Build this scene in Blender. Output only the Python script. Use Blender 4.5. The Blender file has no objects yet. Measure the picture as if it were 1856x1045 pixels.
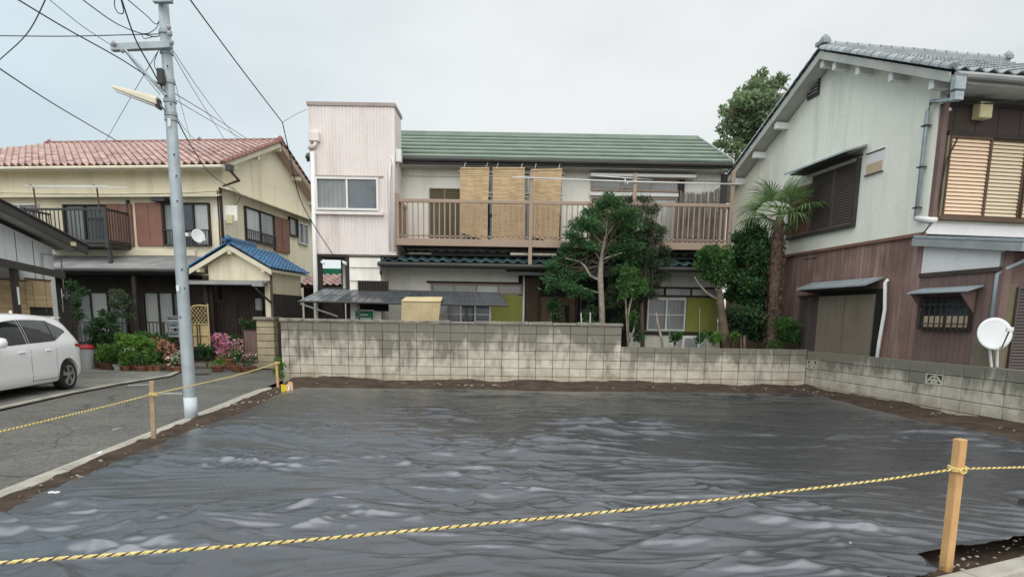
import bpy, bmesh, math, random
import numpy as np
from mathutils import Matrix, Vector
random.seed(7); rng = np.random.default_rng(7)
scene = bpy.context.scene
C = scene.collection
# ------------------------------------------------------------------ camera
F, CX, CY, PIT, ROLL, YAW, EYE = 1151.18, 928.0, 757.55, .1577, .0155, .0078, 1.5
fw = np.array([math.sin(YAW)*math.cos(PIT), math.cos(YAW)*math.cos(PIT), -math.sin(PIT)])
_rt = np.array([math.cos(YAW), -math.sin(YAW), 0.]); _dn = np.cross(fw, _rt)
rt = math.cos(ROLL)*_rt - math.sin(ROLL)*_dn; dn = math.sin(ROLL)*_rt + math.cos(ROLL)*_dn
cam = bpy.data.cameras.new('camera'); co = bpy.data.objects.new('camera', cam); C.objects.link(co)
cam.sensor_width = 36; cam.lens = F/1856*36; cam.shift_y = (CY-522.5)/1856; cam.clip_end = 2000; cam.clip_start = .05
m = Matrix.Identity(4)
for i in range(3):
    m[i][0] = rt[i]; m[i][1] = -dn[i]; m[i][2] = -fw[i]
m[2][3] = EYE
co.matrix_world = m
scene.camera = co
# ------------------------------------------------------------------ world, sun, exposure
SUN_EL, SUN_AZ = math.radians(52), math.radians(182)      # azimuth: clockwise from +Y, so behind the camera
w = bpy.data.worlds.new('World'); scene.world = w; w.use_nodes = True
nt = w.node_tree; N = nt.nodes; L = nt.links; N.clear()
out = N.new('ShaderNodeOutputWorld'); mixs = N.new('ShaderNodeMixShader'); L.new(mixs.outputs[0], out.inputs[0])
sky = N.new('ShaderNodeTexSky'); sky.sky_type = 'NISHITA'; sky.sun_disc = False
sky.sun_elevation = SUN_EL; sky.sun_rotation = SUN_AZ
b1 = N.new('ShaderNodeBackground'); b1.inputs[1].default_value = .1; L.new(sky.outputs[0], b1.inputs[0])
tc = N.new('ShaderNodeTexCoord'); mp = N.new('ShaderNodeMapping'); mp.inputs['Scale'].default_value = (1.1, 1.1, 2.6)
L.new(tc.outputs['Generated'], mp.inputs[0])
nz = N.new('ShaderNodeTexNoise'); nz.inputs['Scale'].default_value = 2.2; nz.inputs['Detail'].default_value = 5; nz.inputs['Roughness'].default_value = .5
L.new(mp.outputs[0], nz.inputs[0])
cr = N.new('ShaderNodeValToRGB'); L.new(nz.outputs[0], cr.inputs[0])
cr.color_ramp.elements[0].position = .3; cr.color_ramp.elements[0].color = (.395, .412, .415, 1)
cr.color_ramp.elements[1].position = .62; cr.color_ramp.elements[1].color = (.475, .488, .485, 1)
b2 = N.new('ShaderNodeBackground'); b2.inputs[1].default_value = 1.0; 
sxy = N.new('ShaderNodeSeparateXYZ'); L.new(tc.outputs['Generated'], sxy.inputs[0])
mr = N.new('ShaderNodeMapRange'); mr.inputs[1].default_value = -.75; mr.inputs[2].default_value = .05; mr.inputs[3].default_value = 1; mr.inputs[4].default_value = 0; mr.interpolation_type = 'SMOOTHSTEP'; L.new(sxy.outputs[0], mr.inputs[0])
mx = N.new('ShaderNodeMix'); mx.data_type = 'RGBA'; mx.blend_type = 'MULTIPLY'; L.new(mr.outputs[0], mx.inputs[0]); L.new(cr.outputs[0], mx.inputs[6]); mx.inputs[7].default_value = (.78, .92, .99, 1)
L.new(mx.outputs[2], b2.inputs[0])
mixs.inputs[0].default_value = .95; L.new(b1.outputs[0], mixs.inputs[1]); L.new(b2.outputs[0], mixs.inputs[2])
sl = bpy.data.lights.new('sun', 'SUN'); sl.energy = 1.5; sl.angle = math.radians(100); sl.color = (1, .97, .92)
so = bpy.data.objects.new('sun', sl); C.objects.link(so)
sd = Vector((math.sin(SUN_AZ)*math.cos(SUN_EL), math.cos(SUN_AZ)*math.cos(SUN_EL), math.sin(SUN_EL)))
so.rotation_euler = sd.to_track_quat('Z', 'Y').to_euler()
vs = scene.view_settings; vs.view_transform = 'Standard'; vs.look = 'None'; vs.gamma = 1; vs.use_curve_mapping = False
vs.exposure = .9

# ------------------------------------------------------------------ helpers
def ray(px, py):
    return fw*F + rt*(px-CX) + dn*(py-CY)
def PX(px, py, Y):                     # point seen at a pixel, at a given distance Y
    d = ray(px, py); t = Y/d[1]; return Vector((d[0]*t, Y, EYE+d[2]*t))
def PG(px, py, z=0.):                  # point of the ground seen at a pixel
    d = ray(px, py); t = (z-EYE)/d[2]; return Vector((d[0]*t, d[1]*t, z))
class Fr:                              # a building's own axes: x along its front, y into depth
    def __init__(s, ox, oy, ang, name=None, label=None, cat=None, group=None):
        s.o = np.array([ox, oy]); s.a = ang; s.c = math.cos(ang); s.s = math.sin(ang)
        s.e = None
        if name: s.e = thing(name, label, cat, (ox, oy, 0), ang, group)
    def loc(s, d, p):
        x, y = p[0]-s.o[0], p[1]-s.o[1]
        return x*s.c+y*s.s, -x*s.s+y*s.c, d[0]*s.c+d[1]*s.s, -d[0]*s.s+d[1]*s.c
    def V(s, px, py, v=0.):
        d = ray(px, py); x, y, dx, dy = s.loc(d, (0, 0)); t = (v-y)/dy; return x+dx*t, EYE+d[2]*t
    def S(s, px, py, u=0.):
        d = ray(px, py); x, y, dx, dy = s.loc(d, (0, 0)); t = (u-x)/dx; return y+dy*t, EYE+d[2]*t
    def W(s, x, y, z=0.):
        return Vector((s.o[0]+x*s.c-y*s.s, s.o[1]+x*s.s+y*s.c, z))
    def RV(s, v, x0, y0, x1, y1):      # pixel box on a plane y=v: s0,s1,t0,t1
        xm, ym = (x0+x1)/2, (y0+y1)/2
        return s.V(x0, ym, v)[0], s.V(x1, ym, v)[0], s.V(xm, y1, v)[1], s.V(xm, y0, v)[1]
def thing(name, label, cat, loc=(0, 0, 0), rotz=0, group=None):
    o = bpy.data.objects.new(name, None); C.objects.link(o); o.location = loc; o.rotation_euler = (0, 0, rotz)
    o.empty_display_size = .2
    o['label'] = label; o['category'] = cat
    if group: o['group'] = group
    return o
def tag(o, label, cat, group=None):
    o['label'] = label; o['category'] = cat
    if group: o['group'] = group
    return o
def front(v=0.): return lambda s, d, t: (s, v-d, t)
def sideL(u=0.): return lambda s, d, t: (u-d, s, t)
def sideR(u=0.): return lambda s, d, t: (u+d, s, t)
ident = lambda x, y, z: (x, y, z)
class MB:
    def __init__(s, mp=ident): s.v = []; s.f = []; s.mp = mp
    def add(s, vs, fs, raw=False):
        n = len(s.v); s.v += [tuple(v) if raw else s.mp(*v) for v in vs]; s.f += [[i+n for i in f] for f in fs]; return s
    def box(s, a0, a1, b0, b1, c0, c1):
        return s.add([(a, b, c) for a in (a0, a1) for b in (b0, b1) for c in (c0, c1)],
                     [[0, 1, 3, 2], [4, 6, 7, 5], [0, 4, 5, 1], [2, 3, 7, 6], [0, 2, 6, 4], [1, 5, 7, 3]])
    def quad(s, a, b, c, d): return s.add([a, b, c, d], [[0, 1, 2, 3]])
    def slab(s, pts, off):             # closed slab: polygon pts moved by off
        n = len(pts); q = [tuple(p[i]+off[i] for i in range(3)) for p in pts]
        return s.add(list(pts)+q, [list(range(n)), list(range(2*n-1, n-1, -1))]+[[i, (i+1) % n, n+(i+1) % n, n+i] for i in range(n)])
    def tube(s, pts, r, n=6, cap=True):
        pts = [Vector(s.mp(*p)) for p in pts]; rs = r if isinstance(r, (list, tuple)) else [r]*len(pts)
        base = len(s.v); up = None
        for i, p in enumerate(pts):
            t = (pts[min(i+1, len(pts)-1)]-pts[max(i-1, 0)]).normalized()
            if up is None: up = Vector((0, 0, 1)) if abs(t.z) < .9 else Vector((1, 0, 0))
            a = t.cross(up)
            if a.length < 1e-4: a = t.orthogonal()
            a.normalize(); b = t.cross(a).normalized(); up = -b
            for k in range(n):
                an = 2*math.pi*k/n; s.v.append(tuple(p+(a*math.cos(an)+b*math.sin(an))*rs[i]))
        for i in range(len(pts)-1):
            for k in range(n):
                s.f.append([base+i*n+k, base+i*n+(k+1) % n, base+(i+1)*n+(k+1) % n, base+(i+1)*n+k])
        if cap:
            s.f.append([base+k for k in range(n)][::-1]); s.f.append([base+(len(pts)-1)*n+k for k in range(n)])
        return s
    def lathe(s, prof, n=16, c=(0, 0, 0)):
        base = len(s.v)
        for r, z in prof:
            for k in range(n):
                an = 2*math.pi*k/n; s.v.append((c[0]+r*math.cos(an), c[1]+r*math.sin(an), c[2]+z))
        for i in range(len(prof)-1):
            for k in range(n):
                s.f.append([base+i*n+k, base+i*n+(k+1) % n, base+(i+1)*n+(k+1) % n, base+(i+1)*n+k])
        s.f.append([base+k for k in range(n)][::-1]); s.f.append([base+(len(prof)-1)*n+k for k in range(n)])
        return s
    def mesh(s, name, mat, smooth=False, bevel=0):
        me = bpy.data.meshes.new(name); me.from_pydata(s.v, [], s.f)
        bm = bmesh.new(); bm.from_mesh(me); bmesh.ops.recalc_face_normals(bm, faces=bm.faces)
        if bevel: bmesh.ops.bevel(bm, geom=[e for e in bm.edges if len(e.link_faces) == 2 and e.calc_face_angle(0) > .7], offset=bevel, segments=1, affect='EDGES')
        bm.to_mesh(me); bm.free()
        if mat: me.materials.append(mat)
        if smooth: me.shade_smooth()
        return me
    def build(s, name, mat, parent=None, smooth=False, bevel=0, label=None, kind=None):
        return put(name, s.mesh(name, mat, smooth, bevel), parent, label=label, kind=kind)
def put(name, me, parent=None, mat4=None, label=None, kind=None):
    o = bpy.data.objects.new(name, me); C.objects.link(o)
    if parent: o.parent = parent
    if mat4 is not None: o.matrix_local = mat4
    if label: o['label'] = label
    if kind: o['kind'] = kind
    return o
def npmesh(name, verts, faces, mat, smooth=False):
    me = bpy.data.meshes.new(name); verts = np.asarray(verts, dtype=np.float32); faces = np.asarray(faces, dtype=np.int32)
    k = faces.shape[1]
    me.vertices.add(len(verts)); me.vertices.foreach_set('co', verts.ravel())
    me.loops.add(faces.size); me.loops.foreach_set('vertex_index', faces.ravel())
    me.polygons.add(len(faces)); me.polygons.foreach_set('loop_start', np.arange(0, faces.size, k, dtype=np.int32))
    me.update(calc_edges=True); me.validate()
    if mat: me.materials.append(mat)
    if smooth: me.shade_smooth()
    return me
_T = np.random.default_rng(3).random((256, 256))
def vn(x, y, seed=0):
    x = x+seed*17.31; y = y+seed*9.77
    xi = np.floor(x).astype(int); yi = np.floor(y).astype(int); fx = x-xi; fy = y-yi
    fx = fx*fx*fx*(fx*(fx*6-15)+10); fy = fy*fy*fy*(fy*(fy*6-15)+10)
    g = lambda a, b: _T[a & 255, b & 255]
    return (g(xi, yi)*(1-fx)+g(xi+1, yi)*fx)*(1-fy)+(g(xi, yi+1)*(1-fx)+g(xi+1, yi+1)*fx)*fy

# ------------------------------------------------------------------ materials
def M(name, col, rough=.7, col2=None, scale=2., amount=.5, streak=None, sa=.5, sscale=3., bump=.15, bscale=60., spec=.4, metal=0, rnd=0., fold=None, coat=0, grain=None, isl=0., fine=.12):
    mt = bpy.data.materials.new(name); mt.use_nodes = True; nt = mt.node_tree; N = nt.nodes; L = nt.links
    bs = N['Principled BSDF']; bs.inputs['Roughness'].default_value = rough; bs.inputs['Metallic'].default_value = metal
    bs.inputs['Specular IOR Level'].default_value = spec; bs.inputs['Coat Weight'].default_value = coat
    ge = N.new('ShaderNodeNewGeometry'); pos = ge.outputs['Position']
    def noise(sc, det=4, vec=pos, ro=.6):
        n = N.new('ShaderNodeTexNoise'); n.inputs['Scale'].default_value = sc; n.inputs['Detail'].default_value = det; n.inputs['Roughness'].default_value = ro
        L.new(vec, n.inputs['Vector']); return n.outputs['Fac']
    def ramp(fac, a, b, lo=0., hi=1.):
        r = N.new('ShaderNodeMapRange'); r.inputs[1].default_value = a; r.inputs[2].default_value = b; r.inputs[3].default_value = lo; r.inputs[4].default_value = hi
        L.new(fac, r.inputs[0]); return r.outputs[0]
    def mix(fac, a, b, mode='MIX'):
        x = N.new('ShaderNodeMix'); x.data_type = 'RGBA'; x.blend_type = mode
        if hasattr(fac, 'links') or hasattr(fac, 'is_linked'): L.new(fac, x.inputs[0])
        else: x.inputs[0].default_value = fac
        for i, q in ((6, a), (7, b)):
            if isinstance(q, tuple): x.inputs[i].default_value = (*q, 1)
            else: L.new(q, x.inputs[i])
        return x.outputs[2]
    def vec(scale, rot=(0, 0, 0)):
        mpn = N.new('ShaderNodeMapping'); mpn.inputs['Scale'].default_value = scale; mpn.inputs['Rotation'].default_value = rot
        L.new(pos, mpn.inputs[0]); return mpn.outputs[0]
    c2 = col2 or tuple(x*.72 for x in col)
    c = mix(ramp(noise(scale, 5), .35, .68, 0, amount*2 if amount < .5 else 1), col, c2)
    if fine:
        c = mix(ramp(noise(scale*14, 3), .3, .7, 0, fine), c, tuple(x*.45 for x in col))
    if streak:
        c = mix(ramp(noise(sscale, 4, vec((1, 1, .12))), .5, .72, 0, sa), c, streak)
    if grain:
        c = mix(ramp(noise(1, 3, vec(grain)), .35, .7, 0, .35), c, tuple(x*.55 for x in col))
    if fold:
        wv = N.new('ShaderNodeTexWave'); wv.inputs['Scale'].default_value = fold; wv.inputs['Distortion'].default_value = 2.5; wv.inputs['Detail'].default_value = 2
        L.new(vec((1, .6, .04)), wv.inputs[0]); c = mix(ramp(wv.outputs['Fac'], 0, 1, 0, .5), c, tuple(x*.5 for x in col))
    if rnd:
        oi = N.new('ShaderNodeObjectInfo'); r = ramp(oi.outputs['Random'], 0, 1, 1-rnd, 1+rnd*.6)
        cm = N.new('ShaderNodeCombineColor'); [L.new(r, cm.inputs[i]) for i in range(3)]; c = mix(1., c, cm.outputs[0], 'MULTIPLY')
    if isl:
        r = ramp(ge.outputs['Random Per Island'], 0, 1, 1-isl, 1+isl*.8)
        cm = N.new('ShaderNodeCombineColor'); [L.new(r, cm.inputs[i]) for i in range(3)]; c = mix(1., c, cm.outputs[0], 'MULTIPLY')
    L.new(c, bs.inputs['Base Color'])
    if bump:
        b = N.new('ShaderNodeBump'); b.inputs['Strength'].default_value = bump; b.inputs['Distance'].default_value = .01
        L.new(noise(bscale, 3), b.inputs['Height']); L.new(b.outputs[0], bs.inputs['Normal'])
    mt['h'] = 1
    return mt
def leafmat(name, col, col2, trans=.35, rough=.5):
    mt = M(name, col, rough, col2, scale=1.5, amount=.6, bump=0, isl=.45, spec=.35, fine=0)
    nt = mt.node_tree; N = nt.nodes; L = nt.links; bs = N['Principled BSDF']
    tr = N.new('ShaderNodeBsdfTranslucent'); ms = N.new('ShaderNodeMixShader'); ms.inputs[0].default_value = trans
    src = bs.inputs['Base Color'].links[0].from_socket; L.new(src, tr.inputs[0])
    L.new(bs.outputs[0], ms.inputs[1]); L.new(tr.outputs[0], ms.inputs[2]); L.new(ms.outputs[0], N['Material Output'].inputs[0])
    return mt
m_soil = M('soil', (.085, .06, .045), .95, (.04, .028, .021), 3, .6, bump=.9, bscale=30, spec=.2)
m_soil2 = M('garden_soil', (.06, .055, .03), .95, (.03, .03, .02), 3, .6, bump=.9, bscale=30)
m_asph = M('asphalt', (.165, .16, .145), .85, (.11, .107, .098), 1.1, .6, bump=.7, bscale=120, fine=.5)
m_conc = M('concrete', (.50, .47, .40), .85, (.30, .285, .24), 2.5, .6, bump=.5, bscale=50, fine=.3)
m_drive = M('driveway', (.27, .27, .24), .85, (.13, .14, .12), 1.2, .6, bump=.4, bscale=50, fine=.3)
m_mortar = M('mortar', (.07, .062, .05), .95, (.045, .04, .032), 3, .6, bump=.4)
def blockmat(name, topz):
    mt = M(name, (.66, .61, .50), .9, (.50, .46, .38), 4, .6, bump=.5, bscale=55, rnd=.11, fine=.3, spec=.2)
    nt = mt.node_tree; N = nt.nodes; L = nt.links; bs = N['Principled BSDF']
    src = bs.inputs['Base Color'].links[0].from_socket
    ge = N.new('ShaderNodeNewGeometry'); sx = N.new('ShaderNodeSeparateXYZ'); L.new(ge.outputs['Position'], sx.inputs[0])
    mpn = N.new('ShaderNodeMapping'); mpn.inputs['Scale'].default_value = (1, 1, .35); L.new(ge.outputs['Position'], mpn.inputs[0])
    nz = N.new('ShaderNodeTexNoise'); nz.inputs['Scale'].default_value = 3.6; nz.inputs['Detail'].default_value = 6; nz.inputs['Roughness'].default_value = .72; L.new(mpn.outputs[0], nz.inputs[0])
    oi = N.new('ShaderNodeObjectInfo')
    def rg(s, a, b, lo, hi):
        r = N.new('ShaderNodeMapRange'); r.inputs[1].default_value = a; r.inputs[2].default_value = b; r.inputs[3].default_value = lo; r.inputs[4].default_value = hi; L.new(s, r.inputs[0]); return r.outputs[0]
    def ma(op, a, b):
        x = N.new('ShaderNodeMath'); x.operation = op; L.new(a, x.inputs[0])
        if isinstance(b, float): x.inputs[1].default_value = b
        else: L.new(b, x.inputs[1])
        return x.outputs[0]
    g = rg(sx.outputs[2], topz-(1.0 if topz > 1 else .62), topz, -.10, .30)              # weathering runs down from the coping
    nzb = N.new('ShaderNodeTexNoise'); nzb.inputs['Scale'].default_value = 1.5; nzb.inputs['Detail'].default_value = 3; L.new(ge.outputs['Position'], nzb.inputs[0])
    st = rg(ma('ADD', ma('ADD', ma('ADD', nz.outputs[0], rg(nzb.outputs[0], .3, .7, -.12, .12)), g), rg(oi.outputs['Random'], 0, 1, -.06, .06)), .43, .68, 0, .92)
    x = N.new('ShaderNodeMix'); x.data_type = 'RGBA'; L.new(st, x.inputs[0]); L.new(src, x.inputs[6]); x.inputs[7].default_value = (.175, .165, .135, 1)
    nz2 = N.new('ShaderNodeTexNoise'); nz2.inputs['Scale'].default_value = 2.; nz2.inputs['Detail'].default_value = 4; L.new(ge.outputs['Position'], nz2.inputs[0])
    low = rg(ma('ADD', nz2.outputs[0], rg(sx.outputs[2], -.1, .35, .25, -.2)), .45, .75, 0, .7)
    y = N.new('ShaderNodeMix'); y.data_type = 'RGBA'; L.new(low, y.inputs[0]); L.new(x.outputs[2], y.inputs[6]); y.inputs[7].default_value = (.36, .29, .20, 1)
    L.new(y.outputs[2], bs.inputs['Base Color']); return mt
m_blockH = blockmat('block_tall', 1.32); m_blockL = blockmat('block_low', .83)
m_cap = M('coping', (.30, .28, .24), .9, (.15, .14, .12), 5, .6, bump=.6, bscale=40)
m_cream = M('cream_stucco', (.85, .775, .59), .85, (.81, .735, .55), 1.2, .5, streak=(.52, .45, .34), sa=.6, sscale=2.2, bump=.3)
m_whites = M('white_stucco', (.88, .87, .80), .85, (.82, .81, .74), 1.2, .5, streak=(.5, .48, .42), sa=.6, sscale=2, bump=.3)
m_pale = M('pale_green_stucco', (.86, .85, .755), .85, (.81, .80, .71), .8, .5, streak=(.48, .49, .43), sa=.6, sscale=1.8, bump=.3)
m_palew = M('offwhite_panel', (.78, .76, .76), .7, (.7, .68, .68), 1, .4, streak=(.5, .5, .5), sa=.2)
m_pink = M('pink_metal', (.80, .73, .70), .55, (.75, .68, .65), 1.2, .5, streak=(.52, .44, .40), sa=.6, sscale=2.4, bump=.05)
m_pinktrim = M('mauve_trim', (.42, .34, .31), .6, bump=.05)
m_green = M('green_shingle', (.25, .315, .26), .6, (.18, .235, .19), 1.5, .5, bump=.3, bscale=80, rnd=.08)
m_brownm = M('bronze_metal', (.36, .265, .20), .5, (.31, .225, .17), 1, .4, bump=.05)
m_darkm = M('dark_metal', (.05, .047, .045), .5, bump=.05)
m_darkw = M('dark_wood', (.045, .032, .026), .75, (.025, .02, .017), 2, .5, grain=(20, 20, 1.5), bump=.3)
m_woodb = M('brown_wood', (.13, .08, .05), .7, (.08, .05, .03), 2, .5, grain=(20, 20, 1.5), bump=.2)
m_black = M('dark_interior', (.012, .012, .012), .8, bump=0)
m_teal = M('teal_tile', (.13, .22, .24), .3, (.09, .155, .17), 3, .5, bump=.05, spec=.6, rnd=.2)
m_blue = M('blue_tile', (.012, .12, .27), .42, (.015, .085, .19), 4, .5, bump=.05, spec=.6, rnd=.3)
m_redt = M('red_tile', (.60, .43, .39), .6, (.42, .27, .24), 3, .5, bump=.1, rnd=.35, streak=(.62, .5, .47), sa=.4)
m_redr = M('red_ridge', (.27, .125, .10), .65, (.2, .09, .075), 3, .5, bump=.1)
m_greyt = M('grey_tile', (.40, .43, .44), .4, (.27, .30, .31), 3, .5, bump=.1, rnd=.3, spec=.6)
m_slate = M('grey_slate', (.34, .345, .34), .7, (.2, .2, .195), 2, .5, grain=(2, 2, 20), bump=.2, rnd=.1)
m_ply = M('grey_cladding', (.80, .83, .85), .6, (.72, .75, .77), 1, .4, streak=(.3, .3, .3), sa=.25, sscale=2)
m_soff = M('soffit', (.52, .52, .48), .8, bump=.1)
m_fasc = M('cream_board', (.74, .69, .54), .7, (.6, .55, .42), 2, .4)
m_whitep = M('white_paint', (.78, .78, .76), .5, (.68, .68, .66), 2, .4, bump=.05)
m_alu = M('aluminium', (.62, .63, .63), .35, metal=.6, bump=0)
m_galv = M('galvanised_steel', (.40, .455, .48), .5, (.29, .34, .37), 5, .6, metal=.25, bump=.1, bscale=30, streak=(.55, .6, .62), sa=.4)
m_grey = M('grey_plastic', (.36, .37, .37), .5, bump=0)
m_ivory = M('ivory_plastic', (.74, .66, .38), .5, bump=0)
m_olive = M('olive_board', (.27, .29, .055), .7, (.22, .235, .05), 1.5, .5, streak=(.16, .17, .05), sa=.4)
m_glass = M('dark_glass', (.03, .035, .04), .06, (.05, .055, .06), 1, .5, bump=.03, bscale=2, spec=.8, fine=0)
m_gframe = M('frosted_glass', (.24, .26, .26), .2, (.16, .18, .18), 1.5, .6, bump=0, spec=.6, fold=3, fine=0)
m_curt = M('curtain_glass', (.50, .52, .50), .2, (.38, .40, .39), 1.2, .5, bump=0, spec=.6, fold=5, fine=0)
m_curtd = M('dim_curtain_glass', (.26, .28, .28), .15, (.14, .155, .155), 1.2, .5, bump=0, spec=.6, fold=4, fine=0)
m_bluegl = M('blueish_glass', (.06, .085, .11), .08, (.03, .04, .05), 1.2, .5, bump=.03, bscale=2, spec=.8, fine=0)
m_shut = M('tan_shutter', (.60, .46, .32), .55, (.52, .39, .27), 1, .4, bump=.05)
m_shutp = M('peach_shutter', (.84, .63, .45), .55, (.78, .56, .39), 1, .4, bump=.05)
m_shuto = M('sand_shutter', (.74, .62, .45), .55, (.66, .54, .38), 1, .4, bump=.05)
m_shutb = M('brown_shutter', (.115, .09, .085), .55, (.085, .07, .065), 1, .4, bump=.05)
m_shutg = M('khaki_shutter', (.20, .17, .10), .55, bump=.05)
m_redb = M('redbrown_panel', (.25, .125, .09), .7, (.19, .09, .07), 1.5, .5, streak=(.12, .06, .05), sa=.4, bump=.1)
m_side = M('maroon_siding', (.31, .195, .165), .8, (.17, .098, .08), 1.0, .6, streak=(.46, .34, .31), sa=.7, sscale=6, grain=(14, 14, .6), bump=.3, rnd=.18)
m_side2 = M('maroon_siding_plain', (.215, .14, .125), .8, (.15, .098, .088), 1.3, .6, grain=(14, 14, .6), bump=.3, rnd=.1)
m_beam = M('dark_brown_board', (.07, .05, .045), .75, (.05, .035, .03), 1.5, .5, grain=(6, 6, 6), bump=.2)
m_door = M('taupe_board', (.21, .175, .13), .75, (.17, .14, .10), 1.5, .5, grain=(6, 6, .8), bump=.2)
m_stake = M('pine_stake', (.68, .41, .18), .7, (.56, .31, .13), 6, .5, grain=(60, 60, 2.5), bump=.2, rnd=.1)
m_stakeo = M('grey_stake', (.46, .34, .22), .75, (.34, .25, .17), 8, .5, grain=(60, 60, 2.5), bump=.2)
m_ropey = M('yellow_rope', (.80, .68, .32), .6, (.65, .47, .12), 30, .5, bump=0)
m_ropeb = M('black_rope', (.05, .045, .035), .6, bump=0)
m_bamb = M('bamboo_blind', (.74, .55, .33), .75, (.60, .42, .235), 6, .5, isl=.16, grain=(1.5, 1.5, 45), bump=.5, bscale=70, fine=.3)
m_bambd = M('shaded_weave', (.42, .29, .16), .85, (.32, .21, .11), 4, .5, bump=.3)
m_bambl = M('pale_bamboo', (.72, .60, .36), .75, (.62, .49, .27), 2.5, .5, grain=(1.5, 1.5, 45), bump=.5, bscale=70, fine=.3)
m_reed = M('weathered_reed', (.27, .24, .22), .85, (.14, .12, .11), 3, .6, grain=(60, 60, 1), bump=.5, isl=.4)
m_lattice = M('bamboo_yellow', (.56, .44, .22), .7, bump=.2)
m_poly = M('grey_polycarbonate', (.10, .11, .12), .15, (.06, .065, .07), 1.2, .6, bump=.05, bscale=8, spec=.8, fine=0)
m_clear = M('streaky_plastic', (.30, .32, .33), .15, (.10, .11, .12), 2, .5, bump=.1, bscale=10, spec=.8)
m_signg = M('sign_green', (.0, .20, .10), .5, bump=0, fine=0)
m_pot = M('terracotta', (.27, .12, .07), .85, (.18, .08, .05), 5, .5, bump=.2, rnd=.3)
m_potw = M('white_pot', (.55, .54, .5), .7, (.4, .4, .36), 5, .5, bump=.1)
m_bin = M('bin_plastic', (.50, .52, .53), .5, (.4, .42, .43), 3, .4, bump=0)
m_redpl = M('red_plastic', (.42, .03, .03), .4, bump=0)
m_bark = M('brown_bark', (.17, .13, .09), .9, (.09, .065, .045), 8, .6, bump=.9, bscale=25, grain=(12, 12, 2))
m_barkp = M('pale_bark', (.40, .35, .28), .9, (.20, .165, .13), 9, .6, bump=.6, bscale=25, grain=(12, 12, 2))
m_fiber = M('palm_fibre', (.15, .10, .075), .95, (.07, .045, .035), 10, .6, bump=.8, bscale=40, isl=.3)
m_conif = leafmat('conifer_leaf', (.09, .205, .07), (.04, .105, .038), .3)
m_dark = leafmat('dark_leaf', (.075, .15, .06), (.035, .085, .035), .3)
m_olivel = leafmat('olive_leaf', (.10, .145, .075), (.055, .085, .045), .3)
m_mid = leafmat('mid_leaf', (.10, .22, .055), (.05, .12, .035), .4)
m_bright = leafmat('bright_leaf', (.20, .36, .07), (.10, .23, .05), .45)
m_palm = leafmat('palm_leaf', (.22, .33, .13), (.13, .22, .08), .3, .4)
m_far = leafmat('far_leaf', (.27, .35, .19), (.17, .24, .12), .35)
m_pinkf = leafmat('pink_petal', (.75, .22, .38), (.70, .38, .48), .4)
m_redf = leafmat('coral_petal', (.62, .20, .14), (.55, .30, .24), .4)
m_whitef = leafmat('white_petal', (.8, .8, .72), (.7, .7, .5), .4)
m_orf = leafmat('orange_petal', (.70, .33, .06), (.6, .38, .1), .4)
m_car = M('white_car_paint', (.82, .83, .84), .25, (.82, .83, .84), 1, 0, bump=0, coat=.6, fine=0)
m_cglass = M('car_glass', (.012, .014, .016), .04, (.012, .014, .016), 1, 0, bump=0, spec=.8, fine=0)
m_tyre = M('tyre_rubber', (.018, .018, .018), .8, bump=.1)
m_rim = M('rim_alloy', (.5, .5, .52), .3, metal=.8, bump=0, fine=0)
m_lampred = M('tail_lamp', (.4, .015, .015), .15, bump=0, spec=.8, fine=0)
m_wire = M('wire_black', (.03, .03, .032), .6, bump=0)
m_wireg = M('wire_grey', (.16, .17, .19), .6, bump=0)
m_stone = M('pale_stone', (.30, .27, .23), .9, (.3, .28, .25), 20, .5, bump=.4, rnd=.4)
m_yel = M('yellow_plate', (.80, .58, .03), .5, bump=0)
m_orange = M('orange_plate', (.75, .38, .16), .5, (.7, .5, .38), 14, .6, bump=0)
m_dish = M('dish_white', (.75, .77, .78), .4, (.66, .68, .69), 2, .4, bump=0)

def asphalt(mt):
    nt = mt.node_tree; N = nt.nodes; L = nt.links; bs = N['Principled BSDF']; src = bs.inputs['Base Color'].links[0].from_socket
    ge = N.new('ShaderNodeNewGeometry')
    n0 = N.new('ShaderNodeTexNoise'); n0.inputs['Scale'].default_value = 1.3; n0.inputs['Detail'].default_value = 4; L.new(ge.outputs['Position'], n0.inputs[0])
    ad = N.new('ShaderNodeMix'); ad.data_type = 'RGBA'; ad.blend_type = 'ADD'; ad.inputs[0].default_value = .55; L.new(ge.outputs['Position'], ad.inputs[6]); L.new(n0.outputs['Color'], ad.inputs[7])
    vo = N.new('ShaderNodeTexVoronoi'); vo.feature = 'DISTANCE_TO_EDGE'; vo.inputs['Scale'].default_value = .55; L.new(ad.outputs[2], vo.inputs[0])
    mr = N.new('ShaderNodeMapRange'); mr.inputs[1].default_value = .0; mr.inputs[2].default_value = .012; mr.inputs[3].default_value = .75; mr.inputs[4].default_value = 0; L.new(vo.outputs['Distance'], mr.inputs[0])
    x = N.new('ShaderNodeMix'); x.data_type = 'RGBA'; L.new(mr.outputs[0], x.inputs[0]); L.new(src, x.inputs[6]); x.inputs[7].default_value = (.03, .03, .028, 1)
    v2 = N.new('ShaderNodeTexVoronoi'); v2.inputs['Scale'].default_value = 38; L.new(ge.outputs['Position'], v2.inputs[0])
    m2 = N.new('ShaderNodeMapRange'); m2.inputs[1].default_value = 0; m2.inputs[2].default_value = 1; m2.inputs[3].default_value = .62; m2.inputs[4].default_value = 1.45; L.new(v2.outputs['Color'], m2.inputs[0])
    y = N.new('ShaderNodeMix'); y.data_type = 'RGBA'; y.blend_type = 'MULTIPLY'; y.inputs[0].default_value = 1; L.new(x.outputs[2], y.inputs[6]); L.new(m2.outputs[0], y.inputs[7])
    L.new(y.outputs[2], bs.inputs['Base Color'])
asphalt(m_asph)
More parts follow.
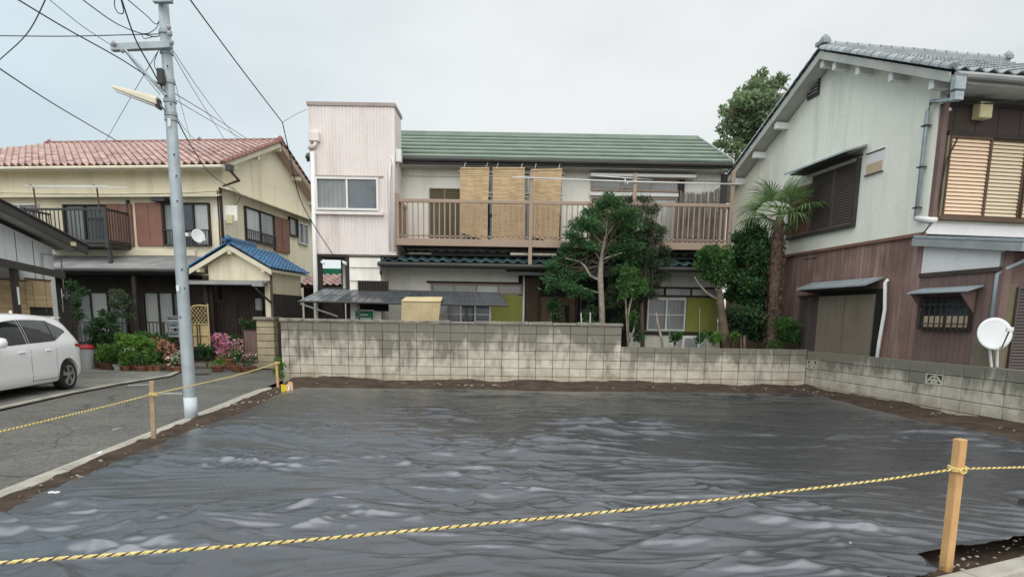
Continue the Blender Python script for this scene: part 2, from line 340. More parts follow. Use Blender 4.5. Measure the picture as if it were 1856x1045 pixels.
# ------------------------------------------------------------------ ground, road, kerbs
gme = MB().quad((-300, -60, -.2), (300, -60, -.2), (300, 700, -.2), (-300, 700, -.2)); gme.build('ground', m_soil2, kind='structure')
# the plot: skew quadrilateral
def lerp(a, b, t): return a+(b-a)*t
def kin(y):        # inner kerb line (west side of the plot), x at depth y
    a = PG(0, 900, -.03); b = PG(484, 706, -.03); return lerp(a.x, b.x, (y-a.y)/(b.y-a.y))
def kout(y):
    a = PG(0, 876, -.03); b = PG(457, 704, -.03); return lerp(a.x, b.x, (y-a.y)/(b.y-a.y))
RW = .1387         # the east wall's skew
BWY = 14.985; X0 = -4.1458; CORX = X0+11.2
def rwall(y): return CORX+(BWY-y)*math.tan(RW)
fa = PG(1700, 1045, -.03); fb = PG(1856, 1008, -.03)
def kfront(x): return fa.y+(x-fa.x)*(fb.y-fa.y)/(fb.x-fa.x)   # front kerb inner edge depth
# soil
nx, ny = 150, 190
U, Vv = np.meshgrid(np.linspace(0, 1, nx), np.linspace(0, 1, ny)**1.3)
yl = .2+Vv*(BWY+.05-.2)
xs = np.vectorize(kin)(yl)*(1-U)+U*(rwall(yl)+.05)
fy = fa.y+(xs-fa.x)*(fb.y-fa.y)/(fb.x-fa.x); yl = np.maximum(yl, fy)
zz = -.075+.05*vn(xs*1.1, yl*1.1, 1)+.03*vn(xs*5, yl*5, 2)+.02*vn(xs*16, yl*16, 3)
zz -= .05*np.clip(np.minimum(np.minimum((xs-np.vectorize(kin)(yl)-.5)/.4, (rwall(yl)-xs-.6)/.4), (BWY-yl-.9)/.4), 0, 1)
zz += .09*np.exp(-((BWY-yl)/.35)**2)*vn(xs*1.7, yl*0+3, 5)+.08*np.exp(-((rwall(yl)-xs)/.3)**2)*vn(yl*1.7, xs*0+3, 6)
idx = np.arange(nx*ny).reshape(ny, nx); fc = np.stack([idx[:-1, :-1], idx[:-1, 1:], idx[1:, 1:], idx[1:, :-1]], -1).reshape(-1, 4)
put('bare_soil', npmesh('bare_soil', np.stack([xs, yl, zz], -1).reshape(-1, 3), fc, m_soil, True), kind='structure')
# asphalt lane on the west and along the front, driveway
yR = 18.6
rd = MB(); rd.add([(kout(-8)+.02, -8, -.1), (kout(yR)+.02, yR, -.1), (-14, yR, -.1), (-14, -8, -.1)], [[0, 1, 2, 3]]); rd.build('lane', m_asph, kind='structure')
rf = MB(); x0f, x1f = kout(-3)-.1, 30
rf.add([(x0f, kfront(x0f)-.25, -.104), (x1f, kfront(x1f)-.25, -.104), (x1f, -20, -.104), (x0f, -20, -.104)], [[0, 1, 2, 3]]); rf.build('road', m_asph, kind='structure')
dl = [PG(0, 738, -.07), PG(120, 712, -.07), PG(210, 695, -.07), PG(300, 681, -.07), PG(330, 668, -.07)]
pts = [(p.x, p.y, -.07) for p in dl]
a = PG(0, 738, -.07); sx = (dl[1].x-dl[0].x)/(dl[1].y-dl[0].y)
pts = [(a.x-sx*7, a.y-7, -.07)]+pts+[(dl[-1].x-.5, 20.6, -.07), (-26, 21, -.07), (-26, a.y-7, -.07)]
MB().slab(pts, (0, 0, -.1)).build('driveway', m_drive, kind='structure')
ek = MB(); 
for i in range(len(pts)-4):
    p, q = Vector(pts[i]), Vector(pts[i+1]); n = (q-p).cross(Vector((0, 0, 1))).normalized()*.13
    if i == 0: n0 = n
    ek.slab([tuple(p), tuple(q), tuple(q+n), tuple(p+n)], (0, 0, .02))
MB().slab([(-9.6, 18.6, -.08), (-4.6, 18.6, -.08), (-4.6, 27, -.08), (-9.6, 27, -.08)], (0, 0, -.08)).build('yard', m_drive, kind='structure')
ek.build('lane_edging', m_conc, kind='structure')
gd = MB().slab([(-4.9, BWY+.12, .05), (CORX, BWY+.12, .05), (CORX+.2, 17.4, .05), (-4.9, 17.4, .05)], (0, 0, -.2)); gd.build('garden_bed', m_soil2, kind='structure')
# kerb stones: individual pieces
kg = thing('kerb', 'weathered concrete kerb along the left side of the sheeted plot', 'kerb', (0, 0, 0))
y = 1.9; k = 0
while y < 13.2:
    y2 = y+.598; mb = MB(); g = .012; dz = random.uniform(-.01, .01)
    i0, i1, o0, o1 = kin(y+g), kin(y2-g), kout(y+g)+.0, kout(y2-g)
    mb.add([(o0, y+g, -.085), (i0-.08, y+g, -.02+dz), (i0, y+g, -.035+dz), (i0, y+g, -.25), (o0, y+g, -.25),
            (o1, y2-g, -.085), (i1-.08, y2-g, -.02+dz), (i1, y2-g, -.035+dz), (i1, y2-g, -.25), (o1, y2-g, -.25)],
           [[0, 1, 2, 3, 4], [9, 8, 7, 6, 5], [0, 5, 6, 1], [1, 6, 7, 2], [2, 7, 8, 3], [3, 8, 9, 4], [4, 9, 5, 0]])
    mb.build('kerb_stone', m_conc, kg, bevel=.006); y = y2
kg2 = thing('kerb', 'concrete kerb at the bottom right corner below the near stake', 'kerb', (0, 0, 0))
ux = np.array([fb.x-fa.x, fb.y-fa.y]); ux /= np.linalg.norm(ux); nxv = np.array([ux[1], -ux[0]])
s = -7.6
while s < 9:
    a0 = np.array([fa.x, fa.y])+ux*(s+.005); a1 = np.array([fa.x, fa.y])+ux*(s+.595)
    if a0[0] > -3.7:
        pr = [(0, -.25), (0, -.03), (.015, -.015), (.135, -.015), (.15, -.03), (.16, -.085), (.42, -.1), (.42, -.25)]
        va = [(*(a0+nxv*q), z) for q, z in pr]; vb = [(*(a1+nxv*q), z) for q, z in pr]; n = len(pr)
        MB().add(va+vb, [list(range(n)), list(range(2*n-1, n-1, -1))]+[[i, (i+1) % n, n+(i+1) % n, n+i] for i in range(n)]).build('kerb_stone', m_conc, kg2)
    s += .6

# ------------------------------------------------------------------ black sheet
def sheet():
    nx, ny = 560, 760
    u = np.linspace(0, 1, nx); v = np.linspace(0, 1, ny)
    yb = 1.2; ye = PG(1000, 707.5, 0).y
    U, W_ = np.meshgrid(u, v); Y = yb*(ye/yb)**(W_*.75+.25*W_**2)
    la = [PG(0, 927, 0), PG(170, 850, 0), PG(300, 797, 0), PG(455, 738, 0), PG(520, 706, 0)]
    ly = [0]+[p.y for p in la]+[15]; lx = [la[0].x+.3]+[p.x for p in la]+[la[-1].x+.3]
    ra = [PG(1462, 710, 0), PG(1560, 735, 0), PG(1700, 768, 0), PG(1856, 803, 0)][::-1]
    r0 = ra[0]; sl_ = (ra[0].x-ra[1].x)/(ra[0].y-ra[1].y)
    ry = [0]+[p.y for p in ra]+[15]; rx = [r0.x-sl_*r0.y]+[p.x for p in ra]+[ra[-1].x]
    XL = np.interp(Y, ly, lx)+.10*(vn(Y*2.3, Y*0, 11)-.5)+.04*(vn(Y*9, Y*0, 12)-.5)
    XR = np.interp(Y, ry, rx)+.12*(vn(Y*2, Y*0, 13)-.5)
    X = XL+(XR-XL)*U
    # back edge a little uneven, front edge held behind the kerb
    Y = Y+.12*(vn(X*1.2, X*0, 14)-.5)*W_**8
    cut = PG(1652, 1009, 0); cut2 = PG(1856, 990, 0)
    fr = kfront(X)-.01
    bump_ = np.clip((X-cut.x)/.03, 0, 1); fr = np.where(X > cut.x, np.maximum(fr, lerp(fr, cut.y+(X-cut.x)*(cut2.y-cut.y)/(cut2.x-cut.x), bump_)), fr)
    Yc = np.maximum(Y, fr)
    # folds: long ridges running mostly left to right
    wx = X+.8*(vn(X*.35, Yc*.5, 21)-.5)*2; wy = Yc+.55*(vn(X*.45, Yc*.45, 22)-.5)*2+.10*X*np.sin(.3)+.12*(vn(X*1.6, Yc*1.6, 27)-.5)
    def ridge(sx, sy, sd, p):
        n = vn(wx*sx, wy*sy, sd)*.62+vn(wx*sx*2.1, wy*sy*1.9, sd+40)*.38
        return (1-np.abs(n*2-1))**p
    def tent(sx, sy, sd, wd, p=1.25):           # narrow sharp creases along the zero lines of a noise
        n = (vn(wx*sx, wy*sy, sd)*.72+vn(wx*sx*2.3+3, wy*sy*2.1, sd+40)*.28)*2-1
        return np.clip(1-np.abs(n)/wd, 0, 1)**p
    pa = vn(X*.33+5, Yc*.42, 51)*.6+vn(X*.9, Yc*1.1, 52)*.4; pa = np.clip((pa-.40)/.22, 0, 1); far_ = np.clip((Yc-4)/6, 0, 1); pa = pa*(1-.35*far_)+.12*(1-far_)
    h = .05*vn(wx*.4, wy*.7, 31)+.022*vn(wx*.7, wy*1.5, 32)*(.4+.6*pa)
    m1 = np.clip(vn(X*.5, Yc*.7, 33)*2.4-.6, 0, 1); m2 = np.clip(vn(X*.8, Yc*1.1, 34)*2.4-.7, 0, 1); m3 = np.clip(vn(X*1.3, Yc*1.6, 45)*2.6-.9, 0, 1)
    h += .052*tent(.32, 1.25, 35, .26, 1.05)*(.15+.85*m1)*(.3+.7*pa)
    h += (.15+.85*pa)*(.046*tent(.5, 2.4, 36, .26, 1.05)*m2+.035*tent(.75, 4.2, 37, .28, 1.05)*m1)
    h += (.2+.8*pa)*.021*tent(1.2, 7.2, 46, .30, 1.05)*(.25+.75*m3)+.007*tent(2.6, 10., 38, .4)*m2+(.3+.7*pa)*(.010*tent(.9, 5.5, 71, .16, 1)*m2+.007*tent(1.8, 8.5, 72, .18, 1)*m1)+.0022*ridge(6, 17., 39, 2)*m3
    # crossing creases, tents where something stands under the sheet
    d1 = X*.55+Yc*.83; d2 = X*.83-Yc*.55
    h += (.3+pa)*.026*(1-np.abs(vn(d2*.8+.3*vn(X, Yc, 44), d1*2.4, 41)*2-1))**5*m1
    h += (.3+pa)*.020*(1-np.abs(vn((X*.5-Yc*.86)*2.2, (X*.86+Yc*.5)*.7, 42)*2-1))**6*m2
    rs = np.random.default_rng(5)
    for i in range(34):
        cx_, cy_ = rs.uniform(-4.3, 7), rs.uniform(2.2, 12.5); hh = rs.uniform(.012, .03); a_, b_ = rs.uniform(.3, .9), rs.uniform(.16, .34)
        th = rs.uniform(-.3, .3); dx = (X-cx_)*math.cos(th)+(Yc-cy_)*math.sin(th); dy = -(X-cx_)*math.sin(th)+(Yc-cy_)*math.cos(th)
        h += hh*np.clip(1-np.abs(dx/a_), 0, 1)*np.clip(1-np.abs(dy/b_), 0, 1)
    for (x0_, y0_, x1_, y1_, st) in ((-4, 2.55, 6, 3.35, .010), (-5, 4.75, 7, 5.5, .008), (-5, 7.9, 8, 8.3, .009)):      # overlapped strips
        yy_ = lerp(y0_, y1_, (X-x0_)/(x1_-x0_))+.03*(vn(X*1.3, X*0, 61)-.5); h += st*(1/(1+np.exp(np.clip(-(Yc-yy_)/.006, -40, 40))))*np.clip(1-(Yc-yy_)/.5, 0, 1)
    # flat tidy margins
    ed = np.minimum(np.minimum((X-XL)/.35, (XR-X)/.3), (ye+.1-Y)/.5); ed = np.clip(ed, 0, 1)
    z = -.02+h*.95*(.22+.78*ed)
    lift = np.clip(1-(Yc-fr)/.10, 0, 1)*np.clip((X-cut.x)*4, 0, 1)
    z = z+lift*.02
    dup = Y < fr-.02
    idx = np.arange(nx*ny).reshape(ny, nx); f = np.stack([idx[:-1, :-1], idx[:-1, 1:], idx[1:, 1:], idx[1:, :-1]], -1)
    keep = ~(dup[:-1, :-1] & dup[1:, :-1] & dup[1:, 1:] & dup[:-1, 1:])
    f = f[keep]
    V3 = np.stack([X, Yc, z], -1).reshape(-1, 3)
    used = np.unique(f); rm = -np.ones(nx*ny, int); rm[used] = np.arange(len(used))
    return V3[used], rm[f]
m_sheet = M('black_sheet', (.190, .199, .216), .3, (.165, .173, .188), .8, .5, metal=.85, bump=.12, bscale=320, spec=.5, fine=0)
def _sheet_mat():
    nt = m_sheet.node_tree; N = nt.nodes; L = nt.links; bs = N['Principled BSDF']
    ge = N.new('ShaderNodeNewGeometry'); mpn = N.new('ShaderNodeMapping'); mpn.inputs['Scale'].default_value = (1.2, 3.5, 1); L.new(ge.outputs['Position'], mpn.inputs[0])
    n1 = N.new('ShaderNodeTexNoise'); n1.inputs['Scale'].default_value = 2.4; n1.inputs['Detail'].default_value = 7; n1.inputs['Roughness'].default_value = .55; n1.inputs['Distortion'].default_value = .8
    L.new(mpn.outputs[0], n1.inputs[0])
    b = N.new('ShaderNodeBump'); b.inputs['Strength'].default_value = .12; b.inputs['Distance'].default_value = .02
    L.new(n1.outputs[0], b.inputs['Height'])
    old = bs.inputs['Normal'].links[0].from_node; L.new(b.outputs[0], old.inputs['Normal'])
    rr = N.new('ShaderNodeMapRange'); rr.inputs[1].default_value = .3; rr.inputs[2].default_value = .7; rr.inputs[3].default_value = .25; rr.inputs[4].default_value = .33
    L.new(n1.outputs[0], rr.inputs[0]); L.new(rr.outputs[0], bs.inputs['Roughness'])
_sheet_mat()
sv, sf = sheet()
sh = put('ground_sheet', npmesh('ground_sheet', sv, sf, m_sheet, True)); tag(sh, 'large wrinkled black plastic sheet spread over the empty plot', 'plastic sheet')
# small pins holding the sheet, and a loose flap
for k, (px, py, lb) in enumerate([(98, 894, 'small white ring pin on the sheet near its lower left edge'), (1530, 985, 'small white ring pin on the sheet left of the near stake'),
                                  (180, 822, 'small white scrap pinned at the left margin of the sheet'), (1150, 893, 'small crumpled plastic tuft pinned mid sheet behind the rope')]):
    p = PG(px, py, .03); t = MB()
    if k < 2:
        for q in (-1, 1): t.tube([(p.x+q*.022+.02*math.cos(a), p.y+.02*math.sin(a), p.z+.012) for a in np.linspace(0, 6.283, 11)], .005, 4)
    else: t.slab([(p.x-.03, p.y-.01, p.z), (p.x+.03, p.y-.02, p.z+.01), (p.x+.02, p.y+.02, p.z+.03)], (0, 0, .004))
    tag(t.build('sheet_pin', m_whitep if k < 3 else m_darkm), lb, 'pin', 'pins holding down the sheet')
p = PG(1850, 915, .03); t = MB().slab([(p.x-.02, p.y, .02), (p.x+.3, p.y-.06, .02), (p.x+.3, p.y-.02, .1), (p.x+.02, p.y+.04, .07)], (0, .01, .004))
tag(t.build('sheet_flap', m_black), 'black folded edge of sheet sticking up at the right border', 'sheet flap')
# stones in the bare soil
sm = MB(); 
def stone_mesh(seed):
    bm = bmesh.new(); bmesh.ops.create_icosphere(bm, subdivisions=1, radius=1)
    r = random.Random(seed)
    for v in bm.verts: v.co *= r.uniform(.7, 1.15); v.co.z *= .55
    me = bpy.data.meshes.new('stone'); bm.to_mesh(me); bm.free(); me.materials.append(m_stone); return me
stones = [stone_mesh(i) for i in range(4)]
verts, faces = [], []
def scatter(n, fn, smin, smax):
    for i in range(n):
        x, y = fn(); me = random.choice(stones); sc = random.uniform(smin, smax)*random.uniform(.6, 1.2); a = random.uniform(0, 6.28); b = len(verts)
        sx_ = random.uniform(.8, 2)
        for v in me.vertices:
            vx, vy = v.co.x*sx_, v.co.y; verts.append((x+sc*(vx*math.cos(a)-vy*math.sin(a)), y+sc*(vx*math.sin(a)+vy*math.cos(a)), -.03+sc*v.co.z))
        for f in me.polygons: faces.append([b+i_ for i_ in f.vertices])
scatter(80, lambda: (lambda y: (kin(y)+random.uniform(.03, .45), y))(random.uniform(3.5, 13)), .006, .028)
scatter(130, lambda: (random.uniform(-4.6, 7), random.uniform(BWY-.85, BWY-.05)), .01, .035)
scatter(120, lambda: (lambda y: (rwall(y)-random.uniform(.05, .5), y))(random.uniform(8, BWY)), .008, .03)
scatter(60, lambda: (lambda x: (x, kfront(x)+random.uniform(.02, .25)))(random.uniform(2.3, 4)), .005, .014)
put('stones', npmesh('stones', verts, faces, m_stone), kind='stuff')
for me in stones: bpy.data.meshes.remove(me)

def debris(n, fn, mat, nm, ln, label=None):
    r_ = random.Random(n); mb = MB()
    for i in range(n):
        x, y = fn(r_); a = r_.uniform(0, 6.28); l_ = r_.uniform(.4, 1)*ln; dx, dy = math.cos(a)*l_, math.sin(a)*l_; z = -.035+r_.uniform(0, .02)
        mb.tube([(x-dx, y-dy, z), (x+dx*.1, y+dy*.2, z+.012), (x+dx, y+dy, z)], r_.uniform(.003, .006), 4)
    mb.build(nm, mat, kind='stuff')
m_twig = M('dry_twig', (.16, .12, .08), .9, bump=0)
debris(90, lambda r_: (r_.uniform(-4.6, 7), BWY-r_.uniform(.1, .8)), m_twig, 'twigs_by_wall', .09)
debris(70, lambda r_: (lambda y: (rwall(y)-r_.uniform(.08, .5), y))(r_.uniform(8, 14)), m_twig, 'twigs_by_side_wall', .08)
debris(60, lambda r_: (lambda y: (kin(y)+r_.uniform(.05, .4), y))(r_.uniform(3.5, 12.5)), m_twig, 'twigs_by_kerb', .06)
# ------------------------------------------------------------------ block walls
BL = {}
def bmesh_block(w_, h_, d_, mat):
    key = (round(w_, 3), round(h_, 3), mat.name)
    if key not in BL: BL[key] = MB().box(0, w_, 0, d_, 0, h_).mesh('block', mat, bevel=.006)
    return BL[key]
def block(parent, x, y, z, w_, h_, mat, d_=.12):
    g = .0045
    put('block', bmesh_block(w_-2*g, h_-2*g, d_, mat), parent, Matrix.Translation((x+g, y+random.uniform(-.002, .002), z+g)))
ZT = 1.3187
wt = thing('block_wall', 'tall stained concrete block wall behind the black sheet', 'block wall', (X0, BWY, 0))
wl = Fr(0, BWY, 0)
xe = wl.V(508.6, 600)[0]-X0
cols = [0, wl.V(521.5, 640)[0]-X0-xe if 0 else 0]
edges = [xe, xe+.17, xe+.17+.26, -.4 - .0] ; edges = [xe, wl.V(524, 640)[0]-X0, wl.V(543, 640)[0]-X0, wl.V(568, 640)[0]-X0]+[.4*k for k in range(0, 18)]
MB().box(xe+.01, 6.8-.01, .012, .10, -.25, ZT-.01).build('mortar', m_mortar, wt)
for j in range(8):
    for a, b in zip(edges[:-1], edges[1:]):
        block(wt, a, 0, ZT-.2*(j+1), b-a, .2, m_blockH)
c_ = MB()
xx = xe-.02
while xx < 6.82:
    x2 = min(xx+random.uniform(.55, .62), 6.83)
    a, b, c2_, d2_ = xx+.004, x2-.004, ZT+.004, ZT+.075+random.uniform(-.012, .01)
    o = MB().box(a, b, -.03, .15, c2_, d2_)
    o.v = [(v[0], v[1], v[2]+(random.uniform(-.012, .008) if v[2] > ZT+.03 else 0)) for v in o.v]
    o.build('coping_stone', m_cap, wt, bevel=.01); xx = x2
lt = thing('block_wall', 'lower mossy concrete block wall continuing right to the corner', 'block wall', (X0+6.8, BWY, 0))
ZL = wl.V(1290, 630.5)[1]
MB().box(.0, 4.4, .012, .10, -.25, ZT-.4-.02 if 0 else ZL-.01).build('mortar', m_mortar, lt)
zrow = [ZL, ZT-.6]; 
while zrow[-1] > -.2: zrow.append(zrow[-1]-.2)
for a_, b_ in zip(zrow[:-1], zrow[1:]):
    for k in range(11): block(lt, .4*k, 0, b_, .4, a_-b_, m_blockL)
et = thing('block_wall', 'block wall running from the back corner towards the right edge of the plot', 'block wall', (CORX, BWY, 0), -(math.pi/2-RW))
# local x runs toward the camera along the wall
ZR = .8252
MB().box(.0, 12.8, .012, .10, -.25, ZR-.01).build('mortar', m_mortar, et)
vent = {(0, 1): 1, (9, 1): 1, (13, 4): 1}
def vent_mesh():
    mb = MB(); g = .0045; W_, H_ = .4-2*g, .2-2*g
    if 'v' in BL: return BL['v']
    mb.box(0, .025, 0, .12, 0, H_); mb.box(W_-.025, W_, 0, .12, 0, H_); mb.box(.025, W_-.025, 0, .12, 0, .025); mb.box(.025, W_-.025, 0, .12, H_-.02, H_)
    def arc(cx, cz, r, a0, a1):
        n = 9
        for i in range(n):
            t0, t1 = lerp(a0, a1, i/n), lerp(a0, a1, (i+1)/n)
            q = [(cx+rr*math.cos(t), 0, cz+rr*math.sin(t)) for rr, t in ((r-.014, t0), (r+.014, t0), (r+.014, t1), (r-.014, t1))]
            mb.slab(q, (0, .11, 0))
    arc(W_/2, .02, .13, .3, math.pi-.3); arc(W_*.27, .02, .07, 0.1, 3.0); arc(W_*.73, .02, .07, .1, 3.0); arc(W_/2, .03, .06, 0, 3.14)
    mb.box(W_/2-.012, W_/2+.012, .005, .1, .08, .15)
    BL['v'] = mb.mesh('openwork_block', M('openwork', (.60, .57, .47), .9, (.45, .42, .34), 6, .5)); return BL['v']
for j in range(5):
    k = 0
    for k in range(32):
        z = ZR-.2*(j+1)
        if (k, j) in vent:
            put('openwork_block', vent_mesh(), et, Matrix.Translation((.4*k+.0045, 0, z+.0045)))
            MB().box(.4*k+.03, .4*k+.37, .04, .11, z+.03, z+.17).build('vent_hole_shade', m_black, et)  # black filler painted as the shade inside the openwork holes
        else: block(et, .4*k, 0, z, .4, .2, m_blockL)

# ------------------------------------------------------------------ generic building pieces
def win(parent, mp, s0, s1, t0, t1, n=2, fm=None, pm=None, dep=.07, fwid=.045, bars=0, name='window', label=None, vb=0, sill=True):
    fm = fm or m_brownm; pm = pm or [m_glass]
    b = MB(mp); b.box(s0, s0+fwid, .005, dep, t0, t1); b.box(s1-fwid, s1, .005, dep, t0, t1)
    b.box(s0+fwid, s1-fwid, .005, dep, t1-fwid, t1); b.box(s0+fwid, s1-fwid, .005, dep+.02 if sill else dep, t0, t0+fwid)
    w_ = (s1-s0-2*fwid)/n
    for i in range(1, n): b.box(s0+fwid+w_*i-.022, s0+fwid+w_*i+.022, .005, dep-.01, t0+fwid, t1-fwid)
    for i in range(n):
        a = s0+fwid+w_*i
        for q in range(1, bars+1):
            z = lerp(t0+fwid, t1-fwid, q/(bars+1)); b.box(a, a+w_, .014, .035, z-.011, z+.011)
    f = b.build(name, fm, parent, label=label)
    for i in range(n):
        a = s0+fwid+w_*i
        MB(mp).box(a+.004, a+w_-.004, .006, .018+.012*(i % 2), t0+fwid+.002, t1-fwid-.002).build('pane', pm[i % len(pm)], f)
    return f
def shutter(parent, mp, s0, s1, t0, t1, mat, pitch=.075, fm=None, name='shutter', dep=.06, label=None):
    fm = fm or mat; b = MB(mp); e = .03
    b.box(s0, s0+e, .005, dep, t0, t1); b.box(s1-e, s1, .005, dep, t0, t1); b.box(s0+e, s1-e, .005, dep, t1-e, t1); b.box(s0+e, s1-e, .005, dep, t0, t0+e); b.box(s0+e, s1-e, .004, .012, t0+e, t1-e)
    f = b.build(name, fm, parent, label=label); c = MB(mp); n = max(2, int((t1-t0-2*e)/pitch)); p = (t1-t0-2*e)/n
    for i in range(n):
        z = t0+e+p*i
        c.slab([(s0+e, .045, z+.004), (s1-e, .045, z+.004), (s1-e, .018, z+p*.97), (s0+e, .018, z+p*.97)], (0, 0, .006) if 0 else (0, -.006, 0))
    c.build('slats', mat, f); return f
def panels(parent, mp, s0, s1, t0, t1, n, mat, name='panel', dep=.05, gap=.008, label=None):
    w_ = (s1-s0)/n
    for i in range(n): MB(mp).box(s0+w_*i+gap, s0+w_*(i+1)-gap, .004, dep+(.012 if i % 2 else 0), t0, t1).build(name, mat, parent, bevel=.004, label=label)
def railing(parent, mp, s0, s1, t0, t1, n, mat, rail=.05, bal=.012, base=None, dep=.04, name='baluster'):
    MB(mp).box(s0, s1, 0, dep, t1-rail, t1).build('top_rail', mat, parent, bevel=.004)
    b0 = base or rail
    MB(mp).box(s0, s1, 0, dep, t0, t0+b0).build('bottom_rail', mat, parent, bevel=.004)
    for i in range(n):
        s = lerp(s0, s1, (i+.5)/n); MB(mp).box(s-bal, s+bal, .01, dep-.01, t0+b0, t1-rail).build(name, mat, parent)
def tile_mesh(w_, l_, mat, name='roof_tile', lift=.03, roll=.035):
    xs_ = [0, .12, .3, .48, .62, .74, .86, 1.0]; zs = [.35*roll, .05*roll, -.25*roll, 0, .6*roll, roll, .8*roll, .35*roll]
    v = []; f = []
    n = len(xs_)
    for (yy, dz) in ((0, lift), (l_*1.08, 0)): v += [(a*w_, yy, z+dz) for a, z in zip(xs_, zs)]
    v += [(a*w_, 0.003, z+lift-.022) for a, z in zip(xs_, zs)]
    for i in range(n-1): f.append([i, i+1, n+i+1, n+i]); f.append([2*n+i, 2*n+i+1, i+1, i])
    me = bpy.data.meshes.new(name); me.from_pydata(v, [], f); me.materials.append(mat); me.shade_flat(); return me
def tile_roof(parent, org, ud, sd_, W_, Ls, tw, tl, mat, keep=lambda a, b: True, maxn=290, name='roof_tile', view=None, lift=.03, roll=.035):
    ud = Vector(ud).normalized(); sd_ = Vector(sd_).normalized(); nd = ud.cross(sd_).normalized()
    if nd.z < 0: ud2 = -ud; nd = -nd
    R = Matrix(((ud.x, sd_.x, nd.x), (ud.y, sd_.y, nd.y), (ud.z, sd_.z, nd.z)))
    me = tile_mesh(tw, tl, mat, name, lift, roll); it = []
    nc, nr = int(round(W_/tw)), int(round(Ls/tl))
    for r in range(nr):
        for c in range(nc):
            if keep((c+.5)*tw, (r+.5)*tl):
                p = Vector(org)+ud*(c*tw)+sd_*(r*tl)+nd*.01; it.append(p)
    key = view or (lambda p: -p.y); pw = parent.matrix_basis if 0 else Matrix.Translation(parent.location) @ parent.rotation_euler.to_matrix().to_4x4()
    def big(p):
        q = pw @ p; d = np.array([q.x, q.y, q.z-EYE]); zf = d@fw
        if zf < .5: return 1e6
        px, py = CX+F*(d@rt)/zf, CY+F*(d@dn)/zf
        return zf+(1000 if px < -30 or px > 1890 or py < -20 or py > 1060 else 0)
    it.sort(key=big)
    for p in it[:maxn]: put(name, me, parent, Matrix.Translation(p) @ R.to_4x4() @ Matrix.Rotation(random.uniform(-.006, .006), 4, 'X'))
    if len(it) > maxn:
        b = np.array([v.co for v in me.vertices]); Rn = np.array(R); fcs = np.array([list(q.vertices) for q in me.polygons])
        vv = np.concatenate([b@Rn.T+np.array(p) for p in it[maxn:]]); ff = np.concatenate([fcs+len(b)*i for i in range(len(it)-maxn)])
        put(name+'s', npmesh(name+'s', vv, ff, mat), parent, kind='stuff')
def ridge_caps(parent, a, b, r, mat, step=.28, name='ridge_tile', base=None):
    a, b = Vector(a), Vector(b); n = max(1, int((b-a).length/step)); d = (b-a)/n; dirn = d.normalized(); sidev = dirn.cross(Vector((0, 0, 1))).normalized(); upv = sidev.cross(dirn).normalized()
    v = []; N_ = 8
    for q, rr in ((0, r*1.12), (.94, r)):
        for k in range(N_+1):
            an = math.pi*k/N_; v.append(tuple(d*q+sidev*math.cos(an)*rr+upv*math.sin(an)*rr))
    f = [[i, i+1, N_+2+i, N_+1+i] for i in range(N_)]+[list(range(N_+1))]
    me = bpy.data.meshes.new(name); me.from_pydata(v, [], f); me.materials.append(mat)
    for i in range(n): put(name, me, parent, Matrix.Translation(a+d*i))
    if base:
        hgt, th = base; MB().slab([tuple(a-sidev*th), tuple(b-sidev*th), tuple(b+sidev*th), tuple(a+sidev*th)], tuple(-upv*hgt)).build('ridge_bed', mat, parent)
def gable_end_tile(parent, p, s, mat, axis='x'):
    mb = MB(); q = Vector(p)
    mb.lathe([(s*.5, 0), (s, .02), (s*1.05, s*.5), (s*.8, s*1.1), (s*.35, s*1.5), (s*.1, s*1.7)], 10, q)
    mb.box(q.x-s*1.1, q.x+s*.2, q.y-s*1.3, q.y+s*1.3, q.z-.02, q.z+s*.5)
    mb.build('ridge_end_tile', mat, parent, smooth=False)
def pipe(parent, pts, r, mat, name='downpipe', n=8): return MB().tube(pts, r, n).build(name, mat, parent, smooth=True)

# ------------------------------------------------------------------ middle house
CH = Fr(0, 17.4, 0, 'two_storey_house', 'middle two-storey house with green roof, bronze balcony and pink metal stair tower', 'house')
e = CH.e; fv = front(0)
xr = CH.V(1306, 380)[0]; zE = CH.V(1000, 291, -.5)[1]; zsplit = 3.2
MB().box(-4.45, xr, 0, 6, -.1, zsplit).build('lower_wall', m_whites, e)
MB().box(-5.1, xr, .003, 6, zsplit+.003, zE+.22).build('upper_wall', m_whites, e)
# gable triangle
RV_, RZ = 2.9, CH.V(1000, 247, 2.9)[1]
MB(sideR(xr-.1)).slab([(0, 0, zE+.1), (6, 0, zE+.1), (RV_, 0, RZ-.15)], (0, .09, 0)).build('gable_wall', m_whites, e)
# green roof in courses
xl_, xr_ = -5.15, CH.V(1328, 290, -.5)[0]
sl0 = Vector((0, -.5, zE)); sl1 = Vector((0, RV_, RZ)); dv = sl1-sl0; n = 7
for i in range(n):
    a = sl0+dv*(i/n); b = sl0+dv*((i+1.04)/n); nrm = Vector((0, -dv.z, dv.y)).normalized()
    a2 = a+nrm*.075; b2 = b+nrm*.02
    MB().slab([(xl_, a2.y, a2.z), (xr_, a2.y, a2.z), (xr_, b2.y, b2.z), (xl_, b2.y, b2.z)], tuple(-nrm*.045)).build('roof_course', m_green, e)
MB().slab([(xl_, -.47, zE-.05), (xr_-.02, -.47, zE-.05), (xr_-.02, RV_, RZ-.05), (xl_, RV_, RZ-.05)], (0, 0, -.06)).build('roof_deck', m_soff, e)
MB().slab([(xl_, RV_+.01, RZ+.02), (xr_, RV_+.01, RZ+.02), (xr_, 6.3, zE), (xl_, 6.3, zE)], (0, 0, -.08)).build('rear_roof', m_green, e)
MB().box(xl_, xr_+.02, RV_-.08, RV_+.1, RZ+.0, RZ+.07).build('ridge_cap', m_green, e)
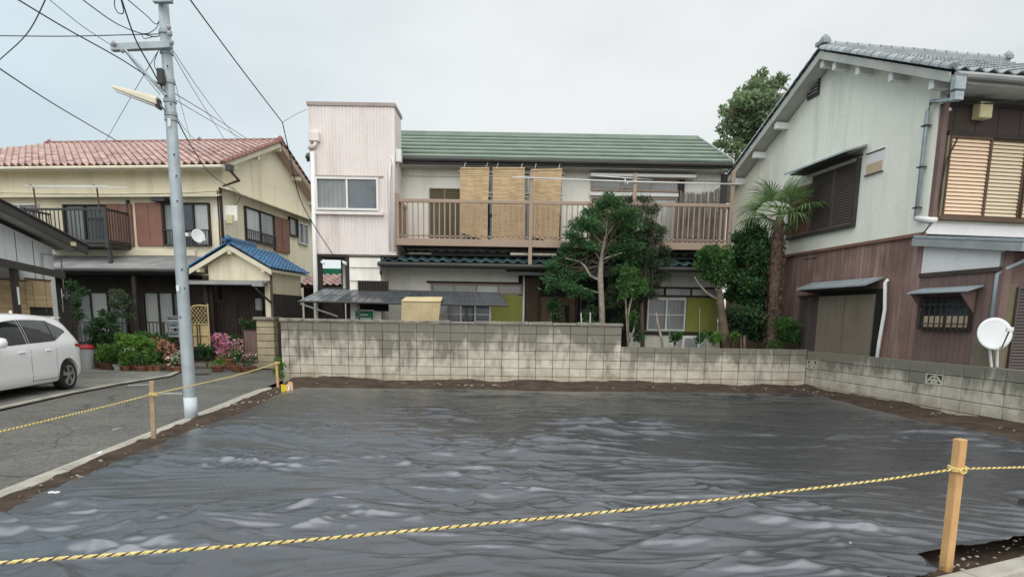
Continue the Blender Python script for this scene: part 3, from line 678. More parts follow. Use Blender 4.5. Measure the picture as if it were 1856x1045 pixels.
MB().slab([(xr_, -.52, zE-.08), (xr_, RV_, RZ-.08), (xr_, RV_, RZ+.1), (xr_, -.52, zE+.1)], (.035, 0, 0)).build('verge_flashing', m_alu, e)
MB().box(xl_, xr_, -.53, -.5, zE-.13, zE+.0).build('fascia', m_darkm, e)
MB().tube([(xl_, -.58, zE-.03), (xr_, -.58, zE-.05)], .05, 8).build('gutter', m_darkm, e)
MB().box(-3.1, xr, -.45, .02, zE-.16, zE-.13).build('soffit', m_soff, e)
# tower
tv = -1.1; s0, s1, t0, t1 = CH.RV(tv, 559, 190, 715, 463)
twx0 = CH.V(563, 330, tv)[0]; twx1 = CH.V(716.5, 330, tv)[0]; twt = CH.V(635, 190, tv)[1]; twb = CH.V(635, 461, tv)[1]
tb = MB(front(tv)); tb.box(twx0, twx1, -.95, 0, twb, twt-.03)
nr_ = int((twx1-twx0)/.083)
wr = s1-s0
tb.build('tower_wall', m_pink, e)
rb = MB(front(tv)); wx0, wx1, wz0, wz1 = CH.RV(tv, 573, 322, 687, 382)
for i in range(nr_):
    a = twx0+.083*i+.01
    def rib(a, z0, z1): rb.slab([(a, .001, z0), (a+.055, .001, z0), (a+.045, .014, z0), (a+.01, .014, z0)], (0, 0, z1-z0))
    if a+.05 < wx0-.05 or a > wx1+.02: rib(a, twb+.01, twt-.04)
    else: rib(a, twb+.01, wz0-.09); rib(a, wz1+.05, twt-.04)
rb.build('cladding_ribs', m_pink, e)
MB(front(tv)).box(twx0-.03, twx1+.03, -1.0, .04, twt-.03, twt+.05).build('tower_cap', m_pinktrim, e)
win(e, front(tv), wx0, wx1, wz0, wz1, 2, m_whitep, [m_gframe, m_bluegl], .09, .05)
MB(front(tv)).box(wx0-.05, wx1+.12, .0, .12, wz0-.1, wz0-.03).build('sill', m_pink, e)
MB(front(tv)).box(wx0-.05, wx1+.12, .0, .035, wz1+.02, wz1+.045).build('flashing', m_pinktrim, e)
hx, _, hz0, hz1 = CH.RV(tv, 562, 240, 577, 262)
MB(front(tv)).box(hx+.0, hx+.25, .0, .14, hz0+.05, hz1).build('vent_hood', m_pink, e, bevel=.015)
pipe(e, [(hx+.16, tv-.07, hz0+.05), (hx+.12, tv-.07, hz0-.05), (hx-.03, tv-.07, hz0-.09)], .05, m_pink, 'vent_elbow')
p0 = CH.V(566.5, 275, tv-.08); p1 = CH.V(573, 600, tv-.08)
pipe(e, [(p0[0], tv-.08, p0[1]), (p1[0], tv-.08, 0)], .055, m_whitep)
pipe(e, [(twx1-.10, tv-.05, CH.V(706, 295, tv)[1]), (twx1-.14, tv-.05, CH.V(706, 330, tv)[1]), (twx1-.14, tv-.05, CH.V(706, 455, tv)[1])], .022, m_whitep, 'conduit')
pipe(e, [(twx1-.06, tv-.05, CH.V(712, 285, tv)[1]), (twx1-.03, tv-.05, CH.V(712, 300, tv)[1]), (twx1-.03, tv-.05, CH.V(712, 455, tv)[1])], .03, m_pink, 'conduit')
# tower underside: opening with two dark posts, white siding beside it
MB().box(twx0+.02, twx1, tv+.0, tv+.95, twb-.06, twb-.003).build('tower_beam', m_darkw, e)
a0, a1, b0, b1 = CH.RV(tv, 634, 463, 690, 600)
MB().box(a0, a1, tv+.02, 0, 0, twb-.06).build('side_room', m_whites, e)
for k, py in enumerate((463, 484, 508)):
    z = CH.V(660, py, tv)[1]; MB(front(tv)).box(a0, a1, -.01, .012, z-.012, z).build('siding_lap', m_pinktrim, e)
for px in (580, 630):
    x = CH.V(px, 530, tv)[0]; MB().box(x-.05, x+.05, tv+.02, tv+.13, 0, twb-.06).build('post', m_darkw, e)
x = CH.V(618, 530, .2)[0]; MB().box(x-.06, x+.06, .5, .62, 0, zsplit).build('post', m_darkw, e)
# torn white plastic under the beam
for px, w_ in ((583, .09), (622, .1)):
    x, z = CH.V(px, 472, tv-.02); MB(front(tv)).slab([(x-.03, .03, z), (x+w_, .05, z-.04), (x+w_*.8, .03, z-.12), (x, .06, z-.06)], (0, .004, 0)).build('torn_plastic', m_whitep, e)
# dark lattice window and green sign on the side room
s0, s1, t0, t1 = CH.RV(tv, 649, 509, 704, 527)
MB(front(tv)).box(s0, s1, .003, .03, t0-.5, t1).build('vent_window', m_black, e)
for i in range(12): x = lerp(s0, s1, (i+.5)/12); MB(front(tv)).box(x-.012, x+.012, .03, .05, t0, t1).build('slat', m_darkw, e)
s0, s1, t0, t1 = CH.RV(tv-.06, 642, 561, 678, 590)
sg = MB(front(tv)).box(s0, s1, .02, .035, t0, t1).build('sign', m_whitep); sgt = tag(sg, 'small green and white notice fixed beneath the grey canopy', 'sign'); sg.location = CH.W(0, 0); 
MB(front(tv)).box(s0+.03, s1-.03, .036, .041, t1-.33, t1-.03).build('sign_face', m_signg, sg, bevel=.01)
for q, (a, b, c, d) in enumerate([(.12, .35, .08, .11), (.10, .42, .17, .185), (.10, .42, .20, .215), (.10, .42, .23, .245), (.06, .08, .15, .3)]):
    MB(front(tv)).box(s0+a, min(s0+b, s1-.05), .0415, .0435, t1-.03-d, t1-.03-c).build('lettering', m_whitep, sg)
# balcony
bv = -1.1; bl, br = CH.V(722, 400, bv)[0], CH.V(1322, 400, bv)[0]
zr = CH.V(1020, 364.5, bv)[1]; zb0 = CH.V(1020, 449, bv)[1]; zb1 = CH.V(1020, 436, bv)[1]
MB().box(bl+.05, br-.05, bv+.06, -.005, zb0+.04, zb0+.14).build('balcony_floor', m_brownm, e)
MB().box(bl, br, bv-.02, bv+.05, zb0, zb1).build('balcony_beam', m_brownm, e, bevel=.005)
MB().box(bl, br, bv-.015, bv+.04, zr-.085, zr).build('balcony_rail', m_brownm, e, bevel=.008)
MB().box(bl, br, bv+.0, bv+.03, zb1+.05, zb1+.08).build('lower_rail', m_brownm, e)
nb = 62
for i in range(nb):
    x = lerp(bl+.03, br-.03, (i+.5)/nb); MB().box(x-.014, x+.014, bv, bv+.025, zb1+.0, zr-.085).build('baluster', m_brownm, e)
for px, top in ((720, 350), (962, 312), (1148, 314), (1324, 310)):
    x = CH.V(px, 400, bv)[0]; z = CH.V(px, top, bv)[1]; MB().box(x-.045, x+.045, bv-.03, bv+.055, zb0-.45 if 900 < px < 1000 else zb0, z).build('balcony_post', m_brownm, e, bevel=.004)
for x in (bl, br-.03): 
    MB().box(x, x+.04, bv+.05, 0, zr-.085, zr).build('side_rail', m_brownm, e); MB().box(x, x+.04, bv+.05, 0, zb0, zb1).build('side_beam', m_brownm, e)
    for q in range(8): y = lerp(bv+.1, -.05, q/7); MB().box(x+.005, x+.03, y, y+.025, zb1, zr-.085).build('baluster', m_brownm, e)
for a, b in ((738, 780), (925, 1010)):
    s0, s1, t0, t1 = CH.RV(bv, a, 457, b, 461); MB().box(s0, s1, bv+.2, bv+.26, t0, t1).build('bracket_bar', m_fasc, e)
MB().box(bl+.1, br-.1, bv+.15, -.01, zb0-.22, zb0-.18).build('balcony_shadow_board', m_black, e)  # black board painted in as the shade under the balcony floor
# upper openings
s0, s1, t0, t1 = CH.RV(0, 779, 342, 834, 442)
w_ = (s1-s0)/2
for i in range(2): shutter(e, fv, s0+w_*i, s0+w_*(i+1), t0, t1, m_shutg, .05)
s0, s1, t0, t1 = CH.RV(0, 834, 318, 1020, 440)
win(e, fv, s0, s1, lerp(t0, t1, .72), t1, 3, m_whitep, [m_curtd, m_glass, m_curtd], .06, name='transom_window')
win(e, fv, s0, s1, t0, lerp(t0, t1, .70), 3, m_whitep, [m_glass, m_curtd], .06, name='balcony_door')
MB(fv).box(s0-.05, s1+.02, .0, .16, t1+.02, t1+.1).build('shutter_box', m_whitep, e)
s0, s1, t0, t1 = CH.RV(0, 1071, 326, 1236, 348)
win(e, fv, s0, s1, t0, t1, 3, m_brownm, [m_curtd, m_glass], .06, name='transom_window')
MB(fv).box(s0-.05, s1+.28, .0, .3, t1+.02, t1+.09).build('window_hood', m_whitep, e); MB(fv).box(s0-.02, s1, .0, .1, t0-.12, t0-.03).build('lintel', m_whitep, e)
win(e, fv, s0, CH.V(1226, 395)[0], CH.V(1150, 441)[1], t0-.14, 4, m_brownm, [m_shutg, m_shutg, m_curt, m_curt], .06, name='balcony_door')
MB(fv).box(CH.V(1226, 395)[0], CH.V(1236, 395)[0], .0, .1, CH.V(1150, 441)[1], t1).build('door_jamb', m_darkw, e)
a, b = CH.V(1302, 395)[0], CH.V(1310, 395)[0]
MB(fv).box(a, b+.05, -.01, .05, CH.V(1306, 440)[1], zE-.15).build('corner_gap_strip', m_darkm, e)  # dark strip painted in for the shaded gap right of the screen
for px in (1308, 1314):
    x, z1 = CH.V(px, 380, -.6); _, z0 = CH.V(px, 440, -.6); MB().box(x-.02, x+.02, -.62, -.6, z0, z1).build('leaning_board', m_fasc, e)
# ceiling line below the eave
MB(fv).box(-3.1, xr, .0, .012, zE-.34, zE-.325).build('wall_trim', m_soff, e)
# meter box and cables between tower and roof
s0, s1, t0, t1 = CH.RV(tv, 719, 269, 727, 292)
MB(front(tv)).box(twx1+.005, twx1+.14, -.25, -.05, t0, t1).build('meter_box', m_whitep, e, bevel=.01)
# teal tiled pent roof
pl_, pr_ = CH.V(690, 470, -1.0)[0], xr+.3
zpe = CH.V(900, 477, -1.05)[1]; zpt = zpe+.34
sdir = Vector((0, 1.0, zpt-zpe)).normalized()
tile_roof(e, (pl_, -1.05, zpe), (1, 0, 0), sdir, pr_-pl_, 1.05, .27, .27, m_teal, lift=.03, roll=.05)
MB().slab([(pl_, -1.0, zpe-.03), (pr_, -1.0, zpe-.03), (pr_, -.002, zpt-.03), (pl_, -.002, zpt-.03)], (0, 0, -.05)).build('pent_roof_deck', m_soff, e)
MB().box(pl_, pr_, -1.06, -1.02, zpe-.14, zpe-.02).build('pent_fascia', m_darkm, e)
MB().tube([(pl_-.05, -1.12, zpe-.06), (pr_, -1.12, zpe-.08)], .055, 8).build('pent_gutter', m_darkm, e)
ridge_caps(e, (pl_+.02, -1.05, zpe+.05), (pl_+.02, 0, zpt+.05), .07, m_teal)
x, z = CH.V(691, 484, -1.1); x2, z2 = CH.V(697, 505, -.15)
pipe(e, [(x, -1.12, z), (x, -1.12, z-.12), (x2, -.8, z2-.1), (x2, -.8, 0)], .035, m_darkm)
# ground floor windows
s0, s1, t0, t1 = CH.RV(0, 781, 514, 946, 532)
win(e, fv, s0, s1, t0, t1, 4, m_brownm, [m_curtd, m_curtd, m_curt, m_curtd], .07, name='transom_window')
MB(fv).box(s0-.1, s1+.02, .0, .1, t1+.0, t1+.05).build('lintel', m_darkw, e)
z0 = CH.V(850, 592)[1]
win(e, fv, s0, CH.V(890, 560)[0], z0-.2, t0-.02, 4, m_alu, [m_curt, m_curtd, m_bluegl, m_bluegl], .07, bars=1)
panels(e, fv, CH.V(890, 560)[0]+.02, CH.V(948, 560)[0], z0-.2, CH.V(920, 535)[1], 1, m_olive, 'shutter_case', .09)
for a, b in ((952, 978),):
    s0, s1, t0, t1 = CH.RV(-.02, a, 500, b, 600); MB(fv).box(s0, s1, .0, .03, 0, t1).build('entrance_side', m_darkw, e)
    for i in range(9): x = lerp(s0, s1, (i+.5)/9); MB(fv).box(x-.014, x+.014, .03, .06, 0, t1-.05).build('slat', m_woodb, e)
x = CH.V(949, 550, -.1)[0]; pipe(e, [(x, -.12, CH.V(949, 498, -.1)[1]), (x, -.12, 0)], .03, m_whitep)
s0, s1, t0, t1 = CH.RV(-.02, 918, 492, 1010, 500)
MB().slab([(s0, -.6, t0), (s1, -.6, t0), (s1, 0, t0+.12), (s0, 0, t0+.12)], (0, 0, .06)).build('entrance_canopy', m_grey, e)
s0, s1, t0, t1 = CH.RV(0, 979, 538, 1042, 600)
MB(fv).box(s0-.6, CH.V(1160, 550)[0], -.0, .015, 0, CH.V(1000, 500)[1]).build('entrance_shade_plate', m_black, e)  # flat black plate, the shade of a deep entrance put into its colour
d = MB(fv).box(s0, s1, .02, .07, 0, t1).build('front_door', m_woodb, e, bevel=.006)
x0_ = CH.V(1023, 560)[0]; MB(fv).box(x0_, x0_+.12, .071, .076, CH.V(1000, 583)[1], CH.V(1000, 553)[1]).build('door_glass', m_black, d)
for a in (s0-.06, s1): MB(fv).box(a, a+.06, .02, .1, 0, t1+.08).build('door_frame', m_darkw, e)
for px in (1052, 1066): x = CH.V(px, 550)[0]; MB(fv).box(x-.02, x+.02, .03, .07, 0, CH.V(1000, 535)[1]).build('lattice_post', m_darkm, e)
# right ground-floor window
s0, s1, t0, t1 = CH.RV(0, 1172, 541, 1241, 599)
win(e, fv, s0, s1, t0, t1, 2, m_whitep, [m_curtd, m_gframe], .09, .04, bars=1)
panels(e, fv, s1+.01, CH.V(1300, 570)[0], t0-.02, t1+.03, 1, m_olive, 'shutter_case', .09)
s0b, s1b, t0b, t1b = CH.RV(0, 1155, 520, 1302, 538)
win(e, fv, s0b, s1b, t0b, t1b, 3, m_darkw, [m_glass, m_curt, m_curt], .07, name='transom_window')
MB(fv).box(s0b-.1, s1b+.02, .0, .09, t0-.11, t0-.03).build('lintel', m_darkw, e)
MB(fv).box(CH.V(1148, 570)[0], s0-.01, .0, .05, t0, t1).build('side_panel', m_darkw, e)
ax, _, az0, az1 = CH.RV(-.4, 1233, 608, 1266, 626)
ac = thing('air_conditioner', 'white outdoor air conditioner unit under the right ground-floor window', 'air conditioner', CH.W(ax, -.6))
MB().box(0, .5, 0, .3, .05, az1).build('casing', m_whitep, ac, bevel=.02); MB().box(.06, .40, -.012, -.002, .15, az1-.06).build('grille', m_grey, ac)
MB(fv).box(CH.V(1140, 610)[0], xr, .0, .02, -.05, CH.V(1200, 603)[1]).build('plinth', m_pale, e)
# white laundry pole(s)
def tpole(name, pts, r, mat, label, cat, group=None): return tag(MB().tube([tuple(p) for p in pts], r, 8).build(name, mat, smooth=True), label, cat, group)
tpole('laundry_pole', [PX(929, 321, 16.25), PX(1140, 329, 16.25), PX(1345, 334, 16.25)], .016, m_whitep, 'long white laundry pole across the balcony posts', 'laundry pole', 'laundry poles on the bronze balcony')
tpole('laundry_pole', [PX(1068, 318, 16.7), PX(1183, 326, 16.7)], .016, m_alu, 'short laundry pole behind the long one on the balcony', 'laundry pole', 'laundry poles on the bronze balcony')
tpole('clothes_hook', [PX(1133, 324, 16.2), PX(1133, 334, 16.2), PX(1137, 335, 16.2), PX(1138, 330, 16.2)], .012, m_whitep, 'white hook hanging from the long laundry pole', 'hook')
# blinds
def blind(pxs, pyt, pyb0, pyb1, Y, mat, label, sag=.02, strings=True, ns=46, grp='bamboo blinds hung along the balcony'):
    a, b = PX(pxs[0], pyt[0], Y), PX(pxs[1], pyt[1], Y); c = PX(pxs[2], pyb0, Y); d = PX(pxs[3], pyb1, Y)
    o = thing('bamboo_blind', label, 'blind', (a.x, Y, min(c.z, d.z)), 0, grp); off = Vector(o.location)
    def P(u, v):
        top = a.lerp(b, u); bot = c.lerp(d, u); q = top.lerp(bot, v); q.y += sag*math.sin(v*3.1)+.025*math.sin(u*9+v*2)*v; return q-off
    mb = MB(); hh = (a-c).length
    n = max(14, int(hh/.042))
    for i in range(n):
        v0, v1 = (i+.04)/n, (i+.84)/n
        for k in range(4):
            q = [P(k/4, v0), P((k+1)/4, v0), P((k+1)/4, v1), P(k/4, v1)]
            mb.slab([tuple(x) for x in q], (0, .008, 0))
    mb.build('cane_slats', mat, o)
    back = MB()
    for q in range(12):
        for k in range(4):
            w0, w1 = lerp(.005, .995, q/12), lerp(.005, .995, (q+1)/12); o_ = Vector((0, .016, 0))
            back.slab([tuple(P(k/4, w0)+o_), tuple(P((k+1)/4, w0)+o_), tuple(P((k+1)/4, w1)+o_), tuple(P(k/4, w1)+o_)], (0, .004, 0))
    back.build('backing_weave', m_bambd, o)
    MB().tube([tuple(P(0, 0)+Vector((0, -.01, 0))), tuple(P(1, 0)+Vector((0, -.01, 0)))], .016, 6).build('head_bar', mat, o)
    for u in (.2, .5, .8): MB().tube([tuple(P(u, t)+Vector((0, -.006, 0))) for t in np.linspace(0, 1, 6)], .004, 4)  .build('cord', m_bambl, o)
    if strings:
        for u in (.12, .88):
            s_ = P(u, 0); MB().tube([tuple(s_), (s_.x+.04, s_.y+.1, zE-.12-off.z)], .005, 4).build('string', m_whitep, o)
    return o
blind((834, 887, 833, 882), (305, 305), 421, 436, 16.62, m_bamb, 'left bamboo blind on the balcony, its bottom edge slanting')
blind((893, 951, 893, 951), (305, 305), 437, 437, 16.62, m_bamb, 'middle bamboo blind on the balcony with pale worn patches')
blind((962, 1019, 959, 1012), (308, 307), 426, 443, 16.62, m_bamb, 'right bamboo blind on the balcony, nearest the tree')
# reed screen
o = thing('reed_screen', 'grey weathered reed screen leaning at the right end of the balcony', 'screen', PX(1268, 440, 16.75)); off = Vector(o.location); mb = MB()
n = 120
for i in range(n):
    u = i/n; xt = lerp(1233, 1304, u)+random.uniform(-1, 1); xb = lerp(1227, 1300, u)
    yt = 347+6*math.sin(u*2.6)+(-8*u*u)+random.uniform(-3, 4)
    p, q = PX(xt, yt, 16.75)-off, PX(xb, 444, 16.5)-off; w_ = random.uniform(.006, .011); dy = .03*math.sin(u*30)+random.uniform(-.01, .01)
    p.y += dy; q.y += dy; mb.tube([tuple(p), tuple((p+q)/2+Vector((random.uniform(-.008, .008), -.01, 0))), tuple(q)], w_, 4)
mb.build('reeds', m_reed, o)
for t in (.15, .5, .85):
    MB().tube([tuple(PX(lerp(1233, 1305, u), lerp(352, 444, t), lerp(16.75, 16.5, t)-.04)-off) for u in (0, .3, .6, 1)], .006, 4).build('binding_cord', m_bark, o)
# grey canopy in front of the ground floor
o = thing('canopy', 'low grey polycarbonate canopy on a metal frame above the tall block wall', 'canopy', (0, 0, 0))
fl, fr_ = PX(540, 546, 15.5), PX(922, 554, 15.5); bl_, br_ = PX(586, 523, 16.35), PX(905, 531, 16.35)
n = 6
us = [0, .22, .42, .62, .76, .87, 1]
cuts = [0, .17, .36, .58, .76, .88, 1]
for i in range(6):
    g = .008
    a, b, c, d = fl.lerp(fr_, cuts[i]), fl.lerp(fr_, cuts[i+1]), bl_.lerp(br_, cuts[i+1]), bl_.lerp(br_, cuts[i])
    MB().slab([tuple(a+Vector((g, 0, 0))), tuple(b-Vector((g, 0, 0))), tuple(c-Vector((g, 0, 0))), tuple(d+Vector((g, 0, 0)))], (0, 0, .006)).build('roof_panel', m_clear if i == 0 else m_poly, o)
    for k in range(5):
        t_ = (k+.5)/5; MB().tube([tuple(a.lerp(b, t_)+Vector((0, 0, .012))), tuple(d.lerp(c, t_)+Vector((0, 0, .012)))], .006, 4).build('corrugation', m_poly, o)
for i in range(7):
    a, b = fl.lerp(fr_, cuts[i]), bl_.lerp(br_, cuts[i]); MB().tube([tuple(a+Vector((0, 0, -.01))), tuple(b+Vector((0, 0, -.01)))], .018, 6).build('rafter', m_darkm, o)
MB().tube([tuple(fl), tuple(fr_)], .028, 6).build('front_rail', m_darkm, o); MB().tube([tuple(bl_), tuple(br_)], .022, 6).build('back_rail', m_darkm, o)
MB().tube([tuple(fl.lerp(bl_, .5)), tuple(fr_.lerp(br_, .5))], .014, 6).build('middle_rail', m_darkm, o)
a = PX(545, 550, 15.55); b = PX(612, 573, 16.2); MB().tube([tuple(a), tuple(b)], .022, 6).build('brace', m_whitep, o)
for px in (650, 845): a = PX(px, 551, 15.6); MB().tube([tuple(a), (a.x, a.y, 0.05)], .035, 8).build('post', m_darkm, o)
MB().tube([(bl_.x+.5, bl_.y, bl_.z), (bl_.x+.5, bl_.y, .05)], .035, 8).build('post', m_darkm, o)
blind((728, 799, 727, 794), (545, 546), 592, 592, 15.44, m_bambl, 'pale bamboo blind draped over the front edge of the grey canopy', 0, False, grp='bamboo blinds hung on the canopy')
a, b = PX(736, 542, 15.75), PX(802, 542, 15.75); c, d = PX(728, 547, 15.45), PX(800, 547, 15.45)
MB().slab([tuple(c+Vector((0, 0, .03))), tuple(d+Vector((0, 0, .03))), tuple(b+Vector((0, 0, .05))), tuple(a+Vector((0, 0, .05)))], (0, 0, .008)).build('blind_fold', m_bambl, bpy.data.objects['bamboo_blind.003']).matrix_parent_inverse = Matrix.Translation(-Vector(bpy.data.objects['bamboo_blind.003'].location))

# ------------------------------------------------------------------ cream house on the left
a0 = (432-930)/1151*18.5
LH = Fr(-8.86, 20.5, -.11, 'two_storey_house', 'cream two-storey house with faded red tile roof and dark balcony at left', 'house')
e = LH.e; fv = front(0); sv_ = sideR(0)
zE = LH.V(400, 300, -.55)[1]; RVl = 3.3; RZl = LH.V(500, 259, RVl)[1]; DL = 6.6
zl = LH.V(300, 462, 0)[1]          # top of the lower roof
MB().box(-13, 0, 0, DL, zl-.3, zE+.15).build('upper_wall', m_cream, e)
MB().box(-13, 0.0, .003, DL, -.1, zl-.303).build('lower_wall', m_cream, e)
MB(sv_).slab([(0, -.1, zE+.14), (DL, -.1, zE+.14), (RVl, -.1, RZl-.12)], (0, .1, 0)).build('gable_wall', m_cream, e)
rlx = LH.V(90, 262, RVl)[0]; rrx = .4
sdv = Vector((0, RVl+.6, RZl-zE)); Ls = sdv.length
ex = rlx-4.0
def keepf(a, b):
    x = ex+a; v = b/Ls*(RVl+.6); return x > rlx-4.0+v*4.0/(RVl+.6) and x < rrx+.02
MB().slab([(ex, -.6, zE-.03), (rrx, -.6, zE-.03), (rrx, RVl, RZl-.03), (rlx, RVl, RZl-.03)], (0, 0, -.07)).build('roof_deck', m_fasc, e)
MB().slab([(rlx, RVl+.01, RZl-.03), (rrx, RVl+.01, RZl-.03), (rrx, DL+.5, zE-.05), (ex, DL+.5, zE-.05)], (0, 0, -.07)).build('rear_roof', m_redt, e)
MB().add([(ex, -.6, zE-.04), (rlx, RVl, RZl-.04), (ex, DL+.6, zE-.04)], [[0, 1, 2]]).build('hip_roof', m_redt, e)
tile_roof(e, (ex, -.6, zE), (1, 0, 0), sdv, rrx-ex, Ls, .235, .29, m_redt, keepf, lift=.05, roll=.085)
ridge_caps(e, (rlx-.1, RVl, RZl+.07), (rrx+.05, RVl, RZl+.07), .085, m_redr, base=(.16, .1))
gable_end_tile(e, (rrx-.05, RVl, RZl+.06), .11, m_redr); gable_end_tile(e, (rlx, RVl, RZl+.06), .1, m_redr)
x = LH.V(362, 257, RVl)[0]; gable_end_tile(e, (x, RVl, RZl+.1), .08, m_redr)
ridge_caps(e, (rrx-.02, -.6, zE+.06), (rrx-.02, RVl, RZl+.06), .08, m_redr, name='verge_tile')
ridge_caps(e, (rrx-.02, RVl, RZl+.06), (rrx-.02, DL+.5, zE+.06), .08, m_redr, name='verge_tile')
MB(sideR(rrx-.04)).slab([(-.62, 0, zE-.12), (RVl, 0, RZl-.14), (RVl, 0, RZl+.02), (-.62, 0, zE+.02)], (0, .03, 0)).build('barge_board', m_fasc, e)
MB(sideR(rrx-.04)).slab([(RVl, 0, RZl-.14), (DL+.5, 0, zE-.12), (DL+.5, 0, zE+.02), (RVl, 0, RZl+.02)], (0, .03, 0)).build('barge_board', m_fasc, e)
for v in (.2, 1.7, 3.3, 4.9, 6.4):
    z = zE+(RZl-zE)*(1-abs(v-RVl)/(RVl+.6))-.28; MB().box(0, rrx-.05, v-.06, v+.06, z, z+.13).build('purlin_end', m_fasc, e)
MB().tube([(ex, -.68, zE-.05), (rrx, -.68, zE-.05)], .05, 8).build('gutter', m_fasc, e)
MB().box(ex, rrx, -.62, -.58, zE-.12, zE-.01).build('fascia', m_fasc, e)
x, z = LH.V(416, 300, -.65); MB().box(x-.08, x+.08, -.76, -.58, z-.16, z+.02).build('gutter_hopper', m_darkm, e)
pipe(e, [(x, -.66, z-.12), (x+.08, -.3, z-.35), (-.06, -.06, z-.5), (-.06, -.06, zl-.6)], .045, m_woodb)
pipe(e, [(-.16, -.05, z-.6), (-.16, -.05, zl-.3)], .02, m_darkm, 'cable')
# pent strips above the windows
zp = LH.V(200, 357, -.3)[1]
MB(fv).slab([(-13, .0, zp+.1), (-.0, .0, zp+.1), (-.0, .35, zp), (-13, .35, zp)], (0, 0, .04)).build('window_hood', m_fasc, e)
vS1, zS1 = LH.S(430, 352, .3); vS2, zS2 = LH.S(566, 399, .3)
zs = (zS1+zS2)/2
MB(sv_).slab([(-.3, 0, zs+.1), (DL, 0, zs+.1), (DL, .35, zs), (-.3, .35, zs)], (0, 0, .04)).build('window_hood', m_fasc, e)
MB(fv).box(-2.2, -1.75, .05, .3, zp-.12, zp-.02).build('awning_end', m_darkm, e)
# front windows
def fw_(x0, y0, x1, y1, v=0): return LH.RV(v, x0, y0, x1, y1)
s0, s1, t0, t1 = fw_(298, 368, 383, 446); win(e, fv, s0, s1, t0, t1, 3, m_darkw, [m_curtd, m_glass, m_curt], .1)
railing(e, front(-.1), s0, s1, t0, lerp(t0, t1, .38), 17, m_darkm, .035, .008)
panels(e, fv, *fw_(249, 368, 297, 446), 2, m_redb, 'shutter_case', .08)
panels(e, fv, *fw_(197, 370, 243, 446), 2, m_redb, 'shutter_case', .08)
s0, s1, t0, t1 = fw_(120, 371, 196, 446); win(e, fv, s0, s1, t0, t1, 2, m_darkw, [m_curtd, m_glass], .1)
s0, s1, t0, t1 = fw_(5, 370, 75, 440); win(e, fv, s0, s1, t0, t1, 2, m_whitep, [m_glass, m_curtd], .1)
MB(fv).box(-13, -1.0, .0, .06, zl-.02, zl+.14).build('belt_board', m_fasc, e)
# dark balcony
bvv = -1.0; b0_ = LH.V(46, 400, bvv)[0]; b1_ = LH.V(194, 410, bvv)[0]; zt_ = LH.V(120, 377, bvv)[1]; zbb = LH.V(120, 440, bvv)[1]
bb = LH.e
MB().box(b0_, b1_, bvv, -.01, zbb-.1, zbb).build('balcony_floor', m_darkm, bb)
railing(bb, front(bvv), b0_, b1_, zbb, zt_, 20, m_darkm, .07, .012, .1)
railing(bb, sideR(b1_), bvv+.04, -.02, zbb, zt_, 8, m_darkm, .07, .012, .1)
railing(bb, sideL(b0_), bvv+.04, -.02, zbb, zt_, 8, m_darkm, .07, .012, .1)
for x in (b0_, b1_): MB().box(x-.05, x+.05, bvv-.07, bvv-.005, zbb-.15, zt_+.02).build('balcony_post', m_darkm, bb)
MB().box(b1_+.0, b1_+.07, -.1, -.02, zbb, zp-.05).build('balcony_post', m_darkm, bb)
for x in (b0_+.3, b1_-.02): MB().box(x-.05, x+.05, bvv+.02, bvv+.1, zbb-.75, zbb-.1).build('balcony_prop', m_darkm, bb)
# laundry stand on the balcony
for px in (60, 175):
    x, z = LH.V(px, 335, bvv); z1 = LH.V(px, 385, bvv)[1]
    MB().tube([(x-.1, bvv, z), (x, bvv, z-.05), (x+.03, bvv, z1)], .025, 6).build('laundry_bracket', m_woodb, bb)
for py, a, b in ((337, 43, 195), (340, 60, 230)):
    o = tpole('laundry_pole', [LH.W(LH.V(a, py, bvv-.05)[0], bvv-.05, LH.V(a, py, bvv-.05)[1]), LH.W(LH.V(b, py-1, bvv-.05)[0], bvv-.05, LH.V(b, py, bvv-.05)[1])], .016, m_whitep,
              'upper white laundry pole above the dark balcony' if py == 337 else 'lower white laundry pole above the dark balcony', 'laundry pole', 'laundry poles on the dark balcony')
x_, z_ = LH.V(419, 398); MB(fv).box(x_-.1, x_+.1, .0, .12, z_-.14, z_+.14).build('junction_box', m_ivory, e, bevel=.015)
s0, s1, t0, t1 = fw_(389, 372, 430, 400); MB(fv).box(s0, s1, .0, .004, t0, t1).build('whitish_patch', m_whites, e)  # whiter rectangle on the cream wall right of the front window
# side windows
def SR(x0, yt, yb, x1, u=0.):
    xm = (x0+x1)/2; return LH.S(x0, (yt+yb)/2, u)[0], LH.S(x1, (yt+yb)/2, u)[0], LH.S(xm, yb, u)[1], LH.S(xm, yt, u)[1]
s0, s1, t0, t1 = SR(443, 382, 440, 495); win(e, sv_, s0, s1, t0, t1, 2, m_darkw, [m_curt, m_gframe], .08)
railing(e, sideR(.1), s0, s1, t0-.05, lerp(t0, t1, .32), 14, m_darkm, .035, .008)
panels(e, sv_, *SR(495, 395, 457, 521), 2, m_redb, 'shutter_case', .08)
s0, s1, t0, t1 = SR(522, 395, 428, 537); win(e, sv_, s0, s1, t0, t1, 1, m_darkw, [m_gframe], .08)
s0, s1, t0, t1 = SR(539, 405, 443, 556); win(e, sv_, s0, s1, t0, t1, 2, m_alu, [m_bluegl, m_gframe], .08)
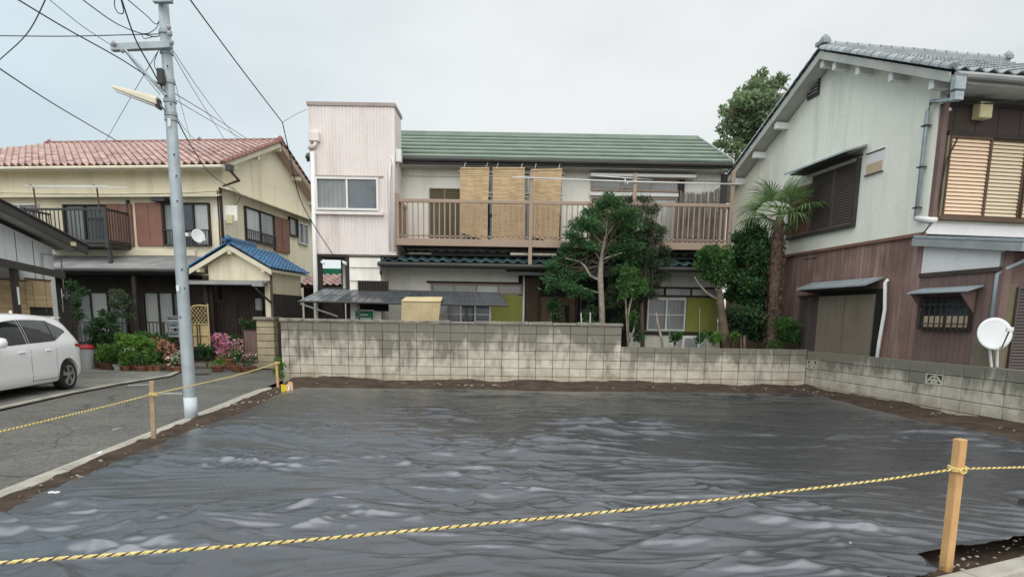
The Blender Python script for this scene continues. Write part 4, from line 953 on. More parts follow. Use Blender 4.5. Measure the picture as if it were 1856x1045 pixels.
# lower slate roof in strips
ze_ = LH.V(250, 487, -1.5)[1]; xa, xb = -12, LH.V(352, 480, -1.0)[0]
nrm = 6
for i in range(nrm):
    v0, v1 = lerp(-1.5, 0, i/nrm), lerp(-1.5, 0, (i+1.05)/nrm); z0, z1 = lerp(ze_, zl-.05, i/nrm), lerp(ze_, zl-.05, (i+1.05)/nrm)
    MB().slab([(xa, v0, z0+.02), (xb, v0, z0+.02), (xb, min(v1, -.005), z1), (xa, min(v1, -.005), z1)], (0, 0, -.03)).build('roof_course', m_slate, e)
MB().box(xa, xb, -1.52, -1.48, ze_-.12, ze_-.02).build('eave_board', m_darkm, e)
MB().tube([(xa, -1.58, ze_-.05), (xb, -1.58, ze_-.05)], .05, 8).build('gutter', m_darkm, e)
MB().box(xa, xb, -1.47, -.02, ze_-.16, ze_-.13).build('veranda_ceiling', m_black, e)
# dark veranda front with curtained doors
vz = -.35
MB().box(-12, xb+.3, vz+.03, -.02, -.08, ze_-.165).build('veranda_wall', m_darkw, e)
for (x0, x1, mts) in ((135, 232, [m_gframe, m_curt, m_gframe]), (262, 345, [m_curt, m_curt, m_curtd])):
    s0, s1, t0, t1 = LH.RV(vz, x0, 528, x1, 617); win(e, front(vz+.03), s0, s1, t0-.1, t1, 3, m_darkw, mts, .09, .05, name='glass_door')
for px in (248, 376): x = LH.V(px, 560, -1.3)[0]; MB().box(x-.06, x+.06, -1.36, -1.24, -.08, ze_-.165).build('veranda_post', m_darkw, e)
for x0, x1 in ((128, 244), (262, 316)):
    s0, s1, t0, t1 = LH.RV(-1.1, x0, 583, x1, 616); railing(e, front(-1.1), s0, s1, t0-.15, t1, 15 if x0 < 200 else 8, m_darkm, .03, .008, name='railing_bar')
MB().box(-12, LH.V(330, 620, -1.1)[0], -1.15, -.4, -.08, .12).build('veranda_step', m_darkw, e)
# porch with blue tiles
pv = -1.25; xL, xR = LH.V(377, 480, pv)[0], LH.V(488, 480, pv)[0]
xc = LH.V(426, 440, pv)[0]; zA = LH.V(426, 442, pv-.25)[1]; zRr = LH.V(491, 487, pv-.25)[1]; xRr = LH.V(491, 487, pv-.25)[0]; xLl, zLl = LH.V(344, 482, pv-.25)
xc2 = LH.V(426, 436, pv-.25)[0]; half = (xRr-xLl)/2; xc2 = (xRr+xLl)/2
vb_ = 1.0 + .0
zwall = LH.V(430, 509, pv)[1]
ph = zA-zRr
MB().slab([(xL, pv, zwall), (xR, pv, zwall), (xR, pv, zA-ph*(xR-xc2)/half-.12), (xc2, pv, zA-.1), (xL, pv, zA-ph*(xc2-xL)/half-.12)], (0, .12, 0)).build('porch_gable', m_cream, e)
MB().slab([(xR-.02, pv+.12, zwall-.02), (xR-.02, .0, zwall-.02), (xR-.02, .0, zRr+.1), (xR-.02, pv+.12, zRr+.1)], (-.1, 0, 0)).build('porch_side_wall', m_cream, e)
vfar = LH.S(545, 510, xR)[0]
MB().slab([(xR, pv+.13, 0), (xR, vfar, 0), (xR, vfar, zRr+.12), (xR, pv+.13, zRr+.12)], (-.09, 0, 0)).build('porch_side_wall', m_cream, e)
zz_ = LH.S(520, 534, xR)[1]
panels(e, sideR(xR), pv+.15, vfar, -.08, zz_, 16, m_darkm, 'corrugated_sheet', .02, .003)
for sgn, mat_ in ((1, m_blue), (-1, m_blue)):
    ee = xc2+sgn*(half+.02)
    sdq = Vector((-sgn*half, 0, ph)); Lq = sdq.length
    vv0 = pv-.28; vv1 = vfar+.3
    tile_roof(e, (ee, vv0 if sgn > 0 else vv1, zRr), (0, 1 if sgn > 0 else -1, 0), sdq, vv1-vv0, Lq, .22, .2, m_blue, lift=.03, roll=.045, maxn=140)
    MB().slab([(xc2, vv0+.03, zA-.03), (ee, vv0+.03, zRr-.03), (ee, vv1, zRr-.03), (xc2, vv1, zA-.03)], (0, 0, -.06)).build('porch_roof_deck', m_fasc, e)
    MB().slab([(xc2, vv0, zA-.17), (xc2, vv0, zA-.03), (ee, vv0, zRr-.03), (ee, vv0, zRr-.17)], (0, .04, 0)).build('barge_board', m_fasc, e)
    ridge_caps(e, (ee, vv0+.04, zRr+.04), (xc2, vv0+.04, zA+.05), .05, m_blue, .2, 'verge_tile')
ridge_caps(e, (xc2, pv-.3, zA+.12), (xc2, .0, zA+.12), .075, m_blue, .22, base=(.16, .07)); gable_end_tile(e, (xc2, pv-.28, zA+.08), .11, m_blue)
MB().box(xc2-.06, xc2+.06, pv-.26, pv, zA-.28, zA-.14).build('purlin_end', m_fasc, e)
for q in (-.8, .8): MB().box(xc2+q*half-.05, xc2+q*half+.05, pv-.26, pv, zA-ph*.8-.24, zA-ph*.8-.12).build('purlin_end', m_fasc, e)
MB().slab([(LH.V(342, 510, pv-.5)[0], pv-.5, zwall-.08), (xR, pv-.5, zwall-.08), (xR, pv, zwall+.02), (LH.V(342, 510, pv)[0], pv, zwall+.02)], (0, 0, -.05)).build('porch_hood', m_slate, e)
MB().box(xR-.16, xR+.0, pv-.02, pv+.12, -.08, zwall-.06).build('porch_column', m_cream, e)
MB().box(xL-.02, xL+.1, pv-.02, pv+.1, -.08, zwall-.06).build('porch_post', m_darkw, e)
MB().box(xL+.1, xR-.17, pv+.5, pv+.56, -.08, zwall-.06).build('porch_recess_wall', m_darkw, e)
s0, s1 = LH.V(386, 560, pv+.5)[0], LH.V(478, 560, pv+.5)[0]
dz = LH.V(430, 543, pv+.5)[1]; w_ = (s1-s0)/4
for i in range(4):
    a = s0+w_*i; d = MB(front(pv+.5)).box(a+.005, a+w_-.005, .0, .04+.02*(i % 2), -.05, dz).build('sliding_door', m_darkw, e)
    for k in range(5): x = lerp(a+.05, a+w_-.05, k/4); MB(front(pv+.5)).box(x-.01, x+.01, .06, .08, .1, dz-.08).build('slat', m_beam, d)
s0, s1, t0, t1 = LH.RV(pv-.55, 455, 509, 470, 520); MB().box(s0+.05, s1+.12, pv-.6, pv-.5, t0+.02, t1).build('gutter_hopper', m_grey, e)
pipe(e, [((s0+s1)/2, pv-.55, t0), ((s0+s1)/2+.05, pv-.5, t0-.1), (xR+.04, pv-.08, t0-.42)], .03, m_darkm)
pipe(e, [(xR+.05, pv-.02, zRr-.1), (xR+.05, pv-.02, -.05)], .035, m_woodb)
o = MB(front(pv)).box(xR-.42, xR-.25, .0, .14, zwall-.85, zwall-.5).build('porch_lamp', m_gframe, e, bevel=.02)
# low red-tiled roof piece behind, seen through the opening
o = Fr(-6.1, 22.5, -.11, 'garden_shed', 'low red-tiled shed seen between the cream house and the stair tower', 'shed')
zq = PX(590, 517, 22.4).z; xq0 = PX(546, 500, 20.3).x+5.6; xq1 = 2.1
MB().box(-1.2, xq1-.1, .3, 2, 0, zq).build('shed_wall', m_darkw, o.e)
tile_roof(o.e, (-1.3, 0, zq), (1, 0, 0), (0, 1.2, .42), xq1+1.3, 1.3, .23, .26, m_redt, lift=.03, roll=.05)
MB().slab([(-1.3, 0, zq-.03), (xq1, 0, zq-.03), (xq1, 1.2, zq+.39), (-1.3, 1.2, zq+.39)], (0, 0, -.05)).build('roof_deck', m_darkw, o.e)
tree_g = None
o = MB().box(-.6, .6, -.02, .02, 0, 1).build('green_tarp', m_signg); o.location = PX(607, 505, 26)-Vector((0, 0, .6)); tag(o, 'dark green screen glimpsed beyond the passage under the tower', 'screen'); 

# ------------------------------------------------------------------ right house
RH = Fr(8.02, 12.0, RW, 'two_storey_house', 'pale grey-green two-storey house with maroon siding below and grey tile roof', 'house')
c0 = RH.S(1690, 300, 0)
# set the corner so the edge falls where it is seen
d = ray(1691, 290); t = 12.0/d[1]; RH.o = np.array([d[0]*t, 12.0]); RH.e.location = (d[0]*t, 12.0, 0)
e = RH.e; fv = front(0); sv_ = sideL(0)
def SL(x0, y0, x1, y1, u=0.):
    xm, ym = (x0+x1)/2, (y0+y1)/2; a = RH.S(x0, ym, u)[0]; b = RH.S(x1, ym, u)[0]; return min(a, b), max(a, b), RH.S(xm, y1, u)[1], RH.S(xm, y0, u)[1]
zE = RH.S(1706, 140, -.35)[1]; vE = RH.S(1706, 140, -.35)[0]
vP, zP = RH.S(1490, 93, -.35)
zmid = (RH.S(1665, 427, 0)[1]+RH.S(1430, 462, 0)[1])/2
DR = RH.S(1328, 350, 0)[0]; zEb = RH.S(1325, 318, -.35)[1]; vEb = RH.S(1325, 318, -.35)[0]
sB = (zP-zEb)/(vEb-vP); vEb = DR+.45; zEb = zP-sB*(vEb-vP)
vE = -.62; sR = (zP-zE)/(vP-vE)
z0w = zE+sR*(.6)-.12
MB().box(0, 9, 0, DR, zmid, min(z0w, zEb+sB*(vEb-DR)-.15)).build('upper_wall', m_pale, e)
zw_ = min(z0w, zEb+sB*(vEb-DR)-.15); MB().slab([(0.0, 0, zw_+.001), (0.0, DR, zw_+.001), (0.0, vP, zP-.15), (0, 0, z0w)], (.15, 0, 0)).build('gable_wall', m_pale, e)
MB().box(.03, 9, .03, DR, -.1, zmid-.003).build('lower_wall', m_beam, e)
# maroon boards on the lower side wall
y = 0.0; 
while y < DR-.02:
    w_ = random.uniform(.105, .135); MB(sideL(.03)).box(y+.003, min(y+w_, DR)-.003, .0, .018+random.uniform(0, .006), -.08, zmid-.03).build('siding_board', m_side, e); y += w_
MB(sideL(0)).box(-.02, DR, -.02, .05, zmid-.03, zmid+.03).build('belt_strip', m_redb, e)
# roof
MB().slab([(-.35, vE, zE-.05), (9, vE, zE-.05), (9, vP, zP-.05), (-.35, vP, zP-.05)], (0, 0, -.08)).build('roof_deck', m_soff, e)
MB().slab([(-.35, vP+.01, zP-.05), (9, vP+.01, zP-.05), (9, vEb, zEb-.05), (-.35, vEb, zEb-.05)], (0, 0, -.08)).build('roof_deck', m_soff, e)
rx1 = RH.V(1826, 110, vP)[0]
sdv = Vector((0, vP-vE, zP-zE)); Ls = sdv.length
tile_roof(e, (-.38, vE-.04, zE), (1, 0, 0), sdv, 8.2, Ls, .27, .24, m_greyt, lambda a, b: a < rx1+.5+(Ls-b)*1.0, lift=.035, roll=.05)
tile_roof(e, (8.0, vEb, zEb), (-1, 0, 0), Vector((0, -(vEb-vP), zP-zEb)), 8.3, Vector((0, -(vEb-vP), zP-zEb)).length, .27, .24, m_greyt, lift=.035, roll=.05, maxn=0)
ridge_caps(e, (-.35, vP, zP+.15), (rx1, vP, zP+.15), .07, m_greyt, .26, base=(.18, .08)); gable_end_tile(e, (-.3, vP, zP+.15), .12, m_greyt); gable_end_tile(e, (rx1, vP, zP+.15), .11, m_greyt)
ridge_caps(e, (-.36, vE, zE+.05), (-.36, vP, zP+.05), .085, m_greyt, .24, 'verge_tile'); ridge_caps(e, (-.36, vEb, zEb+.05), (-.36, vP, zP+.05), .085, m_greyt, .24, 'verge_tile')
for a, b, ze2 in ((vE, vP, zE), (vEb, vP, zEb)):
    MB().slab([(-.37, a, ze2-.16), (-.37, b, zP-.16), (-.37, b, zP-.0), (-.37, a, ze2-.0)], (-.03, 0, 0)).build('barge_board', m_whitep if 0 else m_soff, e)
for v in (-.15, .9, 1.9, 2.7, vP, 4.9, 5.9, 6.9, 7.8):
    if v > vEb-.3: continue
    z = zP-(sR if v < vP else sB)*abs(v-vP)-.33; MB().box(-.33, 0, v-.06, v+.06, z, z+.15).build('purlin_end', m_whitep, e, bevel=.005)
MB().tube([(-.35, vE-.09, zE-.06), (9, vE-.09, zE-.08)], .055, 8).build('gutter', m_grey, e)
MB().box(-.3, 9, vE, vE+.03, zE-.15, zE-.03).build('fascia', m_soff, e)
MB().slab([(0, vE, zE-.14), (9, vE, zE-.14), (9, 0, zE-.12), (0, 0, zE-.12)], (0, 0, -.02)).build('soffit', m_soff, e)
x, z = RH.V(1736, 150, vE-.08)
MB().box(x-.10, x+.10, vE-.16, vE-.03, z-.13, z+.08).build('gutter_hopper', m_galv, e, bevel=.015); MB().box(x-.08, x+.08, vE-.15, vE-.04, z-.28, z-.15).build('hopper_neck', m_galv, e)
pv1, pz1 = RH.S(1692, 182, -.08); pz2 = RH.S(1672, 396, -.08)[1]
pipe(e, [(x, vE-.1, z-.26), (-.06, .12, pz1), (-.08, .16, pz1-.15), (-.08, .16, pz2)], .036, m_galv)
pipe(e, [(-.08, .16, pz2+.03), (.0, -.08, pz2-.03), (.12, -.1, pz2-.03)], .05, m_whitep, 'pipe_elbow')
for q in (.2, .55, .9): z_ = lerp(pz1, pz2, q); MB().box(-.14, -.02, .1, .22, z_, z_+.02).build('pipe_bracket', m_darkm, e)
# gable vent, window, hood, patch
s0, s1, t0, t1 = SL(1468, 134, 1487, 176); win(e, sv_, s0, s1, t0, t1, 1, m_darkm, [m_shutb], .05, .03, name='gable_vent', sill=False)
for i in range(6): z = lerp(t0+.05, t1-.05, (i+.5)/6); MB(sv_).box(s0+.03, s1-.03, .03, .05, z-.012, z+.012).build('slat', m_grey, e)
# window: three shutters (far one narrow brown-red)
zt = RH.S(1563, 290, 0)[1]; zb = RH.S(1553, 408, 0)[1]
def sedge(px, py): return RH.S(px, py, 0)[0]
ve = [sedge(1554, 350), sedge(1513, 355), sedge(1473, 370), sedge(1433, 380)]
for i in range(3): shutter(e, sv_, ve[i]+.01, ve[i+1]-.01, zb+.03, zt-(.0 if i < 2 else .15), m_shutb if i < 2 else m_redb, .055, name='shutter')
MB(sv_).box(ve[0]-.05, ve[0], .0, .09, zb, zt+.05).build('window_frame', m_darkm, e); MB(sv_).box(ve[0]-.05, ve[3], .0, .1, zb-.03, zb+.02).build('window_sill', m_darkm, e)
h0, h1 = sedge(1573, 270), sedge(1458, 305); zh = zt+.15
MB(sv_).slab([(h0, .02, zh+.1), (h1, .02, zh+.1), (h1+.05, .48, zh-.04), (h0, .48, zh-.04)], (0, 0, .035)).build('window_hood', m_galv, e)
MB(sv_).slab([(h0+.1, .02, zh-.06), (h1-.1, .02, zh-.06), (h1-.1, .42, zh-.075), (h0+.1, .42, zh-.075)], (0, 0, .03)).build('hood_lining', m_darkw, e)
s0, s1, t0, t1 = SL(1572, 274, 1604, 315); f = MB(sv_).box(s0, s1, .003, .03, t0, t1).build('vent_patch', m_palew, e); MB(sv_).box(s0+.03, s1-.03, .031, .036, t0+.03, lerp(t0, t1, .5)).build('patch_board', m_shut, f)
for z in (t0, t1-.02): MB(sv_).box(s0-.01, s1+.01, .03, .045, z, z+.02).build('patch_trim', m_darkw, f)
# front face: dark fascia, louvred shutters
xf0 = RH.V(1698, 250, 0)[0]
zf1 = RH.V(1760, 193)[1]; zf0 = RH.V(1760, 242)[1]; zw1 = RH.V(1760, 243)[1]; zw0 = RH.V(1760, 402)[1]
MB(fv).box(.10, 9, .0, .03, zf0, zf1).build('header_board', m_beam, e); MB(fv).box(.08, 9, .0, .06, zf1, zf1+.06).build('header_trim', m_darkw, e)
for i in range(14): MB(fv).box(.3+i*.45, .31+i*.45, .03, .036, zf0, zf1).build('board_joint', m_darkw, e)
MB(fv).box(.03, .13, .0, .10, zw0-.05, zf1).build('corner_post', m_side2, e)
xs_ = [RH.V(q, 320)[0] for q in (1706, 1782, 1848)]; wv = xs_[2]-xs_[1]
xs_ = xs_+[xs_[-1]+wv, xs_[-1]+2*wv]
MB(fv).box(.16, xs_[-1]+.1, .0, .12, zw1-.08, zw1-.0).build('shutter_rail', m_darkw, e); MB(fv).box(.16, xs_[-1]+.1, .0, .14, zw0, zw0+.07).build('shutter_sill', m_woodb, e)
MB(fv).box(.15, xs_[0]-.01, .02, .12, zw0, zw1-.08).build('shutter_jamb', m_olive if 0 else m_shutg, e)
for i in range(4): shutter(e, front(-.03 if i % 2 else -.06), xs_[i]+.01, xs_[i+1]-.005, zw0+.07, zw1-.08, m_shutp if i == 0 else m_shuto, .065, m_woodb)
s0, s1, t0, t1 = RH.RV(0, 1758, 191, 1781, 220); MB(fv).box(s0, s1, .035, .22, t0, t1).build('meter_box', m_ivory, e, bevel=.015)
s0, s1, t0, t1 = RH.RV(0, 1703, 200, 1713, 218); MB(fv).box(s0, s1, .035, .08, t0, t1).build('small_bracket', m_grey, e); MB(fv).lathe([(.03, 0), (.04, .03), (.01, .06)], 8, (s1, -.08, t1-.03)).build('small_insulator', m_whitep, e)
pipe(e, [(-.0, -.04, pz1-.1), (1.0, -.3, zE-.3), (2.6, -.5, zE-.05)], .012, m_wire, 'cable')
pipe(e, [(xs_[0]+.2, -.1, zw1-.02), (xs_[0]-.05, -.14, zw1-.5), (.1, -.08, zw0), (-.12, .0, zw0-.35)], .012, m_wire, 'cable')
# wall strip and lean-to extension toward the camera
vx = RH.S(1806, 560, 0)[0]
MB(fv).box(.0, 9, .0, .02, zmid, zw0-.05).build('sill_wall', m_palew, e)
zA0 = RH.S(1655, 431, -.12)[1]; vA0 = RH.S(1655, 431, -.12)[0]; vA1, zA1 = RH.S(1856, 438, -.12)
MB().slab([(-.12, vA0, zA0), (9, vA0, zA0), (9, vA1, zA1), (-.12, vA1, zA1)], (0, 0, .05)).build('leanto_roof', m_galv, e)
MB().slab([(-.14, vA0, zA0-.14), (-.14, vA0, zA0-.01), (-.14, vA1, zA1-.01), (-.14, vA1, zA1-.14)], (.04, 0, 0)).build('leanto_barge', m_grey, e)
MB().slab([(-.1, vA0, zA0-.03), (9, vA0, zA0-.03), (9, vA1, zA1-.03), (-.1, vA1, zA1-.03)], (0, 0, -.02)).build('leanto_soffit', m_darkw, e)
q0, q1, q2, q3 = RH.S(1671, 443, 0), RH.S(1818, 446, 0), RH.S(1816, 482, 0), RH.S(1663, 497, 0)
def slope(v): return lerp(zA0, zA1, (v-vA0)/(vA1-vA0))-.1
zwb = (q2[1]+q3[1])/2
MB().slab([(.02, 0, -.1), (.02, vx, -.1), (.02, vx, slope(vx)), (.02, 0, slope(0))], (.1, 0, 0)).build('leanto_wall', m_beam, e)
MB().slab([(.0, -.02, zwb), (.0, vx, zwb), (.0, vx, slope(vx)), (.0, -.02, slope(-.02))], (.02, 0, 0)).build('stucco_panel', m_palew, e)
MB(sv_).box(vx, 0, .0, .03, zwb-.07, zwb).build('belt_strip', m_beam, e)
y = vx
while y < -.02:
    w_ = random.uniform(.11, .14); MB(sideL(.02)).box(y+.003, min(y+w_, 0)-.003, .0, .014, -.08, zwb-.07).build('siding_board', m_side2, e); y += w_
MB().box(.02, 9, vx+.06, vx+.16, -.1, slope(vx)-.06).build('leanto_front_wall', m_side2, e)
MB().box(-.0, .14, vx-.05, vx+.05, -.1, slope(vx)-.06).build('corner_post', m_side2, e)
s0, s1, t0, t1 = RH.RV(vx, 1830, 520, 1875, 690); shutter(e, front(vx+.05), s0+.05, s0+.95, -.05, t1, m_shutb, .05); shutter(e, front(vx+.05), s0+.96, s0+1.9, -.05, t1, m_shutb, .05)
MB(front(vx+.06)).box(.2, s0+.04, .0, .03, -.05, t1+.05).build('side_panel', m_shutg, e)
v_, z_ = RH.S(1803, 487, -.05)
pipe(e, [(1.0, vx-.1, z_+.45), (.05, vx-.04, z_), (-.0, vx+.06, z_-.08), (-.0, vx+.06, z_-1.0)], .036, m_galv)
MB().box(-.03, .2, vx-.06, vx+.35, -.1, RH.S(1795, 610, -.05)[1]).build('render_patch', m_door, e)
# barred window and hood
s0, s1, t0, t1 = SL(1673, 537, 1765, 598); 
win(e, sv_, s0, s1, t0, t1, 2, m_darkw, [m_bluegl, m_glass], .06)
MB(sv_).box(s0+.05, s1-.05, .032, .036, t0+.05, lerp(t0, t1, .42)).build('lower_pane_board', m_shut, e)
for i in range(9): v = lerp(s0+.04, s1-.04, i/8); MB(sv_).box(v-.009, v+.009, .12, .138, t0, t1-.02).build('window_bar', m_darkm, e)
for z in (t0+.1, lerp(t0, t1, .75)): MB(sv_).box(s0, s1, .115, .14, z, z+.02).build('bar_rail', m_darkm, e)
MB(sv_).slab([(s0-.15, .02, t1+.14), (s1+.05, .02, t1+.14), (s1+.05, .34, t1+.05), (s0-.15, .34, t1+.05)], (0, 0, .025)).build('window_hood', m_galv, e)
for v in (s0-.02, s1-.04): MB(sv_).slab([(v, .02, t1-.3), (v, .02, t1+.13), (v, .32, t1+.05)], (.03, 0, 0)).build('hood_bracket', m_side2, e)
# big boarded opening and its hood
dv0, dv1 = RH.S(1590, 560, 0)[0], RH.S(1488, 570, 0)[0]; zt = RH.S(1540, 535, 0)[1]
w_ = (dv1-dv0)/2
MB(sv_).box(dv0-.16, dv1+.02, .0, .05, -.1, zt+.1).build('door_surround', m_black, e)
for i in range(2): MB(sv_).box(dv0+w_*i+.01, dv0+w_*(i+1)-.01, .05, .08+.015*i, -.05, zt).build('storm_door', m_door, e)
a, b = RH.S(1487, 580, 0)[0], RH.S(1449, 590, 0)[0]; zq = RH.S(1470, 538, 0)[1]
for i in range(2): shutter(e, sv_, lerp(a, b, i/2)+.01, lerp(a, b, (i+1)/2)-.01, .05, zq, m_redb if 0 else m_shutb, .05)
MB(sv_).box(a, b+.03, .0, .1, zq, zq+.04).build('shutter_cap', m_darkw, e)
h0, h1 = RH.S(1602, 515, 0)[0], RH.S(1473, 525, 0)[0]
MB(sv_).slab([(h0, .02, zt+.30), (h1, .02, zt+.30), (h1, .42, zt+.15), (h0, .42, zt+.15)], (0, 0, .035)).build('window_hood', m_galv, e)
MB(sv_).slab([(h0+.08, .01, zt+.08), (h1-.08, .01, zt+.08), (h1-.08, .38, zt+.13), (h0+.08, .38, zt+.13)], (0, 0, .02)).build('hood_lining', m_darkw, e)
a = RH.S(1608, 506, -.08); b = RH.S(1603, 560, -.1); c = RH.S(1594, 620, -.1)
pipe(e, [(-.05, a[0], a[1]), (-.09, a[0]+.03, a[1]-.06), (-.09, b[0], b[1]), (-.09, c[0]+.02, c[1]), (-.09, c[0]+.05, c[1]-.6)], .035, m_whitep)
# mortar scar (repaired patch) as thin board
s0, s1, t0, t1 = SL(1456, 468, 1480, 500); MB(sideL(.03)).box(s0, s1, .024, .04, lerp(t0, t1, .98), t1).build('trim_strip', m_darkw, e)

# satellite dish on the right, on two posts behind the block wall
dY = 10.1; o = thing('satellite_dish', 'white satellite dish on two pale posts at the top of the right-hand block wall', 'satellite dish', PX(1802, 667, 10.22))
off = Vector(o.location)
def dish(parent, c, r, nrm, mat):
    nrm = Vector(nrm).normalized(); a = nrm.cross(Vector((0, 0, 1))).normalized(); b = a.cross(nrm).normalized(); v = []; f = []; n = 28; m_ = 6
    for k in range(m_+1):
        for i in range(n):
            q = 2*math.pi*i/n; rr = r*k/m_; v.append(tuple(c+a*rr*math.cos(q)+b*rr*1.05*math.sin(q)+nrm*(.10*r*(k/m_)**2*1.6)))
    for k in range(m_):
        for i in range(n): f.append([k*n+i, k*n+(i+1) % n, (k+1)*n+(i+1) % n, (k+1)*n+i])
    nv = len(v); v += [tuple(Vector(q)-nrm*.012) for q in v]; f += [[i_+nv for i_ in q][::-1] for q in f]
    f += [[m_*n+i, m_*n+(i+1) % n, nv+m_*n+(i+1) % n, nv+m_*n+i] for i in range(n)]
    me = bpy.data.meshes.new('reflector'); me.from_pydata(v, [], f); me.materials.append(mat); me.shade_smooth(); return put('reflector', me, parent)
cc = PX(1799, 605, dY)-off+Vector((0, -.02, 0)); nv_ = Vector((-.22, -.93, .22))
dish(o, cc, .245, nv_, m_dish)
for px, px2 in ((1792, 1797), (1808, 1807)): p, q = PX(px, 618, 10.14)-off, PX(px2, 664, 10.22)-off; q.z = ZR+.004-off.z; MB().tube([tuple(p), tuple(q)], .02, 8).build('mast', m_whitep, o)
t_ = cc+nv_.normalized()*.28+Vector((.1, 0, -.0)); MB().tube([tuple(cc+Vector((.02, 0, -.24))), tuple(cc+Vector((.07, -.12, -.2))), tuple(t_)], .011, 6).build('feed_arm', m_darkm, o)
MB().box(t_.x-.05, t_.x+.05, t_.y-.03, t_.y+.03, t_.z-.02, t_.z+.05).build('feed_horn', m_whitep, o, bevel=.01)
# satellite dish on the cream house window rail
dY = 19.9; pc = PX(359, 428, dY); o = thing('satellite_dish', 'small white satellite dish on the upper window rail of the cream house', 'satellite dish', tuple(pc)); z0 = Vector((0, 0, 0))
dish(o, z0, .2, (.72, -.66, .22), m_dish)
MB().tube([(-.02, .06, 0), (-.25, .1, .0), (-.3, .12, .14)], .02, 6).build('mount', m_grey, o)
MB().tube([(0, -.02, -.2), (.12, -.12, -.22), (.28, -.22, -.14)], .012, 6).build('feed_arm', m_grey, o); MB().box(.24, .32, -.26, -.18, -.15, -.05).build('feed_horn', m_whitep, o)
MB().box(-.42, -.3, 0, .12, .0, .1).build('clamp', m_whitep, o)

# ------------------------------------------------------------------ grey house at the far left
GH = Fr(-11.15, 16.0, .096, 'single_storey_house', 'grey clad low house with dark roof edge behind the white car', 'house')
e = GH.e; sv_ = sideR(0)
va, za = GH.S(0, 372, .45); vb2, zb2 = GH.S(165, 457, .45); k_ = (zb2-za)/(vb2-va)
def gz(v): return za+(v-va)*k_
MB(sideR(0)).slab([(-9, -.2, -.1), (0, -.2, -.1), (0, -.2, gz(0)-.15), (-4.4, -.2, gz(-4.4)-.15), (-9, -.2, gz(0)-.1)], (0, .2, 0)).build('side_wall', m_ply, e)
MB().box(-8, -.2, -9, 0, -.1, gz(0)-.16).build('wall_body', m_ply, e)
for v in (-.75, -1.35, -2.0, -2.6, -3.2, -3.8): MB(sv_).box(v-.006, v+.006, .0, .008, 0, gz(v)-.2).build('panel_joint', m_darkm, e)
for (v0, v1) in ((-4.4, .65),):
    MB().slab([(.45, v0, gz(v0)), (.45, v1, gz(v1)), (-8, v1, gz(v1)), (-8, v0, gz(v0))], (0, 0, .06)).build('roof', m_slate, e)
    MB().slab([(.44, v0, gz(v0)-.005), (.44, v1, gz(v1)-.005), (-.0, v1, gz(v1)-.005), (-.0, v0, gz(v0)-.005)], (0, 0, -.03)).build('soffit', m_soff, e)
    MB().slab([(.45, v0, gz(v0)-.12), (.45, v1, gz(v1)-.12), (.45, v1, gz(v1)+.08), (.45, v0, gz(v0)+.08)], (.04, 0, 0)).build('barge_board', m_darkm, e)
    MB().tube([(.5, v0, gz(v0)+.1), (.5, v1, gz(v1)+.1)], .03, 6).build('edge_trim', m_darkm, e)
MB().slab([(.45, -4.4, gz(-4.4)), (.45, -9.6, gz(.6)), (-8, -9.6, gz(.6)), (-8, -4.4, gz(-4.4))], (0, 0, .06)).build('roof', m_slate, e)
v, z = GH.S(132, 441, .5); MB().box(.49, .56, v-.08, v+.03, z-.06, z+.03).build('edge_cap', m_ivory, e)
# side canopy
va, za = GH.S(0, 473, .9); vb2, zb2 = GH.S(114, 497, .9); k2 = (zb2-za)/(vb2-va)
MB().slab([(.9, -5, za+k2*(-5-va)), (.9, vb2, zb2), (.0, vb2, zb2+.12), (.0, -5, za+k2*(-5-va)+.12)], (0, 0, .04)).build('canopy_roof', m_slate, e)
MB().slab([(.9, -5, za+k2*(-5-va)-.1), (.9, vb2, zb2-.1), (.9, vb2, zb2+.05), (.9, -5, za+k2*(-5-va)+.05)], (.05, 0, 0)).build('canopy_fascia', m_darkm, e)
v, z = GH.S(28, 530, .85); MB().box(.8, .9, v-.05, v+.05, -.1, za-.1).build('canopy_post', m_darkw, e); MB().box(.9, .905, v-.03, v+.03, 1.6, 1.95).build('notice_plate', m_whitep, e)
# meter and pipes
v, z = GH.S(114, 538, .0); MB(sv_).box(v-.14, v+.1, .0, .05, z-.2, z+.2).build('meter_board', m_darkm, e); MB(sv_).lathe([(.09, 0), (.1, .05), (.06, .1)], 12, (0.06, v, z)).build('meter', m_grey, e); MB(sv_).box(v-.09, v+.07, .05, .15, z-.08, z+.14).build('meter_glass', m_glass, e, bevel=.02)
pipe(e, [(.04, v, z+.2), (.04, v, z+.9), (.04, v-.2, z+1.0), (.04, v-.75, z+1.0), (.04, v-.8, gz(v)-.3)], .015, m_grey, 'conduit'); pipe(e, [(.04, v-.12, z+.2), (.04, v-.12, gz(v)-.3)], .02, m_alu, 'conduit')
